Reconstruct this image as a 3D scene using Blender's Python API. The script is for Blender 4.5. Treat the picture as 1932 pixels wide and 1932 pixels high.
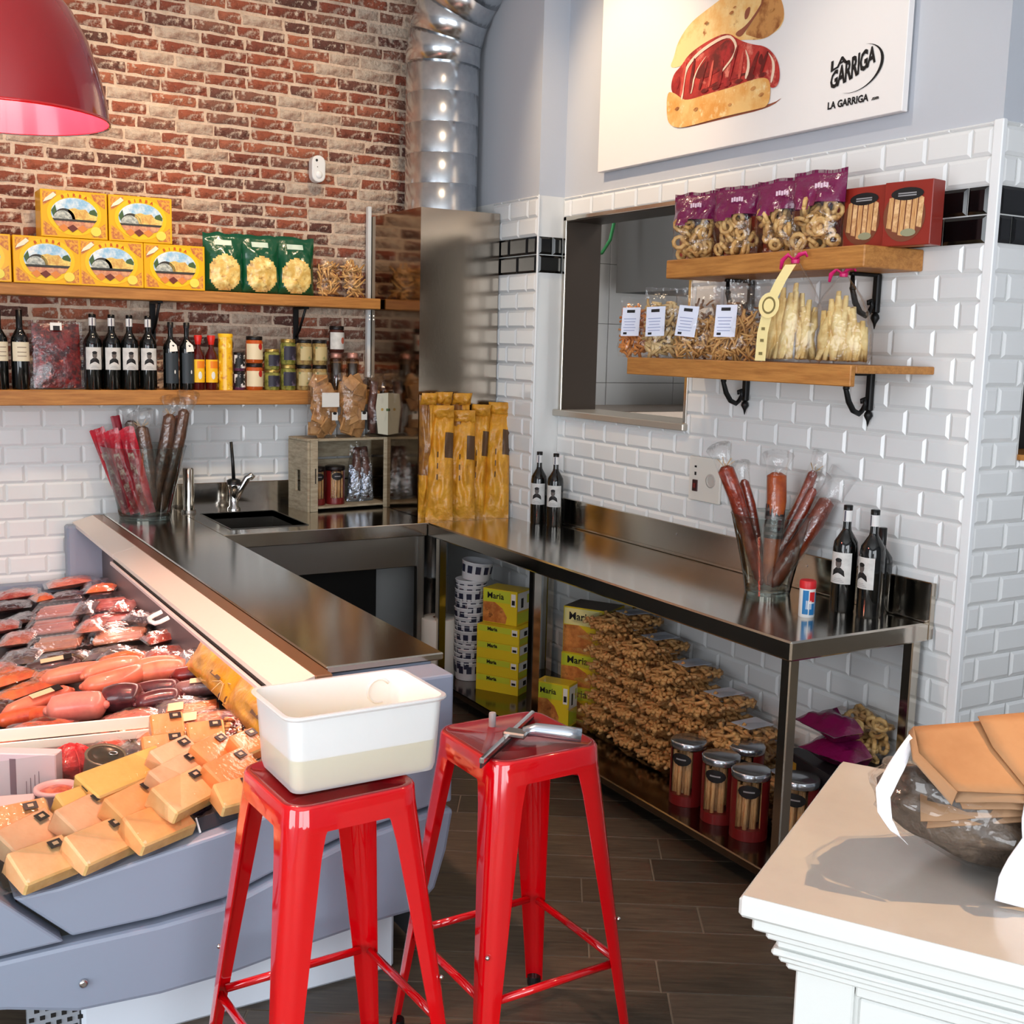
# Deli shop interior: brick wall with shelves, steel counters, deli case, red bar stools.
import bpy, math, random
from mathutils import Vector, Matrix, Euler, noise
random.seed(7)
PI = math.pi
SC = bpy.context.scene
COL = SC.collection
for o in list(bpy.data.objects):
    bpy.data.objects.remove(o)

def lin(c):
    c = c / 255.0
    return c / 12.92 if c <= 0.04045 else ((c + 0.055) / 1.055) ** 2.4
def rgb(r, g=None, b=None):
    if g is None:
        r, g, b = r
    return (lin(r), lin(g), lin(b), 1.0)

# ------------------------------------------------------------------ camera
cam = bpy.data.cameras.new('camera')
cam.sensor_width = 36.0
cam.lens = 40.71
cam.clip_start = 0.05
camo = bpy.data.objects.new('camera', cam)
COL.objects.link(camo)
YAW, PIT, ROL = math.radians(30.283), math.radians(8.210), math.radians(1.4445)
_f = Vector((math.sin(YAW) * math.cos(PIT), math.cos(YAW) * math.cos(PIT), -math.sin(PIT)))
_r = Vector((math.cos(YAW), -math.sin(YAW), 0))
_u = _r.cross(_f)
_r2 = math.cos(ROL) * _r + math.sin(ROL) * _u
_u2 = -math.sin(ROL) * _r + math.cos(ROL) * _u
_m = Matrix((_r2, _u2, -_f)).transposed().to_4x4()
_m.translation = Vector((-3.206, 0.0, 1.84))
camo.matrix_world = _m
SC.camera = camo

# ------------------------------------------------------------------ world, lights, exposure
world = bpy.data.worlds.new('world')
SC.world = world
world.use_nodes = True
wn = world.node_tree.nodes
bg = wn['Background']
bg.inputs[0].default_value = (0.90, 0.95, 1.0, 1)      # bright overcast daylight outside the shop window
bg.inputs[1].default_value = 7.0
SC.view_settings.view_transform = 'Standard'
SC.view_settings.look = 'None'
SC.view_settings.gamma = 1.0
SC.view_settings.exposure = 0.0
SC.view_settings.use_curve_mapping = False
SC.cycles.use_denoising = True
SC.cycles.max_bounces = 8
SC.cycles.diffuse_bounces = 4
SC.cycles.glossy_bounces = 4
SC.cycles.transmission_bounces = 6
SC.cycles.transparent_max_bounces = 24
SC.cycles.sample_clamp_indirect = 6.0
SC.cycles.caustics_reflective = False
SC.cycles.caustics_refractive = False

def area(name, loc, target, sx, sy, power, col=(1, 1, 1), portal=False):
    l = bpy.data.lights.new(name, 'AREA')
    l.shape = 'RECTANGLE'
    l.size, l.size_y = sx, sy
    l.energy = power
    l.color = col
    if portal:
        l.cycles.is_portal = True
    o = bpy.data.objects.new(name, l)
    o.location = loc
    o.rotation_euler = (Vector(target) - Vector(loc)).to_track_quat('-Z', 'Y').to_euler()
    COL.objects.link(o)
    return o
def spot(name, loc, target, power, angle, col=(1.0, 0.78, 0.55), blend=0.8, size=0.05):
    l = bpy.data.lights.new(name, 'SPOT')
    l.energy = power
    l.spot_size = math.radians(angle)
    l.spot_blend = blend
    l.shadow_soft_size = size
    l.color = col
    o = bpy.data.objects.new(name, l)
    o.location = loc
    o.rotation_euler = (Vector(target) - Vector(loc)).to_track_quat('-Z', 'Y').to_euler()
    COL.objects.link(o)
    return o
# shop window behind the camera: portal for the sky light
area('window_portal', (-3.95, -2.95, 1.75), (-3.95, 0, 1.75), 4.5, 3.0, 1.0, portal=True)
area('side_window_portal', (-6.45, 0.5, 1.75), (0, 0.5, 1.75), 2.6, 3.0, 1.0, portal=True)
# ceiling halogen spots, plus an added one over the deli case
WARM = (1.0, 0.74, 0.48)
spot('ceiling_spot_brick', (-2.1, 4.2, 4.1), (-2.35, 6.1, 2.35), 120, 60, WARM)
spot('ceiling_spot_brick_right', (-1.0, 4.3, 4.1), (-1.3, 6.1, 2.6), 90, 60, WARM)
spot('ceiling_spot_picture', (-1.35, 4.6, 4.1), (0.0, 4.45, 2.75), 150, 55, WARM)
spot('ceiling_spot_corner', (-1.3, 3.3, 4.1), (0.0, 2.85, 2.2), 50, 50, (1.0, 0.85, 0.68))
spot('ceiling_spot_crate', (-1.3, 4.2, 4.1), (-1.1, 6.0, 1.15), 60, 40, WARM)
spot('added_spot_case', (-2.75, 3.4, 4.1), (-2.58, 3.55, 0.6), 330, 56, (1.0, 0.58, 0.42), size=0.08)  # unseen pink spot added to brighten the food, no fitting modelled
spot('ceiling_spot_cabinet', (0.3, 0.85, 3.7), (-1.65, 1.2, 1.0), 500, 34, (1.0, 0.62, 0.32), size=0.02)
# ------------------------------------------------------------------ materials
MATS = {}
def mat(name, col=(200, 200, 200), rough=0.5, metal=0.0, spec=0.5, coat=0.0, vary=None, bump=None, trans=0.0, alpha=1.0, coords='Object', stretch=None, ior=1.45, emit=None, spots=None):
    """Principled material; vary=(scale, rgb2, lo, hi) noise colour; spots=(scale, rgb, lo, hi) second noise; bump=(scale, strength, distance)"""
    if name in MATS:
        return MATS[name]
    m = bpy.data.materials.new(name)
    m.use_nodes = True
    nt = m.node_tree
    n, l = nt.nodes, nt.links
    p = n['Principled BSDF']
    p.inputs['Base Color'].default_value = rgb(col)
    p.inputs['Roughness'].default_value = rough
    p.inputs['Metallic'].default_value = metal
    p.inputs['Specular IOR Level'].default_value = spec
    p.inputs['Coat Weight'].default_value = coat
    p.inputs['Coat Roughness'].default_value = 0.05
    p.inputs['Transmission Weight'].default_value = trans
    p.inputs['Alpha'].default_value = alpha
    p.inputs['IOR'].default_value = ior
    if emit:
        p.inputs['Emission Color'].default_value = rgb(emit[0])
        p.inputs['Emission Strength'].default_value = emit[1]
    if vary or bump or spots:
        tc = n.new('ShaderNodeTexCoord')
        src = tc.outputs[coords]
        if stretch:
            mp = n.new('ShaderNodeMapping')
            mp.inputs['Scale'].default_value = stretch
            l.new(src, mp.inputs['Vector'])
            src = mp.outputs[0]
        colsock = None
        for vv, tag in ((vary, 'a'), (spots, 'b')):
            if not vv:
                continue
            sc, c2, lo, hi = vv
            nz = n.new('ShaderNodeTexNoise')
            nz.inputs['Scale'].default_value = sc
            nz.inputs['Detail'].default_value = 5
            nz.inputs['Roughness'].default_value = 0.65
            l.new(src, nz.inputs['Vector'])
            rp = n.new('ShaderNodeMapRange')
            rp.inputs['From Min'].default_value = lo
            rp.inputs['From Max'].default_value = hi
            l.new(nz.outputs['Fac'], rp.inputs['Value'])
            mx = n.new('ShaderNodeMix')
            mx.data_type = 'RGBA'
            l.new(rp.outputs[0], mx.inputs['Factor'])
            if colsock:
                l.new(colsock, mx.inputs[6])
            else:
                mx.inputs[6].default_value = rgb(col)
            mx.inputs[7].default_value = rgb(c2)
            colsock = mx.outputs[2]
        if colsock:
            l.new(colsock, p.inputs['Base Color'])
        if bump:
            nb = n.new('ShaderNodeTexNoise')
            nb.inputs['Scale'].default_value = bump[0]
            nb.inputs['Detail'].default_value = 4
            l.new(src, nb.inputs['Vector'])
            b = n.new('ShaderNodeBump')
            b.inputs['Strength'].default_value = bump[1]
            b.inputs['Distance'].default_value = bump[2]
            l.new(nb.outputs['Fac'], b.inputs['Height'])
            l.new(b.outputs[0], p.inputs['Normal'])
    MATS[name] = m
    return m

def film(name, col=(255, 255, 255), gloss=0.025, rough=0.14, wr=(60, 0.35), tint=None, body=0.0, edge=0.30):
    """thin clear plastic film or glass: see-through with a fresnel-like sheen"""
    if name in MATS:
        return MATS[name]
    m = bpy.data.materials.new(name)
    m.use_nodes = True
    nt = m.node_tree
    n, l = nt.nodes, nt.links
    n.clear()
    out = n.new('ShaderNodeOutputMaterial')
    tr = n.new('ShaderNodeBsdfTransparent')
    tr.inputs[0].default_value = rgb(tint or (255, 255, 255))
    gl = n.new('ShaderNodeBsdfGlossy')
    gl.inputs['Color'].default_value = rgb(col)
    gl.inputs['Roughness'].default_value = rough
    lw = n.new('ShaderNodeLayerWeight')
    lw.inputs['Blend'].default_value = 0.18
    ma = n.new('ShaderNodeMath')
    ma.operation = 'MULTIPLY_ADD'
    l.new(lw.outputs['Fresnel'], ma.inputs[0])
    ma.inputs[1].default_value = edge
    ma.inputs[2].default_value = gloss
    mx = n.new('ShaderNodeMixShader')
    l.new(ma.outputs[0], mx.inputs[0])
    l.new(gl.outputs[0], mx.inputs[2])
    if body > 0:
        df = n.new('ShaderNodeBsdfDiffuse')
        df.inputs[0].default_value = rgb(col)
        m2 = n.new('ShaderNodeMixShader')
        m2.inputs[0].default_value = body
        l.new(tr.outputs[0], m2.inputs[1])
        l.new(df.outputs[0], m2.inputs[2])
        l.new(m2.outputs[0], mx.inputs[1])
    else:
        l.new(tr.outputs[0], mx.inputs[1])
    if wr:
        tc = n.new('ShaderNodeTexCoord')
        nb = n.new('ShaderNodeTexNoise')
        nb.inputs['Scale'].default_value = wr[0]
        nb.inputs['Detail'].default_value = 2
        l.new(tc.outputs['Object'], nb.inputs['Vector'])
        b = n.new('ShaderNodeBump')
        b.inputs['Strength'].default_value = wr[1]
        b.inputs['Distance'].default_value = 0.01
        l.new(nb.outputs['Fac'], b.inputs['Height'])
        l.new(b.outputs[0], gl.inputs['Normal'])
        l.new(b.outputs[0], lw.inputs['Normal'])
    l.new(mx.outputs[0], out.inputs[0])
    MATS[name] = m
    return m

# ------------------------------------------------------------------ mesh builder
class MB:
    def __init__(self):
        self.v, self.f, self.mi, self.sm = [], [], [], []
    def add(self, vs, fs, mi=0, sm=False, M=None):
        b = len(self.v)
        if M is not None:
            vs = [M @ Vector(p) for p in vs]
        self.v += [tuple(p) for p in vs]
        for k, f in enumerate(fs):
            self.f.append(tuple(b + i for i in f))
            self.mi.append(mi[k] if isinstance(mi, list) else mi)
            self.sm.append(sm)
        return self
    def convex(self, vs, fs, mi=0, sm=False, M=None):
        c = sum((Vector(p) for p in vs), Vector()) / len(vs)
        out = []
        for f in fs:
            a = [Vector(vs[i]) for i in f]
            nn = (a[1] - a[0]).cross(a[2] - a[0])
            ctr = sum(a, Vector()) / len(a)
            out.append(tuple(f) if nn.dot(ctr - c) >= 0 else tuple(reversed(f)))
        return self.add(vs, out, mi, sm, M)
    def box(self, c, s, ch=0.0, mi=0, M=None, faces=None):
        hx, hy, hz = s[0] / 2, s[1] / 2, s[2] / 2
        T = Matrix.Translation(c)
        T = M @ T if M is not None else T
        if ch <= 0:
            vs = [(x * hx, y * hy, z * hz) for x in (-1, 1) for y in (-1, 1) for z in (-1, 1)]
            fs = [(0, 1, 3, 2), (4, 6, 7, 5), (0, 4, 5, 1), (2, 3, 7, 6), (0, 2, 6, 4), (1, 5, 7, 3)]  # -x +x -y +y -z +z
            if faces:
                return self.add(vs, fs, [faces.get(k, mi) for k in ('-x', '+x', '-y', '+y', '-z', '+z')], False, T)
            return self.convex(vs, fs, mi, False, T)
        vs, idx = [], {}
        for x in (-1, 1):
            for y in (-1, 1):
                for z in (-1, 1):
                    idx[x, y, z] = len(vs)
                    vs += [(x * hx, y * (hy - ch), z * (hz - ch)), (x * (hx - ch), y * hy, z * (hz - ch)), (x * (hx - ch), y * (hy - ch), z * hz)]
        fs = []
        q = ((-1, -1), (1, -1), (1, 1), (-1, 1))
        for s_ in (-1, 1):
            fs.append([idx[s_, a, b] for a, b in q])
            fs.append([idx[a, s_, b] + 1 for a, b in q])
            fs.append([idx[a, b, s_] + 2 for a, b in q])
        for a in (-1, 1):
            for b in (-1, 1):
                fs.append([idx[a, b, -1], idx[a, b, 1], idx[a, b, 1] + 1, idx[a, b, -1] + 1])
                fs.append([idx[a, -1, b], idx[a, 1, b], idx[a, 1, b] + 2, idx[a, -1, b] + 2])
                fs.append([idx[-1, a, b] + 1, idx[1, a, b] + 1, idx[1, a, b] + 2, idx[-1, a, b] + 2])
        for k in idx.values():
            fs.append([k, k + 1, k + 2])
        return self.convex(vs, fs, mi, False, T)
    def bb(self, lo, hi, ch=0.0, mi=0, M=None, faces=None):
        return self.box([(a + b) / 2 for a, b in zip(lo, hi)], [b - a for a, b in zip(lo, hi)], ch, mi, M, faces)
    def lathe(self, prof, n=20, mi=0, sm=True, M=None, caps=True):
        vs, fs = [], []
        for r, z in prof:
            for k in range(n):
                a = 2 * PI * k / n
                vs.append((r * math.cos(a), r * math.sin(a), z))
        mis = []
        for i in range(len(prof) - 1):
            for k in range(n):
                k2 = (k + 1) % n
                fs.append((i * n + k, i * n + k2, (i + 1) * n + k2, (i + 1) * n + k))
                mis.append(mi[i] if isinstance(mi, list) else mi)
        self.add(vs, fs, mis, sm, M)
        if caps:
            if prof[0][0] > 1e-4:
                self.add(vs[:n], [tuple(reversed(range(n)))], mis[0], False, M)
            if prof[-1][0] > 1e-4:
                self.add(vs[-n:], [tuple(range(n))], mis[-1], False, M)
        return self
    def tube(self, path, r, n=8, mi=0, sm=True, M=None, flat=1.0):
        path = [Vector(p) for p in path]
        rs = r if isinstance(r, (list, tuple)) else [r] * len(path)
        vs, fs = [], []
        up = None
        for i, p in enumerate(path):
            t = (path[min(i + 1, len(path) - 1)] - path[max(i - 1, 0)]).normalized()
            if up is None:
                up = t.orthogonal().normalized()
            up = (up - t * up.dot(t)).normalized()
            sd = t.cross(up)
            for k in range(n):
                a = 2 * PI * k / n
                vs.append(p + (up * math.cos(a) * flat + sd * math.sin(a)) * rs[i])
        for i in range(len(path) - 1):
            for k in range(n):
                k2 = (k + 1) % n
                fs.append((i * n + k, i * n + k2, (i + 1) * n + k2, (i + 1) * n + k))
        fs.append(tuple(reversed(range(n))))
        fs.append(tuple(range((len(path) - 1) * n, len(path) * n)))
        return self.add(vs, fs, mi, sm, M)
    def prism(self, poly, z0, z1, mi=0, M=None, sm=False):
        ar = sum(poly[i - 1][0] * poly[i][1] - poly[i][0] * poly[i - 1][1] for i in range(len(poly)))
        if ar < 0:
            poly = poly[::-1]
        n = len(poly)
        vs = [(x, y, z0) for x, y in poly] + [(x, y, z1) for x, y in poly]
        fs = [tuple(reversed(range(n))), tuple(range(n, 2 * n))]
        fs += [(i, (i + 1) % n, n + (i + 1) % n, n + i) for i in range(n)]
        return self.add(vs, fs, mi, sm, M)
    def poly(self, pts, mi=0, M=None):
        return self.add(pts, [tuple(range(len(pts)))], mi, False, M)
    def ball(self, r, n=12, m=7, mi=0, M=None, wob=0.0, seed=0, scale=(1, 1, 1)):
        vs, fs = [(0, 0, -r * scale[2])], []
        for i in range(1, m):
            th = PI * i / m
            for k in range(n):
                a = 2 * PI * k / n
                d = Vector((math.sin(th) * math.cos(a), math.sin(th) * math.sin(a), -math.cos(th)))
                rr = r * (1 + wob * noise.noise(d * 2.3 + Vector((seed * 7.1, seed * 3.3, 0))))
                vs.append((d.x * rr * scale[0], d.y * rr * scale[1], d.z * rr * scale[2]))
        vs.append((0, 0, r * scale[2]))
        for k in range(n):
            fs.append((0, 1 + (k + 1) % n, 1 + k))
        for i in range(m - 2):
            for k in range(n):
                a, b = 1 + i * n + k, 1 + i * n + (k + 1) % n
                fs.append((a, b, b + n, a + n))
        e = len(vs) - 1
        for k in range(n):
            fs.append((e, 1 + (m - 2) * n + k, 1 + (m - 2) * n + (k + 1) % n))
        return self.add(vs, fs, mi, True, M)
    def pillow(self, w, h, t, nu=10, nv=14, seed=0, mfun=None, stand=False, wr=0.12, crimp=0.05, pinch=0.06, M=None, taper=0.0):
        """a filled bag: x width, z height from 0, y thickness"""
        def pv(v):
            if stand:
                a = min(1.0, (v / 0.10) ** 0.5) * 0.25 + 0.75 * min(1, (v / 0.15) ** 0.5) if v < 0.15 else 1.0
                b = 1.0 if v < 0.45 else max(0.0, 1 - ((v - 0.45) / (0.55 - crimp)) ** 1.7)
                return max(0.05 if v < 0.2 else 0.0, a * b)
            return max(0.0, 1 - abs((2 * v - 1) / (1 - crimp)) ** 4)
        vs, fs, mis = [], [], []
        for side in (-1, 1):
            for j in range(nv + 1):
                v = j / nv
                for i in range(nu + 1):
                    u = i / nu
                    pu = max(0.0, 1 - abs(2 * u - 1) ** 3.2) ** 0.7
                    th = t / 2 * pu * pv(v)
                    nz = noise.noise(Vector((u * 5.1 + seed * 3.7, v * 6.3 + seed * 1.9, side * 2.0 + seed)))
                    th = max(0.0012, th * (1 + wr * 2.5 * nz))
                    edge = 1 - pinch * math.sin(v * PI) ** 2 * 0.5
                    ww = w * edge * (1 - taper * v)
                    x = (u - 0.5) * ww
                    z = v * h + (0.03 * h * noise.noise(Vector((u * 4, seed * 2.2, 9.0))) * (v > 0.9))
                    vs.append((x, side * th, z))
        N = (nu + 1) * (nv + 1)
        for s in (0, 1):
            for j in range(nv):
                for i in range(nu):
                    a = s * N + j * (nu + 1) + i
                    q = (a, a + 1, a + nu + 2, a + nu + 1)
                    fs.append(q if s == 0 else q[::-1])
                    mis.append(mfun((i + 0.5) / nu, (j + 0.5) / nv, s) if mfun else 0)
        return self.add(vs, fs, mis, True, M)
    def mesh(self, name, mats):
        me = bpy.data.meshes.new(name)
        me.from_pydata(self.v, [], self.f)
        for m in (mats if isinstance(mats, (list, tuple)) else [mats]):
            me.materials.append(m)
        me.polygons.foreach_set('material_index', self.mi)
        me.polygons.foreach_set('use_smooth', self.sm)
        me.update()
        return me

def obj(name, mb, mats=None, parent=None, loc=(0, 0, 0), rot=(0, 0, 0), label=None, cat=None, group=None, kind=None):
    me = mb.mesh(name, mats) if isinstance(mb, MB) else mb
    o = bpy.data.objects.new(name, me)
    o.location = loc
    o.rotation_euler = rot
    if parent is not None:
        o.parent = parent
    COL.objects.link(o)
    for k, v in (('label', label), ('category', cat), ('group', group), ('kind', kind)):
        if v:
            o[k] = v
    return o
def thing(name, label, cat, loc=(0, 0, 0), rotz=0.0, group=None, rot=None):
    o = bpy.data.objects.new(name, None)
    o.empty_display_size = 0.05
    o.location = loc
    o.rotation_euler = rot if rot else (0, 0, rotz)
    COL.objects.link(o)
    o['label'], o['category'] = label, cat
    if group:
        o['group'] = group
    return o
KIDS = {}
def kids(o):
    return list(o.children)
def dup(root, loc, rotz=None, label=None, group=None, rot=None):
    r = root.copy()
    COL.objects.link(r)
    r.location = loc
    if rot is not None:
        r.rotation_euler = rot
    elif rotz is not None:
        r.rotation_euler = (0, 0, rotz)
    if label:
        r['label'] = label
    if group:
        r['group'] = group
    for ch in kids(root):
        c = ch.copy()
        COL.objects.link(c)
        c.parent = r
        for g in kids(ch):
            d = g.copy()
            COL.objects.link(d)
            d.parent = c
    return r
def struct(name, mb, mats, loc=(0, 0, 0), rot=(0, 0, 0), parent=None):
    return obj(name, mb, mats, parent, loc, rot, kind='structure' if parent is None else None)

def text_geo(s, size, M, mb, mi=0, bold=0.0, space=1.0):
    cu = bpy.data.curves.new('t', 'FONT')
    cu.body = s
    cu.size = size
    cu.align_x = 'CENTER'
    cu.align_y = 'CENTER'
    cu.offset = bold
    cu.space_character = space
    cu.resolution_u = 2
    to = bpy.data.objects.new('t', cu)
    COL.objects.link(to)
    bpy.context.view_layer.update()
    me = bpy.data.meshes.new_from_object(to.evaluated_get(bpy.context.evaluated_depsgraph_get()))
    vs = [v.co.copy() for v in me.vertices]
    fs = [tuple(p.vertices) for p in me.polygons]
    if callable(M):
        mb.add([M(v) for v in vs], fs, mi)
    else:
        mb.add(vs, fs, mi, False, M)
    bpy.data.objects.remove(to)
    bpy.data.curves.remove(cu)
    bpy.data.meshes.remove(me)
def ell(cx, cy, rx, ry, n=20, a0=0, a1=2 * PI):
    full = abs(a1 - a0 - 2 * PI) < 1e-6
    return [(cx + rx * math.cos(a0 + (a1 - a0) * k / (n if full else n - 1)), cy + ry * math.sin(a0 + (a1 - a0) * k / (n if full else n - 1))) for k in range(n)]
RX90 = Matrix.Rotation(PI / 2, 4, 'X')   # local xy drawing -> xz plane facing -y
def decal(mb, pts, depth, mi):
    """flat print on a -y face: pts in (x,z), at y=-depth"""
    ar = sum(pts[i - 1][0] * pts[i][1] - pts[i][0] * pts[i - 1][1] for i in range(len(pts)))
    if ar < 0:
        pts = pts[::-1]
    mb.poly([(x, -depth, z) for x, z in pts], mi)
def TXT(x, z, depth):
    return Matrix.Translation((x, -depth, z)) @ RX90
def wrap(mb, r, pts, mi, a=-PI / 2):
    """polygon (arc length, z) wrapped on a cylinder facing angle a"""
    ar = sum(pts[i - 1][0] * pts[i][1] - pts[i][0] * pts[i - 1][1] for i in range(len(pts)))
    if ar < 0:
        pts = pts[::-1]
    cx = sum(p[0] for p in pts) / len(pts)
    cz = sum(p[1] for p in pts) / len(pts)
    n, R = len(pts), 5
    P = [(cx, cz)] + [(cx + (x - cx) * t / R, cz + (z - cz) * t / R) for t in range(1, R + 1) for x, z in pts]
    vs = [(r * math.cos(a + q / r), r * math.sin(a + q / r), z) for q, z in P]
    fs = [(0, 1 + k, 1 + (k + 1) % n) for k in range(n)]
    for t in range(R - 1):
        fs += [(1 + t * n + k, 1 + (t + 1) * n + k, 1 + (t + 1) * n + (k + 1) % n, 1 + t * n + (k + 1) % n) for k in range(n)]
    mb.add(vs, fs, mi, True)
def arc_band(mb, r, a0, a1, z0, z1, n, mi):
    vs = []
    for k in range(n + 1):
        a = a0 + (a1 - a0) * k / n
        vs += [(r * math.cos(a), r * math.sin(a), z0), (r * math.cos(a), r * math.sin(a), z1)]
    mb.add(vs, [(2 * k, 2 * k + 2, 2 * k + 3, 2 * k + 1) for k in range(n)], mi, True)

# common materials
steel = mat('brushed_steel', (206, 198, 186), 0.13, 1.0, bump=(40, 0.015, 0.01), stretch=(1, 40, 1))
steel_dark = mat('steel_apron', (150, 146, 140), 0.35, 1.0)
mirror = mat('polished_steel', (150, 132, 112), 0.10, 1.0, bump=(3, 0.03, 0.05))
chrome = mat('chrome', (215, 215, 215), 0.10, 1.0)
galv = mat('galvanised_steel', (222, 226, 230), 0.22, 1.0, vary=(9, (196, 202, 208), 0.4, 0.7))
white_tile = mat('white_glazed_tile', (230, 231, 231), 0.12, 0, 0.6)
black_tile = mat('black_glazed_tile', (10, 10, 11), 0.08, 0, 0.6)
grout = mat('white_grout', (222, 222, 220), 0.8)
plaster = mat('grey_blue_paint', (190, 194, 202), 0.7, bump=(30, 0.05, 0.01))
white_paint = mat('white_paint', (236, 236, 236), 0.6)
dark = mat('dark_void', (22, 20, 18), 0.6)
wood = mat('honey_wood', (192, 132, 66), 0.5, vary=(6, (150, 92, 40), 0.35, 0.75), stretch=(1, 9, 14))
wood_y = mat('honey_wood_side', (196, 136, 70), 0.5, vary=(6, (152, 96, 44), 0.35, 0.75), stretch=(9, 1, 14))
iron = mat('black_iron', (12, 12, 13), 0.45, 0.3)
white_plastic = mat('white_plastic', (238, 238, 236), 0.35)
black_plastic = mat('black_plastic', (14, 14, 15), 0.4)
paper_white = mat('white_paper', (232, 230, 224), 0.7)
ink = mat('black_ink', (20, 17, 18), 0.6)
clear = film('clear_film')
clear_soft = film('clear_crinkled_film', gloss=0.05, rough=0.16, wr=(38, 0.6))
glass_clear = film('clear_glass', gloss=0.05, rough=0.02, wr=None, tint=(235, 240, 238), edge=0.8)
# ------------------------------------------------------------------ setting
# floor: dark slab with wood-look planks laid on the diagonal
fl = struct('floor', MB().bb((-6.5, -3.0, -0.12), (3.2, 6.9, -0.0025)), mat('floor_joint', (122, 111, 95), 0.8))
plank_mats = [mat('plank_%d' % i, c, 0.36, vary=(5, c2, 0.35, 0.7), stretch=(1.2, 14, 1), bump=(7, 0.15, 0.004)) for i, (c, c2) in enumerate(
    [((92, 80, 66), (64, 55, 46)), ((100, 86, 70), (72, 60, 50)), ((84, 75, 63), (60, 52, 44)), ((106, 93, 78), (74, 64, 54))])]
P_, Q_ = Vector((0.8465, -0.5324, 0)), Vector((0.5324, 0.8465, 0))
plank_me = [MB().box((0, 0, -0.006), (1.194, 0.172, 0.012), 0.0015).mesh('plank', m) for m in plank_mats]
ang = math.atan2(P_.y, P_.x)
for k in range(-10, 18):
    q = 2.218 + 0.177 * k
    off = random.uniform(0, 1.2)
    for j in range(-7, 4):
        p = off + 1.2 * j
        c = P_ * p + Q_ * q
        if -3.6 < c.x < 0.6 and 0.6 < c.y < 5.6:
            obj('plank', plank_me[random.randrange(4)], parent=fl, loc=(c.x, c.y, 0), rot=(0, 0, ang))

# tile meshes
TC = {}
def tile_mesh(w, h, black):
    key = (round(w, 3), round(h, 3), black)
    if key not in TC:
        g, b, d = 0.0022, min(0.011, w / 3, h / 3), 0.009
        a, c = w / 2 - g, h / 2 - g
        vs = [(-a, 0, -c), (a, 0, -c), (a, 0, c), (-a, 0, c), (-a + b, -d, -c + b), (a - b, -d, -c + b), (a - b, -d, c - b), (-a + b, -d, c - b)]
        vs[:4] = [(x, -0.003, z) for x, y, z in vs[:4]]
        vs += [(-a, 0, -c), (a, 0, -c), (a, 0, c), (-a, 0, c)]
        mb = MB().add(vs, [(4, 5, 6, 7), (0, 1, 5, 4), (1, 2, 6, 5), (2, 3, 7, 6), (3, 0, 4, 7), (8, 9, 1, 0), (9, 10, 2, 1), (10, 11, 3, 2), (11, 8, 0, 3)])
        TC[key] = mb.mesh('tile', black_tile if black else white_tile)
    return TC[key]
ZT, TP, TH = 2.381, 0.182, 0.091
def tile_field(parent, u0, u1, z0, z1, anchor, place, rotz, hole=None, camdist=None, limit=300):
    """tiles of the metro pattern over u in [u0,u1]; place(u,z) gives the wall point; u runs to the right as seen"""
    rects = []
    r0, r1 = int(math.floor((ZT - z1) / TH + 1e-6)), int(math.ceil((ZT - z0) / TH))
    for k in range(r0, r1):
        zt, zb = min(z1, ZT - TH * k), max(z0, ZT - TH * (k + 1))
        if zt - zb < 0.012:
            continue
        off = anchor + (TP / 2 if k % 2 else 0)
        j0, j1 = int(math.floor((u0 - off) / TP)), int(math.ceil((u1 - off) / TP))
        for j in range(j0, j1 + 1):
            a, b = max(u0, off + TP * j), min(u1, off + TP * (j + 1))
            if b - a < 0.012:
                continue
            parts = [(a, b, zb, zt)]
            if hole:
                ha, hb, hz0, hz1 = hole
                if a < hb and b > ha and zb < hz1 and zt > hz0:
                    parts = [(a, min(b, ha), zb, zt), (max(a, hb), b, zb, zt), (max(a, ha), min(b, hb), zb, min(zt, hz0)), (max(a, ha), min(b, hb), max(zb, hz1), zt)]
            for (pa, pb, pz0, pz1) in parts:
                if pb - pa > 0.012 and pz1 - pz0 > 0.012:
                    rects.append((pa, pb, pz0, pz1, k in (0, 1)))
    if camdist:
        rects.sort(key=lambda r: camdist((r[0] + r[1]) / 2, (r[2] + r[3]) / 2))
    for i, (a, b, zb, zt, bl) in enumerate(rects[:limit]):
        obj('tile', tile_mesh(b - a, zt - zb, bl), parent=parent, loc=place((a + b) / 2, (zb + zt) / 2), rot=(0, 0, rotz))
    if len(rects) > limit:
        mb = MB()
        for (a, b, zb, zt, bl) in rects[limit:]:
            me = tile_mesh(b - a, zt - zb, bl)
            M = Matrix.Translation(place((a + b) / 2, (zb + zt) / 2)) @ Matrix.Rotation(rotz, 4, 'Z')
            mb.add([v.co for v in me.vertices], [tuple(p.vertices) for p in me.polygons], 0, False, M)
        obj('tile_field', mb, [white_tile], parent=parent, kind='stuff')

# right wall with the pass-through opening
ZTOP = 2.577
mb = MB()
W0, W1, WZ0, WZ1 = 4.00, 5.02, 1.515, 2.472
for lo, hi in (((0, 2.5, 0), (0.2, W0, ZTOP)), ((0, W1, 0), (0.2, 6.1, ZTOP)), ((0, W0, 0), (0.2, W1, WZ0)), ((0, W0, WZ1), (0.2, W1, ZTOP))):
    mb.bb(lo, hi, mi=0)
mb.bb((0, 2.5, ZTOP), (0.2, 6.1, 4.3), mi=1)
wr_ = struct('wall_right', mb, [grout, plaster])
tile_field(wr_, -5.043, -2.525, 0.08, ZTOP, -2.787, lambda u, z: (0, -u, z), -PI / 2, hole=(-W1, -W0, WZ0, WZ1), camdist=lambda u, z: (-u) * 1.0 + (3.0 if z < 0.9 and -u > 3.9 else 0) + (2.0 if z < 0.35 else 0))
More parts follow.
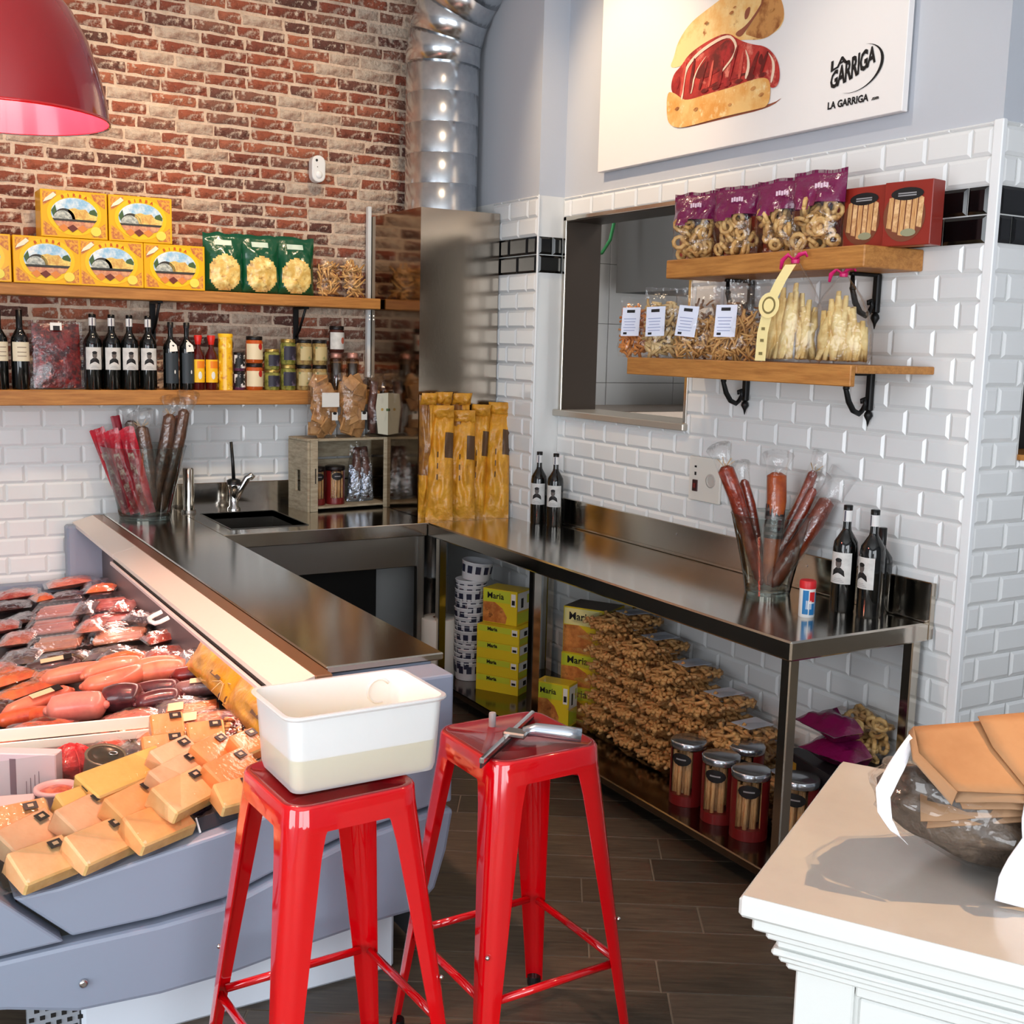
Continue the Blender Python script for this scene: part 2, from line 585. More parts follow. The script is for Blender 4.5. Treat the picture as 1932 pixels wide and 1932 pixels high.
# projecting corner pier at the far end
mb = MB().bb((-0.15, 5.045, 0), (0, 6.1, ZTOP), mi=0).bb((-0.15, 5.045, ZTOP), (0, 6.1, 4.3), mi=1)
wc_ = struct('wall_corner', mb, [grout, plaster])
tile_field(wc_, -5.50, -5.047, 0.1, ZTOP, -5.045 - 0.091, lambda u, z: (-0.15, -u, z), -PI / 2)
tile_field(wc_, -0.148, -0.006, ZT - 2 * TH + 0.001, ZT - 0.001, -0.148 - 0.100, lambda u, z: (u, 5.0449, z), 0.0)
obj('corner_cover', MB().bb((-0.156, 5.038, 0.1), (-0.146, 5.048, ZTOP + 0.002), 0.003), mat('pier_white', (228, 229, 230), 0.3), parent=wc_)
# return wall beyond the outer corner
mb = MB()
for lo, hi in (((0.2, 2.5, 0), (1.6, 2.7, 1.5)), ((0.2, 2.5, 1.5), (0.215, 2.7, 1.75)), ((0.2, 2.5, 1.75), (1.6, 2.7, ZTOP)), ((0.9, 2.5, 1.5), (1.6, 2.7, 1.75))):
    mb.bb(lo, hi, mi=0)
mb.bb((0.2, 2.5, ZTOP), (1.6, 2.7, 4.3), mi=1)
mb.bb((0.0, 2.4985, 0), (0.2, 2.4999, ZTOP), mi=0).bb((0.0, 2.4985, ZTOP), (0.2, 2.4999, 4.3), mi=1)
wf_ = struct('wall_front', mb, [grout, plaster])
tile_field(wf_, 0.008, 1.58, 0.08, ZTOP, 0.008 - 0.02, lambda u, z: (u, 2.4985, z), 0.0, hole=(0.205, 0.9, 1.5, 1.75), limit=280)
struct('trim_1', MB().bb((-0.011, 2.4875, 0.0), (0.010, 2.524, ZTOP + 0.003), 0.003), mat('white_corner_trim', (238, 240, 242), 0.3))
w2 = struct('window_2', MB().bb((0.21, 2.66, 1.5), (0.9, 2.69, 1.75), mi=0).bb((0.212, 2.46, 1.500), (0.9, 2.655, 1.518), mi=1).bb((0.212, 2.44, 1.478), (0.9, 2.49, 1.500), 0.003, mi=2), [dark, wood, white_paint])

# pass-through window: steel lining and sill
mb = MB()
mb.bb((-0.004, W1 - 0.018, WZ0), (0.20, W1 - 0.001, WZ1), mi=1)
mb.bb((-0.004, W0 + 0.001, WZ0), (0.20, W0 + 0.014, WZ1), mi=1)
mb.bb((-0.004, W0 + 0.014, WZ1 - 0.016), (0.20, W1 - 0.018, WZ1 - 0.001), mi=1)
win = struct('window_1', mb, [steel, mat('steel_lining', (74, 64, 56), 0.45, 0.6)])
mb = MB()
for lo, hi in (((-0.012, W1 - 0.016, WZ0), (-0.003, W1 + 0.010, WZ1 + 0.008)), ((-0.012, W0 - 0.010, WZ0), (-0.003, W0 + 0.012, WZ1 + 0.008)), ((-0.012, W0 - 0.01, WZ1 - 0.012), (-0.003, W1 + 0.01, WZ1 + 0.008))):
    mb.bb(lo, hi, 0.002)
struct('window_frame', mb, steel, parent=win)
struct('window_sill', MB().bb((-0.035, W0 - 0.02, WZ0 - 0.028), (0.24, W1 + 0.085, WZ0 + 0.004), 0.004), mat('sill_steel', (196, 190, 180), 0.35, 0.7), parent=win)
# kitchen seen through the pass-through
kp = mat('kitchen_panel', (210, 207, 203), 0.4)
mb = MB().bb((0.2, 6.62, 0), (4.2, 6.75, 4.0), mi=0).bb((4.2, 2.7, 0), (4.3, 6.75, 4.0), mi=0).bb((0.2, 2.7, 3.9), (4.2, 6.62, 4.0), mi=0)
wk = struct('wall_kitchen', mb, [mat('kitchen_joint', (120, 119, 117), 0.8)])
for i in range(7):
    for j in range(8):
        a, z = 0.22 + i * 0.58, 0.40 + j * 0.4
        obj('panel', MB().bb((a, 6.610, z), (a + 0.576, 6.6195, z + 0.397), 0.002), kp, parent=wk) if (i, j) == (0, 0) else None
pm = wk.children[0].data
for i in range(7):
    for j in range(8):
        if (i, j) != (0, 0):
            obj('panel', pm, parent=wk, loc=(i * 0.58, 0, j * 0.536 * 0.746))
struct('wall_kitchen_floor', MB().bb((0.2, 2.7, -0.1), (4.2, 6.62, -0.012)), mat('kitchen_floor', (120, 112, 104), 0.6))
hd = thing('extractor_hood', 'grey steel extractor hood hanging inside the kitchen behind the pass-through window', 'hood', (1.75, 5.75, 2.2))
mb = MB()
for lo, hi in (((-0.43, -0.7, 0), (-0.41, 0.7, 1.69)), ((0.6, -0.7, 0), (0.62, 0.7, 1.69)), ((-0.41, 0.68, 0), (0.6, 0.70, 1.69)), ((-0.41, -0.7, 0), (0.6, -0.68, 1.69))):
    mb.bb(lo, hi)
obj('shell', mb, mat('hood_steel', (86, 83, 80), 0.5, 0.2), hd)
obj('filter', MB().bb((-0.41, -0.68, 0.12), (0.6, 0.68, 0.15)), dark, hd)
kb = thing('kitchen_bench', 'brown steel work bench in the kitchen behind the pass-through', 'bench', (1.6, 6.2, 0))
obj('top', MB().bb((-1.2, -0.35, 1.40), (1.8, 0.36, 1.45), 0.004), mat('bench_steel', (150, 132, 116), 0.35, 0.7), kb)
obj('body', MB().bb((-1.18, -0.33, -0.01), (1.78, 0.36, 1.40)), mat('bench_body', (110, 100, 92), 0.4, 0.6), kb)
oc = thing('kitchen_oven', 'dark brown appliance standing on the kitchen bench at the right of the pass-through', 'oven', (2.15, 6.05, 1.45))
obj('body', MB().box((0, 0, 0.13), (0.42, 0.36, 0.26), 0.01), mat('brown_enamel', (92, 74, 60), 0.35), oc)
obj('lever', MB().tube([(-0.12, -0.2, 0.05), (0.18, -0.2, 0.22)], 0.006, 6), black_plastic, oc)
path = [(1.145, 6.25, 2.85), (1.143, 6.25, 2.62), (1.12, 6.25, 2.52), (1.06, 6.25, 2.435), (0.98, 6.25, 2.41), (0.86, 6.25, 2.41), (0.8, 6.25, 2.46), (0.8, 6.25, 2.9)]
obj('green_cable', MB().tube(path, 0.011, 8), mat('green_rubber', (46, 132, 70), 0.5), label='green cable hanging in a loop behind the pass-through window', cat='cable')
area('kitchen_ceiling_light', (1.6, 4.4, 3.8), (1.6, 5.2, 0), 1.0, 0.4, 38, (1.0, 0.97, 0.93))

# back wall: brick above, tile below
TB = 1.53
mb = MB().bb((-6.5, 6.1, 0), (0.2, 6.32, TB), mi=0).bb((-6.5, 6.1, TB), (0.2, 6.32, 4.3), mi=1)
mortar = mat('old_mortar', (226, 200, 176), 0.95, vary=(14, (190, 164, 142), 0.4, 0.75), bump=(60, 0.6, 0.02))
wb = struct('wall_back', mb, [grout, mortar])
tile_field(wb, -2.78, -0.62, 0.45, TB, -2.518, lambda u, z: (u, 6.1, z), 0.0)
bcols = [(150, 80, 60), (164, 90, 66), (134, 74, 58), (174, 104, 80), (124, 78, 66), (148, 98, 80), (180, 106, 78), (110, 70, 60)]
bmats = []
for i, c in enumerate(bcols):
    m = mat('brick_clay_%d' % i, c, 0.9, vary=(11, tuple(int(v * 0.62) for v in c), 0.4, 0.7), spots=(24 + 3 * i, (214, 192, 172), 0.50 + 0.014 * (i % 4), 0.68), bump=(45, 0.9, 0.02), coords='Object')
    bmats.append(m)
pale = mat('brick_limewashed', (206, 186, 166), 0.95, vary=(15, (158, 126, 108), 0.42, 0.62), bump=(45, 0.9, 0.02))
bmats.append(pale)
def brick_mesh(w, h, seed):
    nx, nz = (5, 2) if w > 0.15 else (3, 2)
    rr = random.Random(seed)
    vs, fs = [], []
    for j in range(nz + 1):
        for i in range(nx + 1):
            e = (i in (0, nx)) or (j in (0, nz))
            d = 0.003 + (0.0 if e else 0.006) + rr.uniform(-0.0035, 0.0035)
            x = (i / nx - 0.5) * w + rr.uniform(-0.004, 0.004)
            z = (j / nz - 0.5) * h + rr.uniform(-0.003, 0.003)
            vs.append((x, -d, z))
    for j in range(nz):
        for i in range(nx):
            a = j * (nx + 1) + i
            fs.append((a, a + 1, a + nx + 2, a + nx + 1))
    ring = [i for i in range(nx + 1)] + [(nx + 1) * j + nx for j in range(1, nz + 1)] + [nz * (nx + 1) + i for i in range(nx - 1, -1, -1)] + [(nx + 1) * j for j in range(nz - 1, 0, -1)]
    b = len(vs)
    vs += [(vs[i][0] * 1.02, 0.004, vs[i][2] * 1.04) for i in ring]
    n = len(ring)
    for k in range(n):
        fs.append((ring[k], b + k, b + (k + 1) % n, ring[(k + 1) % n]))
    return vs, [f[::-1] if len(f) == 4 and max(f) >= b else f for f in fs]
BR = {}
def get_brick(wq, var, mi):
    k = (wq, var, mi)
    if k not in BR:
        vs, fs = brick_mesh(wq, 0.0475, hash((wq, var)) % 9973)
        mb = MB().add(vs, fs, 0, False)
        BR[k] = mb.mesh('brick', bmats[mi])
    return BR[k]
bricks = []
z = TB + 0.03
row = 0
rb = random.Random(11)
while z < 3.86:
    x = -2.86 + rb.uniform(0, 0.1)
    while x < -0.36:
        w = rb.choice((0.115, 0.165, 0.205, 0.215, 0.215, 0.225, 0.13)) if row % 2 == 0 else rb.choice((0.20, 0.215, 0.225, 0.12, 0.18))
        big = noise.noise(Vector((x * 1.3, z * 1.7, 3.3)))
        edge = max(0.0, (x + 0.95) * 1.4)
        pl = rb.random() < 0.16 + max(0, big) * 0.35 + edge * 0.45
        bricks.append((x + w / 2, z + rb.uniform(-0.002, 0.002), w, 8 if pl else rb.choice((0, 0, 1, 1, 2, 3, 4, 5, 6, 7))))
        x += w + rb.uniform(0.012, 0.018)
    z += 0.0632
    row += 1
def bvis(b):
    hid = 0
    if 2.0 < b[1] < 2.27 and b[0] < -0.75: hid = 5
    if b[0] > -0.55: hid += 4
    if b[0] < -2.1 and b[1] > 2.75: hid += 0.5
    if b[0] < -2.62 or b[1] > 3.62: hid += 2
    if 1.5 < b[1] < 1.72: hid += 1
    return hid + abs(b[0] + 1.7) * 0.2
bricks.sort(key=bvis)
for (x, z, w, mi) in bricks[:300]:
    wq = min((0.115, 0.13, 0.165, 0.18, 0.205, 0.215, 0.225), key=lambda q: abs(q - w))
    obj('brick', get_brick(wq, rb.randrange(3), mi), parent=wb, loc=(x, 6.1, z), rot=(0, rb.uniform(-0.012, 0.012), 0))
mb = MB()
for (x, z, w, mi) in bricks[300:]:
    vs, fs = brick_mesh(w, 0.0475, rb.randrange(9999))
    mb.add(vs, fs, mi, False, Matrix.Translation((x, 6.1, z)))
obj('brick_field', mb, bmats, parent=wb, kind='stuff')
# unseen remainder of the room
struct('ceiling', MB().bb((-6.5, -3.0, 4.3), (3.2, 6.32, 4.42)), white_paint)
struct('wall_left', MB().bb((-6.7, 1.8, 0), (-6.5, 6.32, 4.3)).bb((-6.7, -3.0, 0), (-6.5, -0.8, 4.3)).bb((-6.7, -0.8, 0), (-6.5, 1.8, 0.25)).bb((-6.7, -0.8, 3.25), (-6.5, 1.8, 4.3)), plaster)
mb = MB()
for lo, hi in (((-6.5, -3.15, 0), (-6.2, -3.0, 4.3)), ((-1.7, -3.15, 0), (3.2, -3.0, 4.3)), ((-6.2, -3.15, 0), (-1.7, -3.0, 0.25)), ((-6.2, -3.15, 3.25), (-1.7, -3.0, 4.3)), ((-4.0, -3.1, 0.25), (-3.9, -3.02, 3.25))):
    mb.bb(lo, hi)
struct('wall_street', mb, plaster)
struct('wall_side', MB().bb((3.2, -3.0, 0), (3.35, 2.7, 4.3)).bb((1.6, 2.5, 0), (3.2, 2.7, 4.3)), plaster)
# ------------------------------------------------------------------ counters
CZ = 0.94
wcn = thing('wall_counter', 'long brushed steel counter against the white tiled right wall with a low open shelf', 'counter', (-0.33, 3.9, 0))
def L(parent, name, mb, m, **k):      # part given in world coordinates
    o = obj(name, mb, m, parent, **k)
    o.location = -Vector(parent.location)
    return o
mb = MB().bb((-0.66, 2.605, CZ - 0.065), (-0.025, 5.204, CZ), 0.006)
L(wcn, 'worktop', mb, steel)
L(wcn, 'splashback', MB().bb((-0.024, 2.605, CZ - 0.02), (-0.010, 5.04, CZ + 0.135), 0.003).bb((-0.05, 2.607, CZ + 0.001), (-0.024, 5.04, CZ + 0.008), 0.002).bb((-0.034, 2.602, CZ - 0.06), (-0.010, 2.612, CZ + 0.135), 0.002), steel)
for x, y in ((-0.62, 2.645), (-0.06, 2.645), (-0.62, 4.21), (-0.06, 4.21), (-0.62, 5.12), (-0.06, 4.99)):
    L(wcn, 'leg', MB().bb((x - 0.021, y - 0.021, 0.022), (x + 0.021, y + 0.021, CZ - 0.065), 0.004).lathe([(0.016, 0.0), (0.016, 0.022)], 10, M=Matrix.Translation((x, y, 0))), steel)
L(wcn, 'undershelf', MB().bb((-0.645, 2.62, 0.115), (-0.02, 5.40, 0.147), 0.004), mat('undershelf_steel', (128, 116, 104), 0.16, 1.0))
for y in (3.2, 4.0):
    L(wcn, 'bolt', MB().lathe([(0.008, 0), (0.006, 0.004)], 8, M=Matrix.Translation((-0.022, y, CZ + 0.09)) @ Matrix.Rotation(-PI / 2, 4, 'Y')), chrome)

sk = thing('sink_counter', 'steel sink counter along the back wall between the bar top and the tall steel box', 'counter', (-1.2, 5.65, 0))
sx0, sx1, sy0, sy1 = -1.62, -1.24, 5.35, 5.88
mb = MB()
for lo, hi in (((-1.698, 5.206, CZ - 0.03), (sx0, 6.08, CZ)), ((sx1, 5.206, CZ - 0.03), (-0.16, 6.08, CZ)), ((sx0, 5.206, CZ - 0.03), (sx1, sy0, CZ)), ((sx0, sy1, CZ - 0.03), (sx1, 6.08, CZ))):
    mb.bb(lo, hi)
mb.bb((-1.698, 5.200, CZ - 0.065), (-0.662, 5.212, CZ + 0.001), 0.003)
L(sk, 'worktop', mb, steel)
mb = MB()
for lo, hi in (((sx0, sy0, CZ - 0.2), (sx1, sy1, CZ - 0.19)), ((sx0 - 0.006, sy0, CZ - 0.2), (sx0, sy1, CZ + 0.003)), ((sx1, sy0, CZ - 0.2), (sx1 + 0.006, sy1, CZ + 0.003)), ((sx0, sy0 - 0.006, CZ - 0.2), (sx1, sy0, CZ + 0.003)), ((sx0, sy1, CZ - 0.2), (sx1, sy1 + 0.006, CZ + 0.003))):
    mb.bb(lo, hi)
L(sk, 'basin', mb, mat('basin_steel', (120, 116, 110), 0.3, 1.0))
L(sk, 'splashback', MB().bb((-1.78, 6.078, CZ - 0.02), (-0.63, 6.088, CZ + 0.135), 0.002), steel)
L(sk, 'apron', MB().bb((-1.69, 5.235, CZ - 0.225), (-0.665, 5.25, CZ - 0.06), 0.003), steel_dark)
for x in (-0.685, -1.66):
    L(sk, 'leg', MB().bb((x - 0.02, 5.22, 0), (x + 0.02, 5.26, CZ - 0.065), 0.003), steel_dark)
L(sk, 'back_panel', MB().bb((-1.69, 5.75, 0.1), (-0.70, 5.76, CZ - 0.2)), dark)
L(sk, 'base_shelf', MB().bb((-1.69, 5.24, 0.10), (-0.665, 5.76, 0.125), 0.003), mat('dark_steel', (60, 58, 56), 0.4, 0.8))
pst = thing('drain_standpipe', 'short vertical steel pipe standing on the sink counter left of the tap', 'pipe', (-1.66, 5.965, CZ))
obj('pipe', MB().lathe([(0.028, 0.0), (0.028, 0.225), (0.024, 0.232)], 18), steel, pst)
obj('collar', MB().lathe([(0.038, 0.0), (0.036, 0.012)], 18), steel_dark, pst)
fc = thing('sink_tap', 'chrome sink tap with a long upright black lever', 'tap', (-1.42, 5.975, CZ))
obj('body', MB().lathe([(0.034, 0), (0.034, 0.012), (0.024, 0.02), (0.024, 0.11), (0.03, 0.115), (0.03, 0.135)], 16), chrome, fc)
obj('collar', MB().lathe([(0.036, 0.135), (0.036, 0.158), (0.02, 0.165)], 16), black_plastic, fc)
obj('lever', MB().tube([(0, 0, 0.16), (-0.004, 0, 0.25), (-0.012, 0, 0.36)], [0.010, 0.009, 0.008], 8), black_plastic, fc)
obj('spout', MB().tube([(0.01, -0.01, 0.06), (0.035, -0.02, 0.12), (0.062, -0.03, 0.17), (0.082, -0.035, 0.182), (0.095, -0.038, 0.17)], [0.016, 0.017, 0.018, 0.02, 0.016], 10), chrome, fc)

bar = thing('bar_counter', 'flat steel bar top running from the back wall to the stools beside the meat case', 'counter', (-1.88, 4.5, 0))
L(bar, 'top', MB().bb((-2.066, 2.955, CZ - 0.022), (-1.70, 6.08, CZ), 0.004), steel)
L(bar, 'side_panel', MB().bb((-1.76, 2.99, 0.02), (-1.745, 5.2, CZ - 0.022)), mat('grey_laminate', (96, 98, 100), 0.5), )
L(bar, 'end_panel', MB().bb((-2.08, 2.965, 0.24), (-1.735, 2.985, CZ - 0.022), 0.004), mat('case_grey', (140, 150, 168), 0.4))

# ------------------------------------------------------------------ deli case
case_grey = MATS['case_grey']
dc = thing('deli_case', 'grey refrigerated deli case with a sloping deck full of meats and cheeses', 'display case', (-2.5, 4.3, 0))
def bedz(x):
    return 0.60 + 0.12 * (x + 2.1)
def yprism(mb, poly, y0, y1, mi=0):       # (x,z) outline extruded along y
    M = Matrix(((1, 0, 0, 0), (0, 0, 1, 0), (0, 1, 0, 0), (0, 0, 0, 1)))
    b = MB().prism(poly, y0, y1)
    mb.add([M @ Vector(v) for v in b.v], [f[::-1] for f in b.f], mi)
    return mb
upper = [(-1.735, 0.60), (-1.735, 0.535), (-1.80, 0.535), (-2.07, 0.495), (-2.15, 0.472), (-2.32, 0.418), (-2.40, 0.392), (-2.57, 0.380), (-2.775, 0.380), (-2.905, 0.508), (-2.80, 0.512), (-2.60, 0.542), (-2.40, 0.572), (-2.20, 0.615), (-2.09, 0.66), (-2.085, 0.915), (-1.735, 0.915)]
lower = [(-1.735, 0.52), (-1.80, 0.522), (-2.07, 0.482), (-2.15, 0.459), (-2.32, 0.405), (-2.40, 0.379), (-2.57, 0.367), (-2.78, 0.367), (-2.94, 0.365), (-3.4, 0.36), (-3.4, 0.30), (-3.1, 0.27), (-2.93, 0.235), (-2.77, 0.186), (-2.57, 0.176), (-2.38, 0.184), (-2.16, 0.212), (-2.0, 0.228), (-1.85, 0.235), (-1.79, 0.29), (-1.755, 0.40)]
corner = [(-2.795, 0.380), (-2.935, 0.378), (-3.4, 0.373), (-3.4, 0.98), (-2.935, 0.520)]
mb = MB(); yprism(mb, upper, 2.82, 2.95); o = L(dc, 'end_panel', mb, case_grey)
def bev(o, w=0.006, seg=2, ang=40):
    b = o.modifiers.new('bevel', 'BEVEL'); b.width = w; b.segments = seg; b.limit_method = 'ANGLE'; b.angle_limit = math.radians(ang)
bev(o, 0.008)
mb = MB(); yprism(mb, lower, 2.805, 2.96); o = L(dc, 'bumper', mb, case_grey); bev(o, 0.012)
mb = MB(); yprism(mb, corner, 2.80, 2.95); o = L(dc, 'corner_panel', mb, case_grey); bev(o, 0.008)
L(dc, 'gap_backing', MB().bb((-3.4, 2.86, 0.26), (-1.80, 2.955, 0.48)), dark)
L(dc, 'base', MB().bb((-2.74, 2.93, 0.0), (-1.86, 5.9, 0.26), 0.01), mat('case_base_white', (214, 222, 232), 0.45))
L(dc, 'vent_grille', MB().bb((-2.87, 2.94, 0.02), (-2.745, 2.96, 0.20)), mat('vent_mesh', (150, 156, 164), 0.5))
mb = MB()
for k in range(5):
    for j in range(8):
        mb.box((-2.86 + 0.026 * k + (0.013 if j % 2 else 0), 2.938, 0.03 + 0.022 * j), (0.012, 0.004, 0.010), 0)
L(dc, 'vent_slots', mb, dark, kind='stuff')
L(dc, 'lock', MB().lathe([(0.011, 0), (0.011, 0.006), (0.006, 0.008)], 14, M=Matrix.Translation((-2.755, 2.802, 0.262)) @ Matrix.Rotation(PI / 2, 4, 'X')), chrome)
mb = MB()
pts = [(-3.4, bedz(-3.4)), (-2.10, bedz(-2.10)), (-2.10, bedz(-2.1) - 0.03), (-3.4, bedz(-3.4) - 0.03)]
yprism(mb, pts, 2.90, 5.98)
L(dc, 'deck', mb, mat('deck_dark', (52, 42, 42), 0.5))
L(dc, 'rear_wall', MB().bb((-2.098, 2.99, 0.55), (-2.085, 5.98, 0.91)), mat('case_inner', (92, 84, 86), 0.45))
L(dc, 'far_end_panel', MB().bb((-3.4, 5.98, 0.3), (-2.085, 6.05, 0.62), mi=0).bb((-2.26, 5.96, 0.6), (-2.085, 6.05, 0.90), 0.01, mi=0), MATS['case_grey'])
rail_m = mat('ledge_peach_reflection', (240, 222, 208), 0.28, 0.0)  # steel ledge, the reflected red light put into its peach colour
mb = MB(); Mx = Matrix.Rotation(math.radians(-9), 4, 'Y')
yprism(mb, [(-2.120, 0.936), (-2.120, 0.918), (-2.218, 0.890), (-2.218, 0.906)], 2.90, 5.08)
L(dc, 'ledge', mb, rail_m)
mb = MB(); yprism(mb, [(-2.120, 0.936), (-2.120, 0.918), (-2.218, 0.890), (-2.218, 0.906)], 5.084, 6.06)
L(dc, 'ledge', mb, rail_m)
L(dc, 'ledge_trim', MB().bb((-2.119, 2.90, 0.915), (-2.068, 6.06, 0.936), 0.003), mat('trim_brown_reflection', (178, 132, 98), 0.3, 0.8))  # steel band too, its brown reflection put into the colour
mb = MB().bb((-2.236, 2.88, 0.868), (-2.224, 5.05, 0.884), 0.003)
L(dc, 'glass_rail', mb, mat('rail_pink_white', (226, 204, 198), 0.4))
L(dc, 'rail_backing', MB().bb((-2.222, 2.90, 0.872), (-2.13, 5.05, 0.889)), dark)
mb = MB().tube([(-2.24, 4.02, 0.865), (-2.27, 4.02, 0.852), (-2.285, 4.03, 0.846), (-2.292, 4.07, 0.845), (-2.288, 4.11, 0.846), (-2.27, 4.12, 0.852), (-2.24, 4.12, 0.865)], 0.008, 8)
L(dc, 'handle', mb, white_plastic)
pane = film('case_glass', gloss=0.03, rough=0.01, wr=None, tint=(246, 250, 248))
mb = MB(); yprism(mb, [(-2.50, 0.565), (-3.30, 0.462), (-3.30, 0.84), (-2.66, 0.84), (-2.50, 0.74)], 2.845, 2.853)
L(dc, 'end_glass', mb, pane)
tube_l = bpy.data.lights.new('case_lamp', 'AREA')
tube_l.shape = 'RECTANGLE'; tube_l.size = 2.7; tube_l.size_y = 0.05; tube_l.energy = 9; tube_l.color = (1.0, 0.60, 0.50)
tl = bpy.data.objects.new('case_lamp', tube_l); COL.objects.link(tl)
tl.location = (-2.17, 4.4, 0.866)
tl.rotation_euler = Matrix(((0, 1, 0), (-0.835, 0, 0.55), (0.55, 0, 0.835))).transposed().to_euler()
# tall steel box in the corner and its duct
bx = thing('extractor_box', 'tall polished steel box standing on the corner counter under the duct', 'cabinet', (-0.39, 5.745, CZ))
mb = MB().bb((-0.23, -0.335, 0.002), (0.225, 0.33, 1.575), 0.003, faces=None)
mb2 = MB()
hx = (-0.23, 0.225)
mb2.bb((-0.23, -0.335, 0.002), (0.225, 0.33, 1.575), 0, faces={'-x': 1, '-y': 0, '+x': 0, '+y': 0, '-z': 0, '+z': 0})
obj('body', mb2, [mat('box_front_steel', (172, 160, 146), 0.16, 1.0, bump=(30, 0.03, 0.01), stretch=(30, 1, 1)), mirror], bx)
obj('corner_strip', MB().bb((-0.252, 0.285, 0.70), (-0.232, 0.318, 1.63), 0.002), mat('strip_white', (232, 232, 230), 0.45), bx)
for z in (1.02, 1.04):
    obj('screw', MB().lathe([(0.005, 0), (0.004, 0.003)], 8, M=Matrix.Translation((-0.242, 0.285, z)) @ Matrix.Rotation(PI / 2, 4, 'X')), chrome, bx)
du = thing('exhaust_duct', 'round galvanised exhaust duct rising from the steel box and bending into the room', 'duct', (-0.345, 5.74, 2.515))
R_ = 0.195
zs = [0.0, 0.155, 0.31, 0.465, 0.62, 0.775]
for a, b in zip(zs[:-1], zs[1:]):
    obj('duct_section', MB().lathe([(R_, a), (R_, b - 0.003), (R_ - 0.003, b - 0.0015), (R_, b)], 32, caps=False), galv, du)
# elbow
ea, er = Vector((0.42, -0.9, 0)).normalized(), 0.55
prev = None
for k in range(5):
    t0, t1 = k * 0.27, (k + 1) * 0.27
    P = lambda t: ea * (er - er * math.cos(t)) + Vector((0, 0, 0.775 + er * math.sin(t)))
    path = [P(t0), P((t0 + t1) / 2), P(t1)]
    mb = MB().tube(path, [R_ + 0.005, R_, R_], 32)
    obj('duct_section', mb, galv, du)
obj('duct_outlet', MB().tube([P(t1), P(t1) + ea * 0.7], R_, 32), galv, du)
up = thing('waste_pipe', 'bluish metal pipe standing below the corner of the counters', 'pipe', (-0.42, 5.62, 0))
for z in (0.02, 0.30, 0.58):
    obj('pipe_section', MB().lathe([(0.085, z), (0.085, z + 0.27), (0.088, z + 0.272), (0.088, z + 0.279)], 20), galv, up)
# ------------------------------------------------------------------ back wall shelves
def back_shelf(z0, z1, label, xs):
    t = thing('wall_shelf', label, 'shelf', (-1.8, 5.96, z0))
    obj('board', MB().bb((-1.2, -0.088, 0), (1.168, 0.128, z1 - z0), 0.004), wood, t)
    for x in xs:
        mb = MB().bb((x - 0.014, 0.112, -0.32), (x + 0.014, 0.126, 0.0), 0.002).bb((x - 0.014, -0.05, -0.012), (x + 0.014, 0.12, 0.0), 0.002)
        mb.tube([(x, 0.118, -0.16), (x, 0.06, -0.12), (x, -0.03, -0.012)], 0.007, 6)
        obj('bracket', mb, iron, t)
    return t
USZ, LSZ = 2.069, 1.574
back_shelf(2.012, USZ, 'upper honey wood shelf on the brick wall, carrying the yellow biscuit boxes', (0.0, 0.76))
back_shelf(1.500, LSZ, 'lower honey wood shelf on the back wall, carrying bottles and jars', ())

# yellow biscuit boxes, printed front
ybox = mat('box_yellow', (244, 180, 6), 0.4, coat=0.2)
prm = [ybox, mat('print_gold', (252, 200, 20), 0.4, coat=0.2), mat('print_sky', (150, 196, 226), 0.45, vary=(22, (236, 242, 244), 0.4, 0.6)),
       mat('print_town', (214, 160, 84), 0.45, vary=(40, (240, 214, 120), 0.4, 0.6)), mat('print_bridge', (206, 208, 196), 0.45, vary=(60, (140, 146, 140), 0.4, 0.6)),
       mat('print_dark', (58, 54, 48), 0.45), mat('print_tree', (70, 96, 54), 0.45), mat('print_sand', (196, 120, 96), 0.45, vary=(36, (226, 166, 120), 0.4, 0.6)),
       mat('print_biscuit', (226, 136, 62), 0.45), mat('print_choc', (112, 48, 34), 0.45), mat('print_red', (198, 66, 22), 0.45),
       mat('print_cream', (246, 236, 206), 0.45), mat('print_flower', (196, 110, 64), 0.45, vary=(60, (236, 170, 60), 0.42, 0.58)), mat('print_yellow_disc', (240, 220, 90), 0.45)]
BW, BH, BD = 0.297, 0.215, 0.16
mb = MB().box((0, 0, BH / 2), (BW, BD, BH), 0.002)
box_body = mb.mesh('body', ybox)
mb = MB()
D = BD / 2 + 0.0004
def dc_(pts, mi, k):
    decal(mb, pts, D + 0.0006 * k, mi)
fw, fh = BW / 2 - 0.010, BH / 2 - 0.008
zc = BH / 2
for sx in (-1, 1):
    for sz in (-1, 1):
        dc_([(sx * fw, zc + sz * fh), (sx * (fw - 0.062), zc + sz * fh), (sx * (fw - 0.048), zc + sz * (fh - 0.03)), (sx * (fw - 0.02), zc + sz * (fh - 0.052)), (sx * fw, zc + sz * (fh - 0.066))], 12, 1)
dc_(ell(0, zc + 0.002, 0.122, 0.098, 28), 1, 2)
dc_(ell(0, zc + 0.004, 0.104, 0.072, 28), 2, 3)
dc_([(-0.103, zc + 0.012), (-0.085, zc + 0.040), (-0.078, zc + 0.01), (-0.086, zc - 0.032)], 6, 4)
dc_([(0.103, zc + 0.012), (0.09, zc + 0.03), (0.07, zc + 0.022), (0.055, zc - 0.005), (0.10, zc - 0.01)], 6, 4)
dc_([(-0.03, zc + 0.022), (0.0, zc + 0.03), (0.02, zc + 0.024), (0.05, zc + 0.026), (0.07, zc + 0.005), (0.103, zc - 0.002), (0.10, zc - 0.022), (-0.02, zc - 0.022)], 3, 5)
dc_(ell(-0.045, zc - 0.022, 0.048, 0.048, 14, 0, PI), 5, 5)
dc_(ell(-0.052, zc - 0.024, 0.042, 0.040, 14, 0, PI), 4, 6)
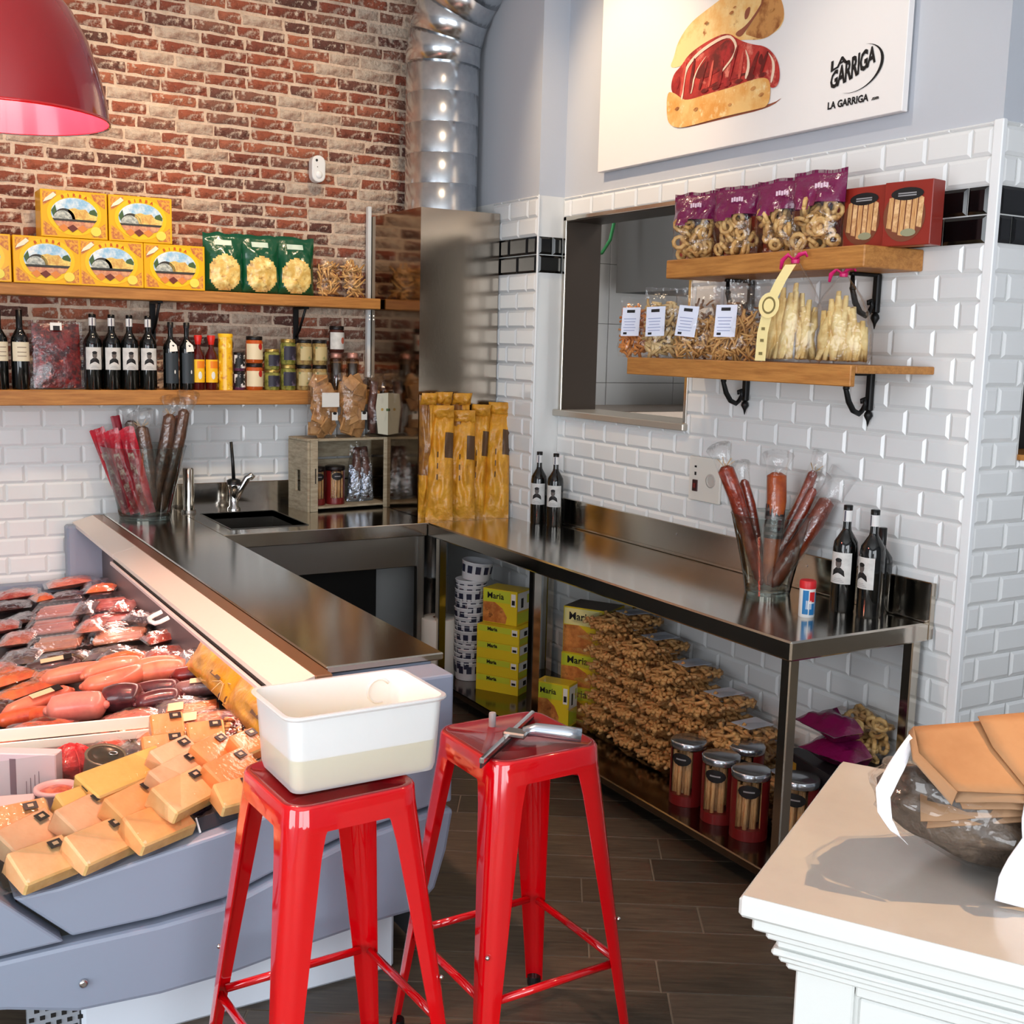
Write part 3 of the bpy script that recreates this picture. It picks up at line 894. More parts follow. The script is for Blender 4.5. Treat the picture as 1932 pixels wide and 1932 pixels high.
dc_([(-0.098, zc - 0.022), (0.100, zc - 0.022), (0.09, zc - 0.034), (-0.09, zc - 0.034)], 5, 6)
dc_([(-0.092, zc - 0.032), (0.093, zc - 0.032), (0.075, zc - 0.055), (0.03, zc - 0.068), (-0.04, zc - 0.068), (-0.078, zc - 0.053)], 7, 6)
for k, (bx_, m_) in enumerate(((-0.052, 8), (-0.012, 9), (0.032, 8))):
    dc_([(bx_ - 0.022, zc - 0.062), (bx_ + 0.004, zc - 0.046), (bx_ + 0.026, zc - 0.064), (bx_ + 0.002, zc - 0.082)], m_, 7)
dc_(ell(0.095, zc - 0.072, 0.024, 0.022, 14), 13, 7)
dc_([(-0.138, zc + 0.048), (-0.128, zc + 0.066), (-0.092, zc + 0.096), (-0.078, zc + 0.084), (-0.10, zc + 0.064)], 11, 7)
for i, ch in enumerate('BIRBA'):
    a = math.radians(112 - 11 * i * 1.0)
    a = math.radians(90 + 26 - 13 * i)
    M = Matrix.Translation((0.118 * math.cos(a), -(D + 0.005), zc + 0.002 + 0.085 * math.sin(a))) @ Matrix.Rotation(-(a - PI / 2) * 0.8, 4, 'Y') @ RX90
    text_geo(ch, 0.021, M, mb, 10, 0.0006)
box_print = mb.mesh('front_print', prm)
bt = thing('biscuit_box', 'yellow biscuit box, left one of the pair on the top row of the box stack', 'box', (-2.20, 5.945, USZ + BH + 0.002), group='yellow biscuit boxes')
obj('body', box_body, None, bt)
obj('front_print', box_print, None, bt)
for x, z, lb in ((-1.895, 1, 'yellow biscuit box, right one of the pair on the top row of the box stack'),
                 (-2.630, 0, 'yellow biscuit box cut off by the left picture edge, bottom row'),
                 (-2.326, 0, 'yellow biscuit box on the bottom row, second from the left picture edge'),
                 (-2.035, 0, 'yellow biscuit box in the bottom row below both top boxes'),
                 (-1.738, 0, 'yellow biscuit box at the right end of the bottom row beside the green bags')):
    dup(bt, (x, 5.945, USZ + (BH + 0.002) * z), random.uniform(-0.02, 0.02), label=lb)

# green snack bags with an oval window
green = mat('bag_green', (10, 78, 48), 0.22, coat=0.4, bump=(30, 0.35, 0.01))
chips = mat('print_chips', (226, 184, 96), 0.35, coat=0.3, vary=(34, (250, 226, 150), 0.42, 0.62), spots=(26, (150, 104, 44), 0.56, 0.7))
def gwin(u, v, s):
    return 1 if s == 0 and ((u - 0.5) / 0.40) ** 2 + ((v - 0.33) / 0.31) ** 2 < 1 else (2 if s == 0 and 0.8 < v < 0.87 and 0.25 < u < 0.7 else 0)
for i, (x, lb) in enumerate(((-1.475, 'green snack bag with an oval window, next to the yellow boxes'), (-1.283, 'green snack bag with an oval window, middle of three'), (-1.095, 'green snack bag with an oval window, beside the clear twist bags'))):
    t = thing('snack_bag', lb, 'bag', (x, 5.94, USZ), random.uniform(-0.05, 0.05), 'green snack bags on the upper shelf')
    mb = MB().pillow(0.205, 0.295, 0.10, 26, 34, seed=i, mfun=gwin, stand=True, wr=0.12)
    obj('bag', mb, [green, chips, mat('print_white', (200, 220, 205), 0.4)], t)

def sticks(n, w, h, t, ln, rad, seed, flat=False, sides=4, spread=1.0, z0=0.0, box=False):
    """loose sticks filling a bag volume (x width, y thickness, z height)"""
    rr = random.Random(seed)
    mb = MB()
    for _ in range(n):
        u, v = rr.uniform(-1, 1), rr.uniform(0.02, 0.98)
        k = (1 - abs(u) ** 3) if not box else 1
        kv = 1.0 if box else (1 - abs(2 * v - 1) ** 4)
        p = Vector((u * (w / 2 - ln * 0.25), rr.uniform(-1, 1) * (t / 2 - rad) * k * max(0.15, kv), z0 + v * h))
        d = Vector((rr.gauss(0, 1), rr.gauss(0, 0.35), rr.gauss(0, spread))).normalized() * ln / 2 * rr.uniform(0.7, 1.1)
        bend = Vector((rr.gauss(0, 1), rr.gauss(0, 1), rr.gauss(0, 1))) * ln * 0.06
        r2 = rad * rr.uniform(0.7, 1.15)
        mb.tube([p - d, p + bend, p + d], [r2 * 0.8, r2, r2 * 0.8], sides)
    return mb
straw = mat('bread_straw', (226, 178, 112), 0.6, vary=(20, (192, 136, 76), 0.4, 0.7))
straw_d = mat('bread_brown', (176, 116, 62), 0.6, vary=(20, (130, 78, 38), 0.4, 0.7))
pale_b = mat('bread_pale', (224, 196, 142), 0.6, vary=(18, (190, 148, 92), 0.4, 0.7))
orange_b = mat('bread_orange', (226, 150, 78), 0.6, vary=(20, (190, 106, 46), 0.4, 0.7))
for i, (x, lb) in enumerate(((-0.905, 'clear bag of golden twists on the upper shelf beside the green bags'), (-0.76, 'clear bag of golden twists on the upper shelf against the steel box'))):
    t = thing('twist_bag', lb, 'bag', (x, 5.95, USZ), 0.1 * i, 'clear twist bags')
    obj('film', MB().pillow(0.15, 0.235, 0.10, 10, 12, seed=20 + i, stand=True, taper=0.15), clear, t)
    obj('twists', sticks(70, 0.13, 0.17, 0.075, 0.07, 0.007, 40 + i), straw, t, loc=(0, 0, 0.01), kind='stuff')

# bottles
glass_d = mat('dark_bottle_glass', (8, 9, 8), 0.06, 0, 0.6, coat=0.3)
foil_b = mat('black_foil', (14, 13, 14), 0.3, 0.2)
foil_w = mat('white_neck_label', (226, 224, 222), 0.4)
lab_w = mat('bottle_label', (218, 216, 212), 0.6, vary=(30, (196, 194, 190), 0.4, 0.7))
lab_c = mat('cream_label', (226, 214, 186), 0.6)
skin_print = mat('print_grey', (96, 88, 84), 0.6)
def bottle_prof(r, h):
    return [(r * 0.93, 0), (r, 0.008), (r, h * 0.60), (r * 0.93, h * 0.66), (r * 0.62, h * 0.72), (r * 0.38, h * 0.765), (r * 0.33, h * 0.80), (r * 0.33, h * 0.985), (r * 0.30, h)]
def wine_bottle(label, loc, rotz, style='bust', h=0.365, r=0.041, group=None):
    t = thing('wine_bottle', label, 'bottle', loc, rotz, group)
    obj('glass', MB().lathe(bottle_prof(r, h), 24), glass_d, t)
    mb = MB()
    if style == 'bust':
        mb.lathe([(r * 0.36, h * 0.955), (r * 0.37, h * 1.0), (r * 0.3, h * 1.004)], 16)
        obj('capsule', mb, foil_b, t)
        mb = MB()
        mb.lathe([(r * 0.37, h * 0.85), (r * 0.37, h * 0.955)], 20, caps=False)
        arc_band(mb, r * 0.385, -PI / 2 - 0.28, -PI / 2 + 0.1, h * 0.853, h * 0.952, 4, 1)
        obj('neck_label', mb, [foil_w, mat('neck_stripe', (92, 88, 102), 0.5)], t)
        mb = MB()
        zl0, zl1 = h * 0.27, h * 0.565
        arc_band(mb, r + 0.0008, -PI / 2 - 1.05, -PI / 2 + 1.05, zl0, zl1, 12, 0)
        lh = zl1 - zl0
        wrap(mb, r + 0.0014, [(-0.024, zl0 + lh * .24), (0.024, zl0 + lh * .24), (0.021, zl0 + lh * .42), (0.009, zl0 + lh * .52), (-0.009, zl0 + lh * .52), (-0.021, zl0 + lh * .42)], 1)
        wrap(mb, r + 0.0020, ell(0, zl0 + lh * .66, 0.0115, lh * 0.165, 12), 2)
        wrap(mb, r + 0.0026, ell(0, zl0 + lh * .76, 0.0125, lh * 0.07, 10), 1)
        for k in range(3):
            arc_band(mb, r + 0.0014, -PI / 2 - 0.5 + 0.1 * k, -PI / 2 + 0.5 - 0.12 * k, zl0 + lh * (0.06 + 0.05 * k), zl0 + lh * (0.075 + 0.05 * k), 4, 3)
        obj('label', mb, [lab_w, ink, skin_print, mat('print_line', (150, 148, 150), 0.6)], t)
    elif style == 'cream':
        mb.lathe([(r * 0.36, h * 0.74), (r * 0.36, h * 1.0), (r * 0.3, h * 1.004)], 16)
        obj('capsule', mb, foil_b, t)
        mb = MB()
        arc_band(mb, r + 0.0008, -PI / 2 - 1.1, -PI / 2 + 1.1, h * 0.36, h * 0.60, 12, 0)
        for k, zz in enumerate((0.42, 0.47, 0.53)):
            arc_band(mb, r + 0.0014, -PI / 2 - 0.5, -PI / 2 + 0.5, h * zz, h * (zz + 0.008), 6, 1)
        obj('label', mb, [lab_c, mat('print_brown', (120, 96, 80), 0.6)], t)
    elif style == 'plain':
        mb.lathe([(r * 0.36, h * 0.80), (r * 0.36, h * 1.0), (r * 0.3, h * 1.004)], 16)
        obj('capsule', mb, foil_b, t)
    elif style == 'oil':
        mb.lathe([(r * 0.40, h * 0.92), (r * 0.40, h * 1.0), (r * 0.3, h * 1.004)], 16)
        obj('cap', mb, black_plastic, t)
        mb = MB()
        arc_band(mb, r + 0.0008, -PI / 2 - 1.1, -PI / 2 + 1.1, h * 0.10, h * 0.55, 12, 0)
        wrap(mb, r + 0.0014, ell(0.006, h * 0.27, 0.004, 0.010, 8), 1)
        obj('label', mb, [mat('slate_label', (44, 52, 58), 0.5), paper_white], t)
        obj('neck_tag', MB().prism([(-0.022, 0), (0.02, 0.004), (0.018, 0.035), (-0.006, 0.058), (-0.018, 0.04)], 0, 0.0012, M=Matrix.Translation((0.0, -r * 1.10, h * 0.565)) @ Matrix.Rotation(math.radians(75), 4, 'X')), paper_white, t)
    return t
BY = 5.915
for x, lb in ((-2.126, 'wine bottle with a portrait label, right beside the vacuum packed ham'), (-2.037, 'wine bottle with a portrait label, second from the ham pack'), (-1.952, 'wine bottle with a portrait label, third from the ham pack'), (-1.862, 'wine bottle with a portrait label, next to the dark oil bottles')):
    wine_bottle(lb, (x, BY, LSZ), random.uniform(-0.15, 0.25), 'bust', 0.362, group='portrait label wine bottles on the lower shelf')
    wine_bottle('hidden wine bottle in the back row, behind the ' + lb.split(', ')[1].replace('right beside the vacuum packed ham', 'first one from the ham pack').replace('next to the dark oil bottles', 'one beside the oil bottles').replace('second', 'second one').replace('third', 'third one'), (x + 0.022, BY + 0.095, LSZ), 0.1, 'bust', 0.362, group='portrait label wine bottles in the back row')
wine_bottle('dark wine bottle with a plain cream label, left of the vacuum packed ham', (-2.452, BY, LSZ), 0.1, 'cream', 0.37)
wine_bottle('dark wine bottle with a cream label cut off at the left picture edge', (-2.545, BY, LSZ), 0.3, 'cream', 0.37)
wine_bottle('dark oil bottle with a white paper neck tag, beside the portrait bottles', (-1.752, BY, LSZ), 0.15, 'oil', 0.335, 0.037)
wine_bottle('dark oil bottle with a white paper neck tag, beside the red capped sauces', (-1.672, BY, LSZ), 0.2, 'oil', 0.335, 0.037)
# vacuum packed ham
ham_m = mat('cured_ham', (118, 22, 18), 0.3, coat=0.5, vary=(34, (52, 8, 8), 0.42, 0.58), spots=(42, (206, 110, 90), 0.60, 0.70), bump=(26, 0.5, 0.012))
t = thing('ham_pack', 'large flat vacuum pack of dark red cured ham on the lower shelf between bottles', 'pack', (-2.288, 5.915, LSZ), 0, rot=(math.radians(-6), 0, 0))
obj('meat', MB().pillow(0.215, 0.305, 0.03, 14, 16, seed=5, wr=0.1, crimp=0.0, pinch=0.0, M=Matrix.Translation((0, 0, 0.008))), ham_m, t)
obj('film', MB().pillow(0.245, 0.325, 0.036, 12, 14, seed=6, wr=0.15, pinch=0.0), clear, t)
mb = MB().box((0.0, -0.021, 0.298), (0.052, 0.002, 0.036), 0, mi=0).box((0.002, -0.023, 0.290), (0.03, 0.002, 0.022), 0, mi=1)
obj('sticker', mb, [paper_white, ink], t)
# sauce bottles with red caps
sauce = mat('dark_red_sauce', (74, 14, 12), 0.1, coat=0.3)
for x, lb in ((-1.615, 'red capped sauce bottle with a yellow label, beside the oil bottle'), (-1.548, 'red capped sauce bottle with a yellow label, beside the tall yellow tin')):
    t = thing('sauce_bottle', lb, 'bottle', (x, BY, LSZ), 0.1, 'red capped sauce bottles')
    r, h = 0.031, 0.275
    obj('glass', MB().lathe([(r * .9, 0), (r, 0.006), (r, h * .62), (r * .8, h * .68), (r * .42, h * .76), (r * .38, h * .84)], 18), sauce, t)
    obj('cap', MB().lathe([(r * .44, h * .83), (r * .5, h * .87), (r * .68, h * .98), (r * .6, h)], 16), mat('red_cap', (206, 34, 24), 0.35), t)
    mb = MB()
    arc_band(mb, r + .0008, -PI / 2 - 1.4, -PI / 2 + 1.4, h * .14, h * .56, 14, 0)
    arc_band(mb, r + .0014, -PI / 2 - 0.5, -PI / 2 + 0.9, h * .40, h * .53, 8, 1)
    wrap(mb, r + .0014, ell(-0.002, h * .27, 0.010, 0.020, 10), 2)
    obj('label', mb, [mat('label_yellow', (244, 190, 28), 0.5), mat('label_orange', (236, 130, 20), 0.5), paper_white], t)
t = thing('yellow_tin', 'tall cylindrical yellow tin on the lower shelf beside the red capped sauces', 'tin', (-1.475, BY, LSZ))
obj('body', MB().lathe([(0.036, 0), (0.036, 0.268), (0.035, 0.275)], 22), mat('tin_yellow', (240, 186, 24), 0.3, coat=0.3, vary=(30, (206, 132, 20), 0.52, 0.62), spots=(22, (252, 226, 110), 0.56, 0.64)), t)
obj('lid', MB().lathe([(0.0375, 0.268), (0.0375, 0.283), (0.035, 0.286)], 22), mat('label_yellow'), t) if False else obj('lid', MB().lathe([(0.0375, 0.268), (0.0375, 0.283), (0.035, 0.286)], 22), MATS['label_yellow'], t)

# jars
def jar(label, loc, r, h, body, lidm, labm=None, group=None, lab=(0.2, 0.75), lw=1.3, disc=None, rotz=0.0, name='jar'):
    t = thing(name, label, 'jar', loc, rotz, group)
    obj('body', MB().lathe([(r * .9, 0), (r, 0.006), (r, h * .80), (r * .88, h * .86), (r * .86, h * .9)], 18), body, t)
    obj('lid', MB().lathe([(r * .93, h * .86), (r * .95, h * .88), (r * .95, h * .985), (r * .88, h)], 18), lidm, t)
    if labm:
        mb = MB()
        arc_band(mb, r + .0008, -PI / 2 - lw, -PI / 2 + lw, h * lab[0], h * lab[1], 10, 0)
        if disc:
            wrap(mb, r + .0014, ell(disc[0] * r, h * disc[1], r * .3, h * .13, 10), 1)
        obj('label', mb, [labm, disc[2] if disc else labm], t)
    return t
olive = mat('olive_brine', (150, 146, 70), 0.1, coat=0.3, vary=(30, (90, 94, 36), 0.42, 0.6))
amber = mat('amber_jam', (190, 84, 30), 0.08, coat=0.4)
gold = mat('gold_lid', (176, 150, 84), 0.3, 0.8)
dlid = mat('dark_lid', (26, 22, 22), 0.35, 0.3)
beige = mat('beige_preserve', (176, 148, 92), 0.1, coat=0.3, vary=(26, (120, 96, 56), 0.42, 0.6))
dlab = mat('dark_label', (40, 36, 52), 0.5, vary=(18, (120, 108, 130), 0.5, 0.62))
wlab = mat('pale_label', (232, 214, 178), 0.5)
red_d = mat('print_red_disc', (190, 44, 36), 0.5)
blab = mat('beige_label', (196, 176, 126), 0.5, vary=(20, (116, 128, 84), 0.5, 0.62))
purple_j = mat('purple_jar', (86, 44, 72), 0.15, coat=0.3)
JY = 5.92
bwlab = mat('black_white_label', (18, 18, 20), 0.5, vary=(26, (230, 226, 224), 0.5, 0.56))
for z, lb in ((0, 'small dark purple jar with a black and white label, bottom of its stack'), (0.098, 'small dark purple jar with a black and white label, top of its stack')):
    jar(lb, (-1.402, JY, LSZ + z), 0.030, 0.096, purple_j, dlid, bwlab, 'purple jars', (0.15, 0.85), 1.2)
for z, lb in ((0, 'orange jam jar with a pale label and red seal, bottom of its stack'), (0.139, 'orange jam jar with a pale label and red seal, top of its stack')):
    jar(lb, (-1.322, JY, LSZ + z), 0.044, 0.138, amber, dlid, wlab, 'orange jam jars', (0.14, 0.72), 1.35, (0.5, 0.62, red_d))
cols = [(-1.228, 0.040, 0.106, olive, dlab, 'green olive jar', 'beside the orange jam'), (-1.140, 0.041, 0.133, olive, dlab, 'tall olive jar with a dark label', 'in the middle of the jars'),
        (-1.052, 0.042, 0.133, beige, blab, 'beige preserve jar', 'beside the tall olive jar'), (-0.965, 0.041, 0.133, beige, blab, 'beige preserve jar', 'beside the spice grinders')]
for x, r, h, bm, lm, nm, wh in cols:
    for k, wz in ((0, 'bottom of two,'), (1, 'top of two,')):
        jar('%s, %s %s' % (nm, wz, wh), (x, JY, LSZ + k * (h + .001)), r, h, bm, gold if bm is olive else dlid, lm, 'stacked olive and preserve jars', (0.18, 0.72), 1.0, rotz=random.uniform(-.3, .3))
grind = film('grinder_glass', gloss=0.10, rough=0.05, wr=None, tint=(230, 214, 190))
for x, lb in ((-0.870, 'spice grinder with a coppery cap, under the black lidded jar'), (-0.775, 'spice grinder with a coppery cap, against the steel box')):
    t = thing('spice_grinder', lb, 'grinder', (x, JY, LSZ), 0, 'spice grinders')
    obj('spice', MB().lathe([(0.026, 0.004), (0.026, 0.145)], 14), mat('dark_spice', (54, 44, 46), 0.7), t)
    obj('glass', MB().lathe([(0.034, 0), (0.035, 0.004), (0.035, 0.165), (0.026, 0.172)], 18), grind, t)
    obj('cap', MB().lathe([(0.028, 0.172), (0.030, 0.175), (0.029, 0.198), (0.026, 0.202)], 16), mat('copper_cap', (196, 140, 124), 0.35, 0.5), t)
jar('black lidded jar with a white and red label, standing on a spice grinder', (-0.868, JY, LSZ + 0.2025), 0.041, 0.140, mat('brown_paste', (70, 34, 28), 0.2), dlid, lab_w, None, (0.12, 0.76), 1.3, (0.55, 0.45, mat('print_brick', (186, 96, 74), 0.5)))

# crate on the sink counter
ctim = mat('pale_crate_wood', (186, 172, 146), 0.65, vary=(7, (150, 134, 110), 0.38, 0.7), stretch=(2, 2, 10))
CX0, CX1, CY0, CY1, CZ0, CZ1 = -0.255, 0.255, -0.115, 0.115, 0.0, 0.385
cr = thing('wooden_crate', 'pale wooden crate standing open side forward on the sink counter', 'crate', (-0.850, 5.90, CZ), math.radians(6))
for k in range(2):
    obj('base_board', MB().bb((CX0 + 0.02, CY0 + 0.116 * k, 0.012), (CX1 - 0.02, CY0 + 0.113 + 0.116 * k, 0.024), 0.002), ctim, cr)
    obj('top_board', MB().bb((CX0 + 0.0, CY0 + 0.116 * k, CZ1 - 0.014), (CX1, CY0 + 0.113 + 0.116 * k, CZ1), 0.002), ctim, cr)
for sx in (CX0, CX1 - 0.014):
    mb = MB()
    x0, x1 = sx, sx + 0.014
    for lo, hi in (((x0, CY0, 0.0), (x1, CY1, 0.10)), ((x0, CY0, 0.215), (x1, CY1, CZ1 - 0.015)), ((x0, CY0, 0.10), (x1, -0.03, 0.215)), ((x0, 0.03, 0.10), (x1, CY1, 0.215))):
        mb.bb(lo, hi)
    obj('side_panel', mb, ctim, cr)
for k in range(3):
    obj('back_slat', MB().bb((CX0 + 0.014, CY1 - 0.010, 0.03 + 0.118 * k), (CX1 - 0.014, CY1, 0.135 + 0.118 * k), 0.002), ctim, cr)
for sx in (CX0 + 0.014, CX1 - 0.056):
    obj('front_batten', MB().bb((sx, CY0 - 0.012, 0.0), (sx + 0.042, CY0 - 0.001, CZ1 - 0.0), 0.002), ctim, cr)
    obj('slot', MB().bb((sx + 0.024, CY0 - 0.0128, 0.15), (sx + 0.030, CY0 - 0.0118, 0.23)), dark, cr)
# ------------------------------------------------------------------ goods on and in the crate
def crate_pt(x, y, z):
    a = math.radians(6)
    return (-0.850 + x * math.cos(a) - y * math.sin(a), 5.90 + x * math.sin(a) + y * math.cos(a), CZ + z)
maroon = mat('maroon_print', (112, 22, 22), 0.4, coat=0.2)
stick_mat = mat('printed_breadstick', (222, 176, 120), 0.5, vary=(60, (180, 120, 66), 0.4, 0.65), stretch=(6, 6, 0.4))
def stick_tin(label, loc, rotz, r=0.052, h=0.20, lid=None, group=None):
    """see-through tin of breadsticks: clear wall, sticks inside, red foot band, oval emblem"""
    t = thing('breadstick_jar', label, 'jar', loc, rotz, group)
    mb = MB()
    rr = random.Random(3)
    for k in range(22):
        a = rr.uniform(0, 2 * PI); q = r * 0.80 * math.sqrt(rr.random())
        mb.tube([(q * math.cos(a), q * math.sin(a), 0.012), (q * math.cos(a + .1), q * math.sin(a + .1), h * rr.uniform(.78, .86))], r * .13, 6)
    obj('breadsticks', mb, stick_mat, t, kind='stuff')
    obj('wall', MB().lathe([(r, 0.0), (r, h * .9)], 24), clear, t)
    mb = MB().lathe([(r * 1.004, 0), (r * 1.01, h * .16)], 24)
    arc_band(mb, r * 1.008, -PI / 2 + 0.7, -PI / 2 + 2 * PI - 0.7, 0.0, h * .88, 20, 0)
    obj('red_label', mb, maroon, t)
    mb = MB()
    wrap(mb, r * 1.012, ell(0, h * .74, r * .62, h * .10, 14), 0)
    arc_band(mb, r * 1.016, -PI / 2 - 0.3, -PI / 2 + 0.3, h * .73, h * .752, 4, 1)
    obj('emblem', mb, [ink, mat('print_line')], t) if False else obj('emblem', mb, [ink, MATS['print_line']], t)
    obj('lid', MB().lathe([(r * 1.02, h * .89), (r * 1.05, h * .90), (r * 1.05, h * .985), (r * .95, h), (r * .2, h * 1.002)], 24), lid or mat('tin_lid', (186, 190, 196), 0.18, 0.9), t)
    return t
stick_tin('breadstick jar with a dark lid in the wooden crate, left of two', crate_pt(-0.165, -0.03, 0.0255), 0.05, 0.050, 0.205, dlid, 'breadstick jars in the crate')
stick_tin('breadstick jar with a dark lid in the wooden crate, beside the silvery packs', crate_pt(-0.050, -0.03, 0.0255), -0.1, 0.052, 0.205, dlid, 'breadstick jars in the crate')
silver = mat('silvery_film', (176, 188, 206), 0.18, 0.85, bump=(26, 1.0, 0.03))
dried = mat('dark_dried_sausage', (78, 46, 40), 0.45, vary=(24, (120, 82, 70), 0.45, 0.65), bump=(40, 0.5, 0.01))
for x, a, lb in ((0.075, 0.08, 'silvery wrapped dry sausage pack in the crate, beside the jars'), (0.155, -0.06, 'silvery wrapped dry sausage pack in the crate, against the right side')):
    t = thing('sausage_pack', lb, 'pack', crate_pt(x, -0.01, 0.0255), 0, 'silvery packs in the crate', rot=(0, a, math.radians(6)))
    obj('sausage', MB().tube([(0, 0, 0.02), (0.006, 0, 0.14), (-0.004, 0, 0.30)], [0.02, 0.030, 0.022], 10), dried, t)
    obj('film', MB().pillow(0.095, 0.335, 0.075, 10, 16, seed=3 + int(x * 100), wr=0.3), clear_soft, t)
    obj('foil', MB().pillow(0.088, 0.20, 0.066, 8, 10, seed=9 + int(x * 100), wr=0.35), silver, t)
for x, lb in ((-0.155, 'clear bag of square biscuits with a white label, on the crate, left'), (0.02, 'clear bag of square biscuits on top of the crate, middle')):
    t = thing('biscuit_bag', lb, 'bag', crate_pt(x, -0.085, CZ1 + 0.001), math.radians(6), 'square biscuit bags on the crate')
    rr = random.Random(int(x * 1000))
    mb = MB()
    for k in range(40):
        mb.box((0, 0, 0), (0.070, 0.012, 0.070), 0.003, M=Matrix.Translation((rr.uniform(-.050, .050), rr.uniform(-.032, .032), 0.035 + 0.27 * k / 40)) @ Euler((rr.gauss(0, .25), rr.gauss(0, .5), rr.gauss(0, .2))).to_matrix().to_4x4())
    obj('biscuits', mb, mat('square_biscuit', (196, 146, 92), 0.6, vary=(14, (150, 100, 56), 0.4, 0.65)), t, kind='stuff')
    obj('film', MB().pillow(0.165, 0.345, 0.11, 12, 14, seed=int(x * 50) + 60, stand=False, wr=0.15, pinch=0.0), clear_soft, t)
    if x < -0.1:
        obj('label', MB().box((0.02, -0.058, 0.205), (0.10, 0.002, 0.075), 0), paper_white, t)
    mb = MB().box((0.045, -0.057, 0.118), (0.034, 0.002, 0.042), 0, mi=0)
    decal(mb, ell(0.045, 0.134, 0.012, 0.008, 10), 0.0585, 1)
    obj('seal', mb, [paper_white, ink], t)
t = thing('sausage_bag', 'clear bag with a tall white label on top of the crate beside the steel box', 'bag', crate_pt(0.178, -0.085, CZ1 + 0.001), math.radians(4))
obj('sausage', MB().tube([(-0.03, 0, 0.02), (-0.035, 0, 0.15), (-0.02, 0, 0.30)], [0.02, 0.026, 0.02], 10), dried, t)
obj('film', MB().pillow(0.125, 0.36, 0.08, 12, 16, seed=77, wr=0.35), clear_soft, t)
mb = MB().prism([(-0.03, 0.02), (0.035, 0.01), (0.045, 0.16), (0.03, 0.24), (-0.035, 0.235), (-0.045, 0.16)], 0, 0.002, M=Matrix.Translation((0.012, -0.043, 0.0)) @ RX90)
decal(mb, ell(0.005, 0.15, 0.008, 0.008, 10), 0.0465, 1)
decal(mb, ell(0.035, 0.148, 0.006, 0.008, 10), 0.0465, 2)
obj('label', mb, [mat('cream_card', (214, 210, 190), 0.6), mat('print_ochre', (190, 160, 90), 0.6), MATS['print_tree']], t)

# vases of dry sausages
vg = film('vase_glass', gloss=0.07, rough=0.02, wr=None, tint=(222, 230, 228), edge=1.0)
def vase(label, loc, rb, rt, h):
    t = thing('glass_vase', label, 'vase', loc)
    prof = [(rb * 0.99, 0), (rb, 0.006)] + [(rb + (rt - rb) * (k / 6) ** 1.15, 0.01 + (h - 0.01) * k / 6) for k in range(1, 7)]
    obj('wall', MB().lathe(prof, 32, caps=False), vg, t)
    obj('base', MB().lathe([(rb * 0.97, 0.0005), (rb * 0.99, 0.012), (rb * 0.9, 0.024), (rb * 0.5, 0.018)], 28), mat('thick_glass', (214, 222, 220), 0.03, 0, 0.5, trans=0.9), t)
    mb = MB()
    mb.lathe([(prof[-1][0] - 0.003, h - 0.002), (prof[-1][0] + 0.002, h), (prof[-1][0] - 0.003, h + 0.002)], 32, caps=False)
    obj('rim', mb, vg, t)
    return t
salami = mat('red_brown_sausage', (150, 58, 36), 0.25, coat=0.5, vary=(18, (108, 34, 22), 0.4, 0.65), bump=(50, 0.4, 0.01))
salami_d = mat('brown_sausage', (104, 66, 44), 0.4, coat=0.3, vary=(20, (50, 30, 24), 0.4, 0.65), bump=(50, 0.5, 0.01))
orange_s = mat('orange_card', (186, 92, 40), 0.4, vary=(14, (140, 54, 26), 0.4, 0.7))
def in_frame(o, base, top):
    """stand a thing along base->top, its front staying towards the shop"""
    b, t_ = Vector(base), Vector(top)
    d = t_ - b
    Z = d.normalized()
    X = (Vector((1, 0, 0)) - Z * Z.x).normalized()
    o.location = b
    o.rotation_euler = Matrix((X, Z.cross(X), Z)).transposed().to_euler()
    return d.length
def dry_sausage(label, base, top, r, m, tail=True, band=False, film_len=1.15, group=None, r_top=None):
    t = thing('dry_sausage', label, 'sausage', base, group=group)
    ln = in_frame(t, base, top)
    rt_ = r_top or r
    path = [(0, 0, 0), (0.003, 0, ln * .06), (0.008, 0.004, ln * .4), (0.006, -0.004, ln * .75), (0, 0, ln * .97), (0, 0, ln)]
    obj('casing', MB().tube(path, [r * .4, r * .9, r, (r + rt_) / 2, rt_ * .9, rt_ * .4], 12), m, t)
    obj('film', MB().tube([(0, 0, 0.005), (0.008, 0, ln * .5), (0, 0, ln * .95), (0.01, 0.01, ln * 1.06), (0.0, 0.0, ln * film_len)], [r * 1.15, r * 1.2, r * 1.12, r * 1.3, r * 1.9], 12), clear_soft, t)
    if tail:
        mb = MB()
        rr = random.Random(int(ln * 1e5))
        for k in range(7):
            d = Vector((rr.uniform(-1, 1), rr.uniform(-1, 1), rr.uniform(.3, 1))).normalized() * 0.045
            mb.tube([(0, 0, ln * .985), Vector((0, 0, ln * .985)) + d], 0.0012, 4)
        obj('string', mb, mat('twine', (206, 170, 120), 0.8), t)
    if band:
        mb = MB().lathe([(r * 1.12, ln * .42), (r * 1.12, ln * .72)], 14, caps=False, M=Matrix.Translation((0.007, 0, 0)))
        for k in range(4):
            mb.lathe([(r * 1.135, ln * (.45 + .07 * k)), (r * 1.135, ln * (.475 + .07 * k))], 14, mi=1, caps=False, M=Matrix.Translation((0.007, 0, 0)))
        obj('band', mb, [mat('black_band', (30, 32, 34), 0.4), MATS['print_grey']], t)
    return t
VR = Vector((-0.212, 3.206, CZ))
vase('clear glass vase of dry sausages on the wall counter, near the small tin', VR, 0.085, 0.150, 0.30)
Rr = Vector((0.8635, -0.5043, 0))       # to the right as seen from the shop
Ff = Vector((0.5043, 0.8635, 0))
def vp(a, b, z, o=VR):
    return o + Rr * a + Ff * b + Vector((0, 0, z))
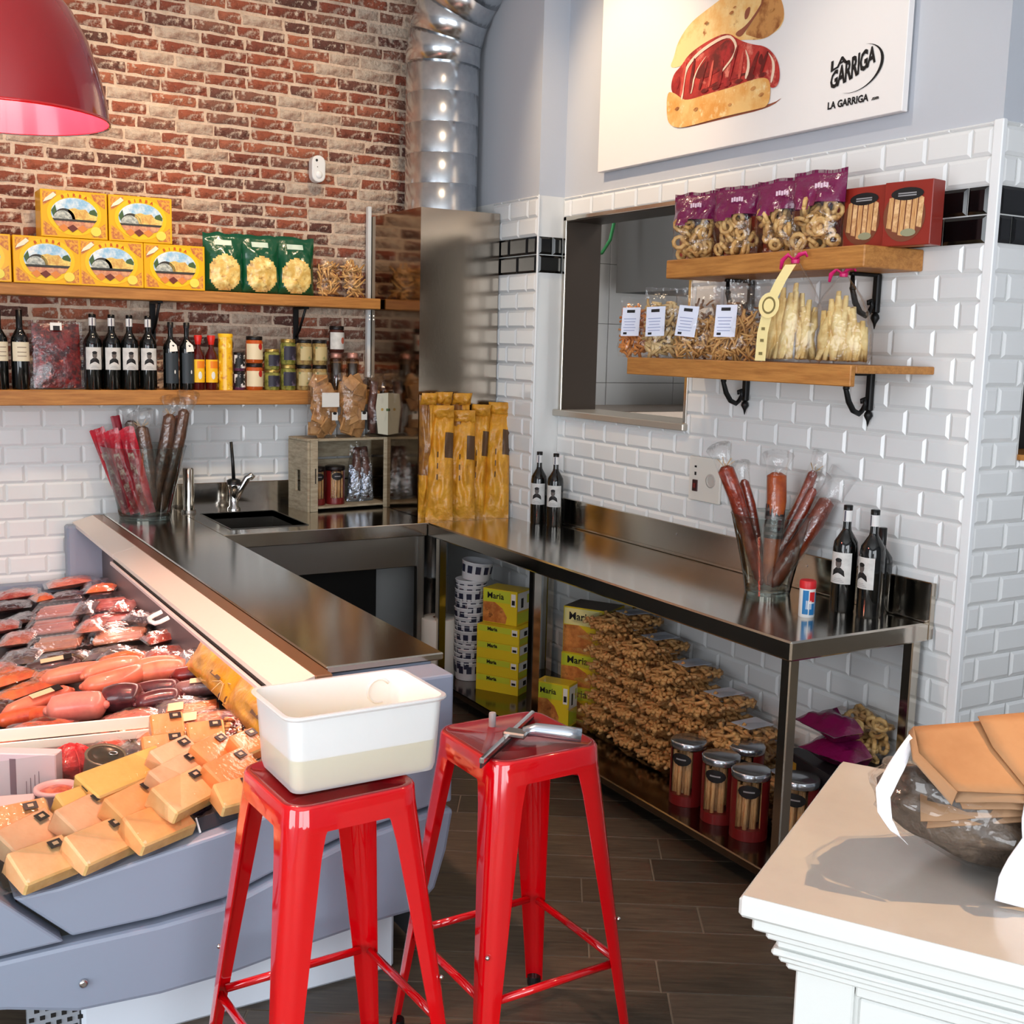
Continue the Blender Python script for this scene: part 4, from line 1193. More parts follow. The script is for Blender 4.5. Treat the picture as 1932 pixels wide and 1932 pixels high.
dry_sausage('red brown dry sausage with frayed string, leaning out left of the right vase', vp(-0.02, 0.01, 0.03), vp(-0.185, 0.0, 0.475), 0.026, salami, r_top=0.034)
dry_sausage('slim dark red dry sausage standing second from the left in the right vase', vp(-0.005, 0.045, 0.03), vp(-0.10, 0.06, 0.42), 0.020, salami, tail=False)
dry_sausage('broad orange brown sausage with a black band in the middle of the right vase', vp(0.0, -0.01, 0.03), vp(0.015, 0.02, 0.455), 0.032, orange_s, tail=False, band=True, r_top=0.040)
dry_sausage('long thin dry sausage leaning right behind the thick one in the right vase', vp(-0.02, 0.05, 0.03), vp(0.165, 0.06, 0.46), 0.021, salami, tail=True)
dry_sausage('long thin dry sausage leaning right in the middle of the right vase', vp(-0.03, 0.0, 0.03), vp(0.155, 0.01, 0.40), 0.020, salami, tail=False)
dry_sausage('thick orange brown dry sausage leaning out at the right of the right vase', vp(0.0, -0.04, 0.035), vp(0.20, -0.03, 0.365), 0.033, mat('rust_sausage', (140, 58, 26), 0.3, coat=0.4, vary=(16, (96, 32, 16), 0.4, 0.65), bump=(50, 0.4, 0.01)), tail=False, film_len=1.3)
VL = Vector((-1.905, 5.86, CZ))
vase('clear glass vase of red packs and dry sausages at the far end of the bar', VL, 0.125, 0.205, 0.36)
redp = mat('red_pack', (186, 22, 44), 0.25, coat=0.4, bump=(20, 0.4, 0.02), vary=(10, (120, 12, 30), 0.45, 0.7))
redp2 = mat('red_pack_window', (136, 40, 46), 0.3, vary=(16, (206, 186, 170), 0.5, 0.62))
for k, (a0, a1, bb, zt, lb) in enumerate(((-0.07, -0.225, -0.02, 0.44, 'red plastic sausage pack at the far left of the left vase'), (-0.02, -0.145, -0.05, 0.44, 'red plastic sausage pack, middle of three in the left vase'), (0.035, -0.065, -0.06, 0.45, 'red plastic sausage pack beside the brown sausages in the left vase'))):
    t = thing('sausage_pack', lb, 'pack', vp(a0, bb, 0.03, VL), group='red packs in the vase')
    ln = in_frame(t, vp(a0, bb, 0.03, VL), vp(a1, bb, zt, VL))
    Mz = Matrix.Rotation(-0.53, 4, 'Z')
    obj('wrapper', MB().pillow(0.075, ln, 0.045, 8, 18, seed=30 + k, wr=0.3, crimp=0.1, pinch=-0.1, mfun=lambda u, v, s: 1 if v < 0.72 and 0.3 < u < 0.62 else 0, M=Mz), [redp, redp2], t)
t = thing('sausage_pack', 'dark red slim pack poking up behind the red packs in the left vase', 'pack', vp(-0.06, 0.05, 0.03, VL))
ln = in_frame(t, vp(-0.06, 0.05, 0.03, VL), vp(-0.16, 0.06, 0.50, VL))
obj('wrapper', MB().pillow(0.045, ln, 0.03, 6, 14, seed=50, wr=0.3), mat('crimson_pack', (150, 20, 40), 0.3), t)
dry_sausage('pale mould coated sausage in film standing at the back of the left vase', vp(-0.02, 0.05, 0.03, VL), vp(-0.085, 0.06, 0.48, VL), 0.032, mat('mouldy_sausage', (120, 104, 92), 0.5, vary=(18, (70, 52, 46), 0.4, 0.65)), tail=False)
dry_sausage('brown dry sausage standing upright in the middle of the left vase', vp(0.045, -0.03, 0.03, VL), vp(0.0, -0.03, 0.46, VL), 0.034, salami_d)
dry_sausage('brown dry sausage leaning right in front in the left vase', vp(0.03, 0.0, 0.03, VL), vp(0.135, 0.0, 0.52, VL), 0.035, salami_d)
dry_sausage('brown dry sausage with a curled tip at the right of the left vase', vp(0.07, 0.02, 0.03, VL), vp(0.20, 0.02, 0.545, VL), 0.030, salami_d, tail=False)
dry_sausage('reddish dry sausage between the brown ones in the left vase', vp(0.05, 0.05, 0.03, VL), vp(0.165, 0.05, 0.51, VL), 0.032, salami, tail=False)

# small tin and near bottles
t = thing('toothpick_tin', 'small red, white and blue cylinder on the wall counter in front of the vase', 'tin', (-0.355, 2.855, CZ))
mb = MB().lathe([(0.026, 0), (0.0275, 0.003), (0.0275, 0.102)], 20)
for a0, z0, z1, m_ in ((-2.9, 0.012, 0.095, 1), (-2.05, 0.01, 0.05, 1), (-2.05, 0.055, 0.09, 2), (-1.2, 0.012, 0.085, 1), (-2.5, 0.03, 0.06, 0)):
    arc_band(mb, 0.0282, a0, a0 + 0.72, z0, z1, 5, m_)
obj('body', mb, [white_plastic, mat('print_blue', (34, 118, 178), 0.4), mat('print_bright_red', (206, 34, 40), 0.4)], t)
obj('cap', MB().lathe([(0.0285, 0.100), (0.0285, 0.122), (0.026, 0.127)], 20), MATS['print_bright_red'], t)
na = math.radians(195) + PI / 2
wine_bottle('wine bottle with a portrait label at the near end of the wall counter, left', (-0.168, 2.872, CZ), na, h=0.375, r=0.043)
wine_bottle('wine bottle with a portrait label at the near end of the wall counter, right', (-0.150, 2.765, CZ), na - 0.35, h=0.372, r=0.043)
wine_bottle('wine bottle mostly hidden behind the two near ones on the wall counter', (-0.068, 2.80, CZ), na - 0.2, 'plain', h=0.30, r=0.040)
wine_bottle('wine bottle with a portrait label beside the mustard paper bags, left', (-0.125, 5.01, CZ), math.radians(225) + PI / 2, h=0.365)
wine_bottle('wine bottle with a portrait label beside the mustard paper bags, right', (-0.095, 4.90, CZ), math.radians(222) + PI / 2, h=0.365)
# mustard paper bags standing on the corner counter
must = mat('mustard_paper', (222, 158, 44), 0.42, coat=0.25, vary=(9, (190, 126, 34), 0.4, 0.7), bump=(16, 0.6, 0.03))
must_d = mat('mustard_print', (92, 66, 44), 0.5)
brownbag = mat('brown_clear_bag', (120, 78, 44), 0.3, coat=0.3, vary=(12, (170, 116, 46), 0.4, 0.65), bump=(20, 0.5, 0.02))
def paper_bag(label, loc, top, w, seed, plain=False, h=0.62):
    t = thing('paper_bag', label, 'bag', loc, group='mustard paper bags')
    ln = in_frame(t, loc, Vector(loc) + Vector(top))
    Mz = Matrix.Rotation(-0.55, 4, 'Z') if not plain else Matrix.Rotation(-0.2, 4, 'Z')
    def mf(u, v, s):
        if plain:
            return 2 if v > 0.35 and u < 0.55 else 0
        if s == 0 and 0.56 < v < 0.78 and u > 0.72: return 1
        if s == 0 and 0.34 < v < 0.66 and 0.40 < u < 0.45 and (int(v * 40) % 4 > 1): return 1
        return 0
    w = w * 1.12
    obj('paper', MB().pillow(w, ln, 0.085, 20, 40, seed=seed, wr=0.24, crimp=0.02, pinch=0.08, taper=0.08, mfun=mf, M=Mz), [must, must_d, brownbag], t)
    obj('folded_top', MB().pillow(w * 0.9, 0.07, 0.05, 8, 6, seed=seed + 5, wr=0.5, M=Matrix.Translation((0, -0.01, ln - 0.055)) @ Mz @ Matrix.Rotation(0.5, 4, 'X')), must, t)
    return t
for k, (p, tp, w, pl, lb) in enumerate((
        ((-0.565, 5.265, CZ), (0.055, 0.10, 0.57), 0.125, False, 'mustard paper bag at the counter corner, leaning right, front row'),
        ((-0.43, 5.275, CZ), (0.045, 0.09, 0.545), 0.125, False, 'mustard paper bag second from the counter corner in the front row'),
        ((-0.335, 5.30, CZ), (0.06, 0.07, 0.575), 0.095, False, 'narrow mustard paper bag between two wider ones'),
        ((-0.245, 5.24, CZ), (0.07, 0.11, 0.585), 0.120, False, 'mustard paper bag nearest the wine bottles'),
        ((-0.585, 5.365, CZ), (0.0, 0.012, 0.64), 0.085, True, 'brown and mustard bag standing straight against the steel box edge'),
        ((-0.505, 5.362, CZ), (0.0, 0.012, 0.645), 0.09, True, 'brown and mustard bag standing behind the front row of bags'),
        ((-0.395, 5.37, CZ), (0.0, 0.008, 0.64), 0.10, True, 'brown bag hidden behind the middle of the mustard bags'))):
    paper_bag(lb, p, tp, w, 80 + 3 * k, pl)
# ------------------------------------------------------------------ right wall shelves
def scroll_bracket(y, ztop, depth, h, parent, base):
    x0 = -0.012
    mb = MB().bb((x0 - 0.022, y - 0.013, ztop - h * 0.70), (x0, y + 0.013, ztop), 0.004)
    mb.bb((-depth, y - 0.010, ztop - 0.012), (x0, y + 0.010, ztop), 0.003)
    zb = ztop - h * 0.70
    mb.lathe([(0.006, -0.02), (0.014, -0.03), (0.016, -0.04), (0.006, -0.058), (0.001, -0.078)], 10, M=Matrix.Translation((x0 - 0.011, y, zb + 0.022)))
    S = [(-depth + 0.01, -0.01), (-depth + 0.012, -0.05), (-depth + 0.030, -0.09), (-depth + 0.055, -0.118), (-depth + 0.085, -0.128), (-0.055, -0.118), (-0.042, -0.098), (-0.048, -0.080), (-0.062, -0.084), (-0.060, -0.096)]
    mb.tube([(x, y, ztop + z * h / 0.17) for x, z in S], [0.007, 0.009, 0.0105, 0.0105, 0.010, 0.009, 0.008, 0.007, 0.006, 0.005], 8)
    mb.ball(0.012, 8, 6, M=Matrix.Translation((-depth + 0.014, y, ztop - 0.055)))
    o = obj('bracket', mb, iron, parent)
    o.location = -Vector(parent.location)
S1Z, S2Z = 2.192, 1.802
s1 = thing('wall_shelf', 'upper honey wood shelf on two scroll brackets on the white tiled right wall', 'shelf', (-0.15, 3.285, S1Z))
o = obj('board', MB().bb((-0.292, 2.76, S1Z - 0.072), (-0.010, 3.81, S1Z), 0.004), wood_y, s1); o.location = -Vector(s1.location)
s2 = thing('wall_shelf', 'lower honey wood shelf on two scroll brackets on the white tiled right wall', 'shelf', (-0.2, 3.28, S2Z))
o = obj('board', MB().bb((-0.378, 2.68, S2Z - 0.026), (-0.010, 3.90, S2Z), 0.003), wood_y, s2); o.location = -Vector(s2.location)
o = obj('front_board', MB().bb((-0.402, 2.68, S2Z - 0.068), (-0.379, 3.90, S2Z + 0.001), 0.003), wood_y, s2); o.location = -Vector(s2.location)
for y in (2.945, 3.60):
    scroll_bracket(y, S1Z - 0.073, 0.155, 0.195, s1, s1)
    scroll_bracket(y, S2Z - 0.027, 0.155, 0.195, s2, s2)

FR = -math.radians(62)     # goods on this wall face the shop
plum = mat('plum_film', (112, 16, 70), 0.22, coat=0.5, bump=(22, 0.5, 0.02))
ring_b = mat('toasted_ring', (222, 182, 118), 0.5, vary=(26, (176, 122, 62), 0.42, 0.66))
def ring_bag(label, loc, rotz, seed, w=0.205, h=0.255, lean=0.0, flat=False, name_txt=True):
    t = thing('toast_bag', label, 'bag', loc, rotz, 'plum topped toast bags')
    if lean:
        t.rotation_euler = (0, lean, rotz)
    rr = random.Random(seed)
    mb = MB()
    for k in range(30):
        R = rr.uniform(0.016, 0.026)
        M = Matrix.Translation((rr.uniform(-.065, .065), rr.uniform(-.035, .03), rr.uniform(.02, h * .55))) @ Euler((rr.gauss(1.3, .6), rr.gauss(0, .7), rr.gauss(0, 1))).to_matrix().to_4x4()
        mb.tube([(R * math.cos(2 * PI * i / 9), R * math.sin(2 * PI * i / 9), 0) for i in range(10)], 0.009, 5, M=M)
    obj('toasts', mb, ring_b, t, kind='stuff')
    obj('film', MB().pillow(w, h, 0.115, 14, 20, seed=seed, stand=True, wr=0.2, mfun=lambda u, v, s: 0), clear_soft, t)
    b = MB().pillow(w * 1.012, h * 1.0, 0.120, 18, 24, seed=seed, stand=True, wr=0.2)
    keep = [i for i, f in enumerate(b.f) if sum(b.v[k][2] for k in f) / 4 > h * (0.55 + 0.05 * math.sin(6 * b.v[f[0]][0] / w))]
    hd_ = MB()
    hd_.v = b.v; hd_.f = [b.f[i] for i in keep]; hd_.mi = [0] * len(keep); hd_.sm = [True] * len(keep)
    obj('header', hd_, plum, t)
    mb = MB()
    for i in range(5):
        mb.box((0.012 + 0.011 * i, -0.047, h * 0.785 + 0.002 * (i % 2)), (0.008, 0.0015, 0.016), 0)
    obj('logo', mb, mat('print_pink_white', (226, 196, 214), 0.5), t)
    return t
def stick_box(label, loc, rotz, w=0.185, h=0.215, d=0.07):
    t = thing('breadstick_box', label, 'box', loc, rotz, 'red breadstick boxes')
    obj('body', MB().box((0, 0, h / 2), (w, d, h), 0.002), mat('box_brick_red', (142, 40, 28), 0.4, coat=0.2), t)
    mb = MB()
    D = d / 2 + 0.0004
    decal(mb, ell(-0.01, h * .46, w * .44, h * .40, 24), D + .0006, 0)
    rr = random.Random(int(loc[1] * 100))
    for k in range(6):
        x = -w * .36 + k * w * .125
        decal(mb, [(x - .010, h * .14 + .03 * abs(k - 2.5) / 2.5), (x + .008, h * .12 + .03 * abs(k - 2.5) / 2.5), (x + .013, h * (.70 + .08 * rr.random())), (x - .004, h * (.72 + .08 * rr.random()))], D + .0014, 1 + k % 2)
    decal(mb, ell(-0.002, h * .80, w * .34, h * .10, 18), D + .0022, 3)
    for k in range(2):
        decal(mb, [(-w * .2, h * (.80 - .035 * k)), (w * .18, h * (.80 - .035 * k)), (w * .18, h * (.82 - .035 * k)), (-w * .2, h * (.82 - .035 * k))], D + .003, 4)
    decal(mb, ell(w * .05, h * .2, w * .16, h * .06, 14), D + .0022, 5)
    obj('front_print', mb, [mat('print_brown_red', (120, 66, 44), 0.5), stick_mat, mat('print_stick_pale', (232, 192, 140), 0.5, vary=(40, (190, 134, 84), 0.4, 0.65)), ink, MATS['print_line'], mat('print_bowl', (150, 150, 120), 0.5)], t)
    return t
for y, x, lb in ((3.80, -0.13, 'red breadstick box at the far left end of the upper shelf behind a plum bag'), (3.555, -0.10, 'red breadstick box behind the gap of the first two plum bags'), (3.33, -0.10, 'red breadstick box behind the gap of the middle two plum bags'),
                 (3.12, -0.10, 'red breadstick box hidden behind the last two plum bags'), (2.885, -0.14, 'red breadstick box beside the last plum bag, second from the near end'), (2.705, -0.14, 'red breadstick box overhanging the near end of the upper shelf')):
    stick_box(lb, (x, y, S1Z), -PI / 2 + (0.16 if y < 2.8 else 0.06), w=0.175, h=0.205)
for i, (y, lb) in enumerate(((3.72, 'plum topped toast bag, farthest left on the upper shelf'), (3.475, 'plum topped toast bag, second from the left on the upper shelf'), (3.235, 'plum topped toast bag, third from the left on the upper shelf'), (3.045, 'tallest plum topped toast bag beside the red boxes'))):
    ring_bag(lb, (-0.225, y, S1Z), -math.radians(76) + random.uniform(-.1, .1), 100 + i, h=0.262 if i < 3 else 0.272)

# labelled bread straw bags and tied bags on the lower shelf
lab_blue = mat('pale_blue_label', (216, 220, 236), 0.5)
lab_print = mat('print_blue_grey', (150, 158, 190), 0.5)
def straw_bag(label, loc, rotz, seed, m, w=0.20, h=0.275, group='labelled bread straw bags', lab=True, n=150, ln=0.05, rad=0.006, rot=None, head=0.72):
    t = thing('straw_bag', label, 'bag', loc, rotz, group, rot=rot)
    obj('straws', sticks(n, w * .92, h * head, 0.10, ln, rad, seed), m, t, loc=(0, 0, 0.008), kind='stuff')
    obj('film', MB().pillow(w, h, 0.13, 14, 18, seed=seed, stand=True, wr=0.25, taper=0.08), clear_soft, t)
    if lab:
        mb = MB().box((0, 0, 0), (0.082, 0.0015, 0.118), 0, mi=0)
        for k in range(5):
            mb.box((-0.004, -0.001, 0.012 - 0.012 * k), (0.056 - 0.006 * (k % 3), 0.0012, 0.003), 0, mi=1)
        mb.box((-0.002, -0.001, 0.043), (0.036, 0.0012, 0.012), 0, mi=2)
        mb.box((-0.022, -0.001, -0.048), (0.016, 0.0012, 0.009), 0, mi=2)
        obj('label', mb, [lab_blue, lab_print, ink], t, loc=(-0.01, -0.070, 0.145), rot=(math.radians(-8), random.uniform(-.08, .08), 0))
    return t
for i, (y, m, ln, rad, hh, lb) in enumerate(((3.985, orange_b, 0.05, 0.008, 0.25, 'labelled bag of reddish bread bites, at the far left of the lower shelf'),
        (3.790, pale_b, 0.055, 0.009, 0.28, 'labelled bag of golden bread bites, second on the lower shelf'),
        (3.590, straw, 0.045, 0.006, 0.275, 'labelled bag of short bread straws, third on the lower shelf'),
        (3.365, straw, 0.075, 0.0055, 0.275, 'labelled bag of thin bread straws, beside the tied cracker bag'))):
    straw_bag(lb, (-0.30 + (0.02 if i == 0 else 0), y, S2Z), FR, 200 + i, m, ln=ln, rad=rad, h=hh, head=0.78 if i < 2 else 0.55)
for i, (y, lb) in enumerate(((3.70, 'unlabelled clear bread straw bag behind the second labelled bag'), (3.46, 'unlabelled clear bread straw bag behind the third labelled bag'))):
    straw_bag(lb, (-0.14, y, S2Z), FR, 220 + i, straw_d, lab=False, n=80, h=0.31)
film_tie = film('clear_tied_film', gloss=0.03, rough=0.14, wr=(30, 0.5), edge=0.45)
tie = mat('pink_ribbon', (214, 34, 110), 0.35)
flag = mat('pale_cracker', (230, 206, 146), 0.55, vary=(16, (200, 160, 92), 0.42, 0.68))
def tied_bag(label, loc, rotz, seed, strip):
    t = thing('cracker_bag', label, 'bag', loc, rotz, 'tied cracker bags')
    rr = random.Random(seed)
    mb = MB()
    for k in range(34):
        x = rr.uniform(-.085, .085)
        hh = 0.30 - abs(x) * 1.3
        a = rr.gauss(0, 0.12) - x * 1.2
        mb.tube([(x, rr.uniform(-.035, .035), 0.015), (x + a * hh * .5, rr.uniform(-.03, .03), hh * .5), (x + a * hh * .6, rr.uniform(-.02, .02), hh * rr.uniform(.75, 1.0))], [0.012, rr.uniform(.020, .030), 0.012], 7, flat=0.6)
    obj('crackers', mb, flag, t, kind='stuff')
    prof = [(0.10, 0.0, 0.055), (0.118, 0.03, 0.062), (0.118, 0.12, 0.062), (0.10, 0.20, 0.055), (0.07, 0.265, 0.045), (0.035, 0.315, 0.03), (0.014, 0.345, 0.014), (0.010, 0.355, 0.010), (0.022, 0.385, 0.018), (0.040, 0.42, 0.022)]
    vs, fs = [], []
    n = 20
    for i, (rx, z, ry) in enumerate(prof):
        for k in range(n):
            a = 2 * PI * k / n
            w_ = 1 + 0.10 * noise.noise(Vector((math.cos(a) * 2 + seed, math.sin(a) * 2, z * 9)))
            vs.append((rx * math.cos(a) * w_, ry * math.sin(a) * w_, z))
    for i in range(len(prof) - 1):
        for k in range(n):
            fs.append((i * n + k, i * n + (k + 1) % n, (i + 1) * n + (k + 1) % n, (i + 1) * n + k))
    obj('film', MB().add(vs, fs, 0, True), film_tie, t)
    mb = MB().lathe([(0.014, 0.340), (0.016, 0.350), (0.014, 0.360)], 12)
    for s in (-1, 1):
        mb.tube([(0, -0.012, 0.35), (0.02 * s, -0.02, 0.368), (0.04 * s, -0.018, 0.362 + 0.012 * s), (0.046 * s, -0.014, 0.34 + .02 * s)], [0.004, 0.010, 0.009, 0.005], 6, flat=0.35)
    obj('ribbon', mb, tie, t)
    if strip:
        mb = MB()
        pts = [(-0.085, -0.062, 0.005), (-0.08, -0.066, 0.10), (-0.062, -0.064, 0.2), (-0.03, -0.052, 0.28), (-0.008, -0.024, 0.335)]
        for a, b in zip(pts[:-1], pts[1:]):
            a, b = Vector(a), Vector(b)
            w_ = Vector((0.019, 0, 0))
            mb.poly([a - w_, a + w_, b + w_, b - w_], 0)
        c = Vector((-0.062, -0.0675, 0.195))
        mb.poly([c + Vector((0.037 * math.cos(t_), 0.006 * math.sin(t_), 0.044 * math.sin(t_))) for t_ in [2 * PI * k / 18 for k in range(18)]], 0)
        mb.poly([c + Vector((0.024 * math.cos(t_), 0.004 * math.sin(t_) - .0012, 0.030 * math.sin(t_))) for t_ in [2 * PI * k / 18 for k in range(18)]], 1)
        mb.poly([c + Vector((0.018 * math.cos(t_), 0.003 * math.sin(t_) - .0022, 0.023 * math.sin(t_))) for t_ in [2 * PI * k / 18 for k in range(18)]], 0)
        for z in (0.03, 0.075, 0.115):
            mb.box((-0.083 + (z - .03) * .06, -0.0675, z), (0.012, 0.0015, 0.010), 0, mi=1)
        obj('paper_strip', mb, [mat('cream_strip', (234, 214, 150), 0.6), mat('print_olive', (120, 104, 56), 0.6)], t)
    return t
    return t
tied_bag('clear cracker bag tied with a pink ribbon and a cream paper strip', (-0.325, 3.04, S2Z), FR, 5, True)
tb2 = tied_bag('clear cracker bag tied with a pink ribbon, standing behind the one with the paper strip', (-0.25, 2.885, S2Z), FR, 9, False)
tb2.scale = (0.95, 0.95, 0.86)

# ------------------------------------------------------------------ picture board
pb = thing('picture_board', 'large white board with a ham sandwich print and black shop lettering', 'picture', (-0.025, 3.79, 3.1))
PY0, PY1, PZ0, PZ1 = 2.874, 4.70, 2.657, 3.56
def PL(name, mb, m):
    o = obj(name, mb, m, pb)
    o.location = -Vector(pb.location)
    return o
PL('board', MB().bb((-0.04, PY0, PZ0), (-0.012, PY1, PZ1), 0.002), mat('board_white', (240, 236, 234), 0.5))
PL('wall_batten', MB().bb((-0.012, PY0 + 0.1, PZ0 + 0.08), (0.0, PY1 - 0.1, PZ1 - 0.08)), white_paint)
def yz(mb, pts, k, mi):
    x = -0.0402 - 0.0008 * k
    for _ in range(2):
        pts = [q for i in range(len(pts)) for q in ((pts[i - 1][0] * .75 + pts[i][0] * .25, pts[i - 1][1] * .75 + pts[i][1] * .25), (pts[i - 1][0] * .25 + pts[i][0] * .75, pts[i - 1][1] * .25 + pts[i][1] * .75))]
    ar = sum(pts[i - 1][0] * pts[i][1] - pts[i][0] * pts[i - 1][1] for i in range(len(pts)))
    if ar > 0:
        pts = pts[::-1]
    mb.poly([(x, y, z) for y, z in pts], mi)
crust = mat('print_crust', (240, 196, 126), 0.55, vary=(7, (226, 158, 78), 0.4, 0.62), spots=(22, (248, 224, 170), 0.55, 0.7))
crust2 = mat('print_bun_pale', (246, 214, 150), 0.55, vary=(6, (232, 166, 84), 0.42, 0.64), spots=(14, (164, 92, 40), 0.63, 0.74))
hamp = mat('print_ham', (200, 62, 54), 0.5, vary=(9, (150, 34, 34), 0.42, 0.62), spots=(16, (226, 128, 112), 0.55, 0.66))
hamd = mat('print_ham_dark', (106, 30, 28), 0.5, vary=(12, (178, 40, 44), 0.45, 0.62))
fatp = mat('print_fat', (246, 216, 190), 0.5)
tan = mat('print_tan', (206, 146, 84), 0.55, vary=(14, (150, 88, 44), 0.45, 0.62))
shad = mat('print_soft_brown', (150, 84, 60), 0.6)
mb = MB()
yz(mb, [(4.14, 2.79), (4.07, 2.766), (3.77, 2.768), (3.53, 2.768), (3.45, 2.80), (3.52, 2.78), (3.77, 2.79), (4.07, 2.79)], 1, 5)
yz(mb, [(4.173, 3.036), (4.143, 3.074), (4.126, 3.127), (4.048, 3.191), (3.922, 3.224), (3.808, 3.252), (3.672, 3.258), (3.558, 3.225), (3.493, 3.16), (3.471, 3.09), (3.49, 3.06), (3.511, 3.048), (3.586, 3.03), (3.704, 3.055), (3.759, 3.06), (3.798, 3.08), (3.912, 3.08), (4.058, 3.035), (4.119, 3.025)], 2, 1)
yz(mb, [(3.62, 3.25), (3.56, 3.222), (3.493, 3.16), (3.471, 3.09), (3.511, 3.048), (3.586, 3.03), (3.66, 3.06), (3.70, 3.075), (3.64, 3.12), (3.60, 3.17)], 3, 6)
yz(mb, [(3.76, 3.089), (3.688, 3.103), (3.622, 3.151), (3.579, 3.20), (3.61, 3.15), (3.637, 3.126), (3.687, 3.085), (3.722, 3.065)], 4, 5)
yz(mb, [(3.70, 3.165), (3.665, 3.175), (3.675, 3.135), (3.70, 3.125)], 4, 5)
yz(mb, [(4.156, 2.957), (4.138, 3.004), (4.088, 3.026), (4.039, 3.067), (3.912, 3.096), (3.797, 3.103), (3.72, 3.055), (3.646, 3.025), (3.566, 3.003), (3.503, 2.952), (3.477, 2.891), (3.485, 2.842), (3.527, 2.838), (3.548, 2.88), (3.636, 2.885), (3.762, 2.875), (3.896, 2.87), (4.035, 2.867), (4.078, 2.883), (4.14, 2.92)], 5, 2)
yz(mb, [(4.181, 2.935), (4.133, 2.927), (4.078, 2.893), (4.035, 2.877), (3.896, 2.882), (3.762, 2.883), (3.636, 2.891), (3.548, 2.887), (3.524, 2.848), (3.53, 2.776), (3.591, 2.774), (3.773, 2.776), (3.947, 2.772), (4.069, 2.770), (4.133, 2.785), (4.173, 2.819)], 6, 0)
yz(mb, [(4.003, 2.965), (3.935, 3.016), (3.833, 3.062), (3.787, 3.077), (3.747, 3.039), (3.753, 2.999), (3.826, 2.960), (3.941, 2.945)], 7, 3)
yz(mb, [(4.08, 2.885), (4.073, 2.967), (4.056, 3.02), (3.968, 3.069), (3.797, 3.100), (3.735, 3.058), (3.731, 3.008), (3.824, 2.945), (3.83, 2.953), (3.743, 3.01), (3.748, 3.052), (3.797, 3.088), (3.962, 3.055), (4.04, 3.012), (4.058, 2.962), (4.065, 2.885)], 8, 4)
for a in (((4.02, 2.9), (3.99, 2.99), (3.90, 3.05), (3.985, 2.985), (4.005, 2.9)), ((3.68, 2.9), (3.66, 2.96), (3.69, 3.03), (3.645, 2.96), (3.66, 2.9)), ((3.53, 2.86), (3.515, 2.93), (3.56, 2.99), (3.50, 2.93), (3.515, 2.86))):
    yz(mb, list(a), 8, 4)
for a in (((3.95, 2.9), (3.80, 2.93), (3.60, 2.92), (3.80, 2.91)), ((4.13, 2.95), (4.09, 3.0), (4.10, 2.93)), ((3.61, 2.95), (3.585, 2.99), (3.57, 2.93))):
    yz(mb, list(a), 7, 3)
rs = random.Random(21)
for k in range(9):      # folds of ham
    y0 = 4.09 - 0.062 * k
    z0 = 2.90 + 0.012 * rs.random()
    h = 0.10 + 0.05 * rs.random() - (0.05 if k > 6 else 0)
    lean = -0.05 + 0.03 * rs.random()
    w = 0.012 + 0.012 * rs.random()
    yz(mb, [(y0, z0), (y0 + lean * .4, z0 + h * .55), (y0 + lean, z0 + h), (y0 + lean - w * .6, z0 + h * .97), (y0 + lean * .4 - w, z0 + h * .5), (y0 - w, z0)], 9, 3 if k % 3 else 7)
for k in range(6):
    y0 = 3.95 - 0.07 * k
    yz(mb, [(y0, 2.895), (y0 - 0.02, 2.905 + .02 * rs.random()), (y0 - 0.06, 2.90), (y0 - 0.03, 2.888)], 10, 3)
for k in range(10):     # browned specks on the buns
    y0, z0 = (3.52 + 0.62 * rs.random(), 2.79 + 0.07 * rs.random()) if k < 5 else (3.55 + 0.40 * rs.random(), 3.12 + 0.09 * rs.random())
    q = 0.010 + 0.014 * rs.random()
    yz(mb, [(y0, z0), (y0 - q, z0 + q * .5), (y0 - q * 1.8, z0 + q * .2), (y0 - q, z0 - q * .4)], 9, 6)
PL('sandwich_print', mb, [crust, crust2, hamp, hamd, fatp, shad, tan, mat('print_ham_light', (222, 104, 88), 0.5, vary=(16, (196, 66, 58), 0.42, 0.62))])
# lettering
mb = MB()
XL = -0.0425
def tplace(cy, cz):
    return Matrix.Translation((XL, cy, cz)) @ Matrix(((0, 0, -1, 0), (-1, 0, 0, 0), (0, 1, 0, 0), (0, 0, 0, 1)))
text_geo('LA GARRIGA', 0.0345, tplace(3.124, 2.7245), mb, 0, 0.0012, 0.98)
text_geo('.com', 0.017, tplace(2.995, 2.7185), mb, 0, 0.0008)
def warp(word, y_l, y_r, z_lo, z_hi):
    """letters stretched between two curves inside the oval"""
    b = MB()
    text_geo(word, 1.0, None, b, 0, 0.035, 0.92)
    x0, x1 = min(v[0] for v in b.v), max(v[0] for v in b.v)
    y0, y1 = min(v[1] for v in b.v), max(v[1] for v in b.v)
    vs = []
    for v in b.v:
        s = (v[0] - x0) / (x1 - x0)
        q = (v[1] - y0) / (y1 - y0)
        lo, hi = z_lo(s), z_hi(s)
        vs.append((XL, y_l + (y_r - y_l) * s, lo + (hi - lo) * q))
    mb.add(vs, b.f, 0)
warp('GARRIGA', 3.214, 3.004, lambda s: 2.778 + 0.062 * s ** 0.8 - 0.012 * math.sin(PI * s), lambda s: 2.836 + 0.062 * s + 0.012 * math.sin(PI * s))
warp('LA', 3.215, 3.135, lambda s: 2.842 + 0.022 * s, lambda s: 2.880 + 0.012 * s)
outer, inner = [], []
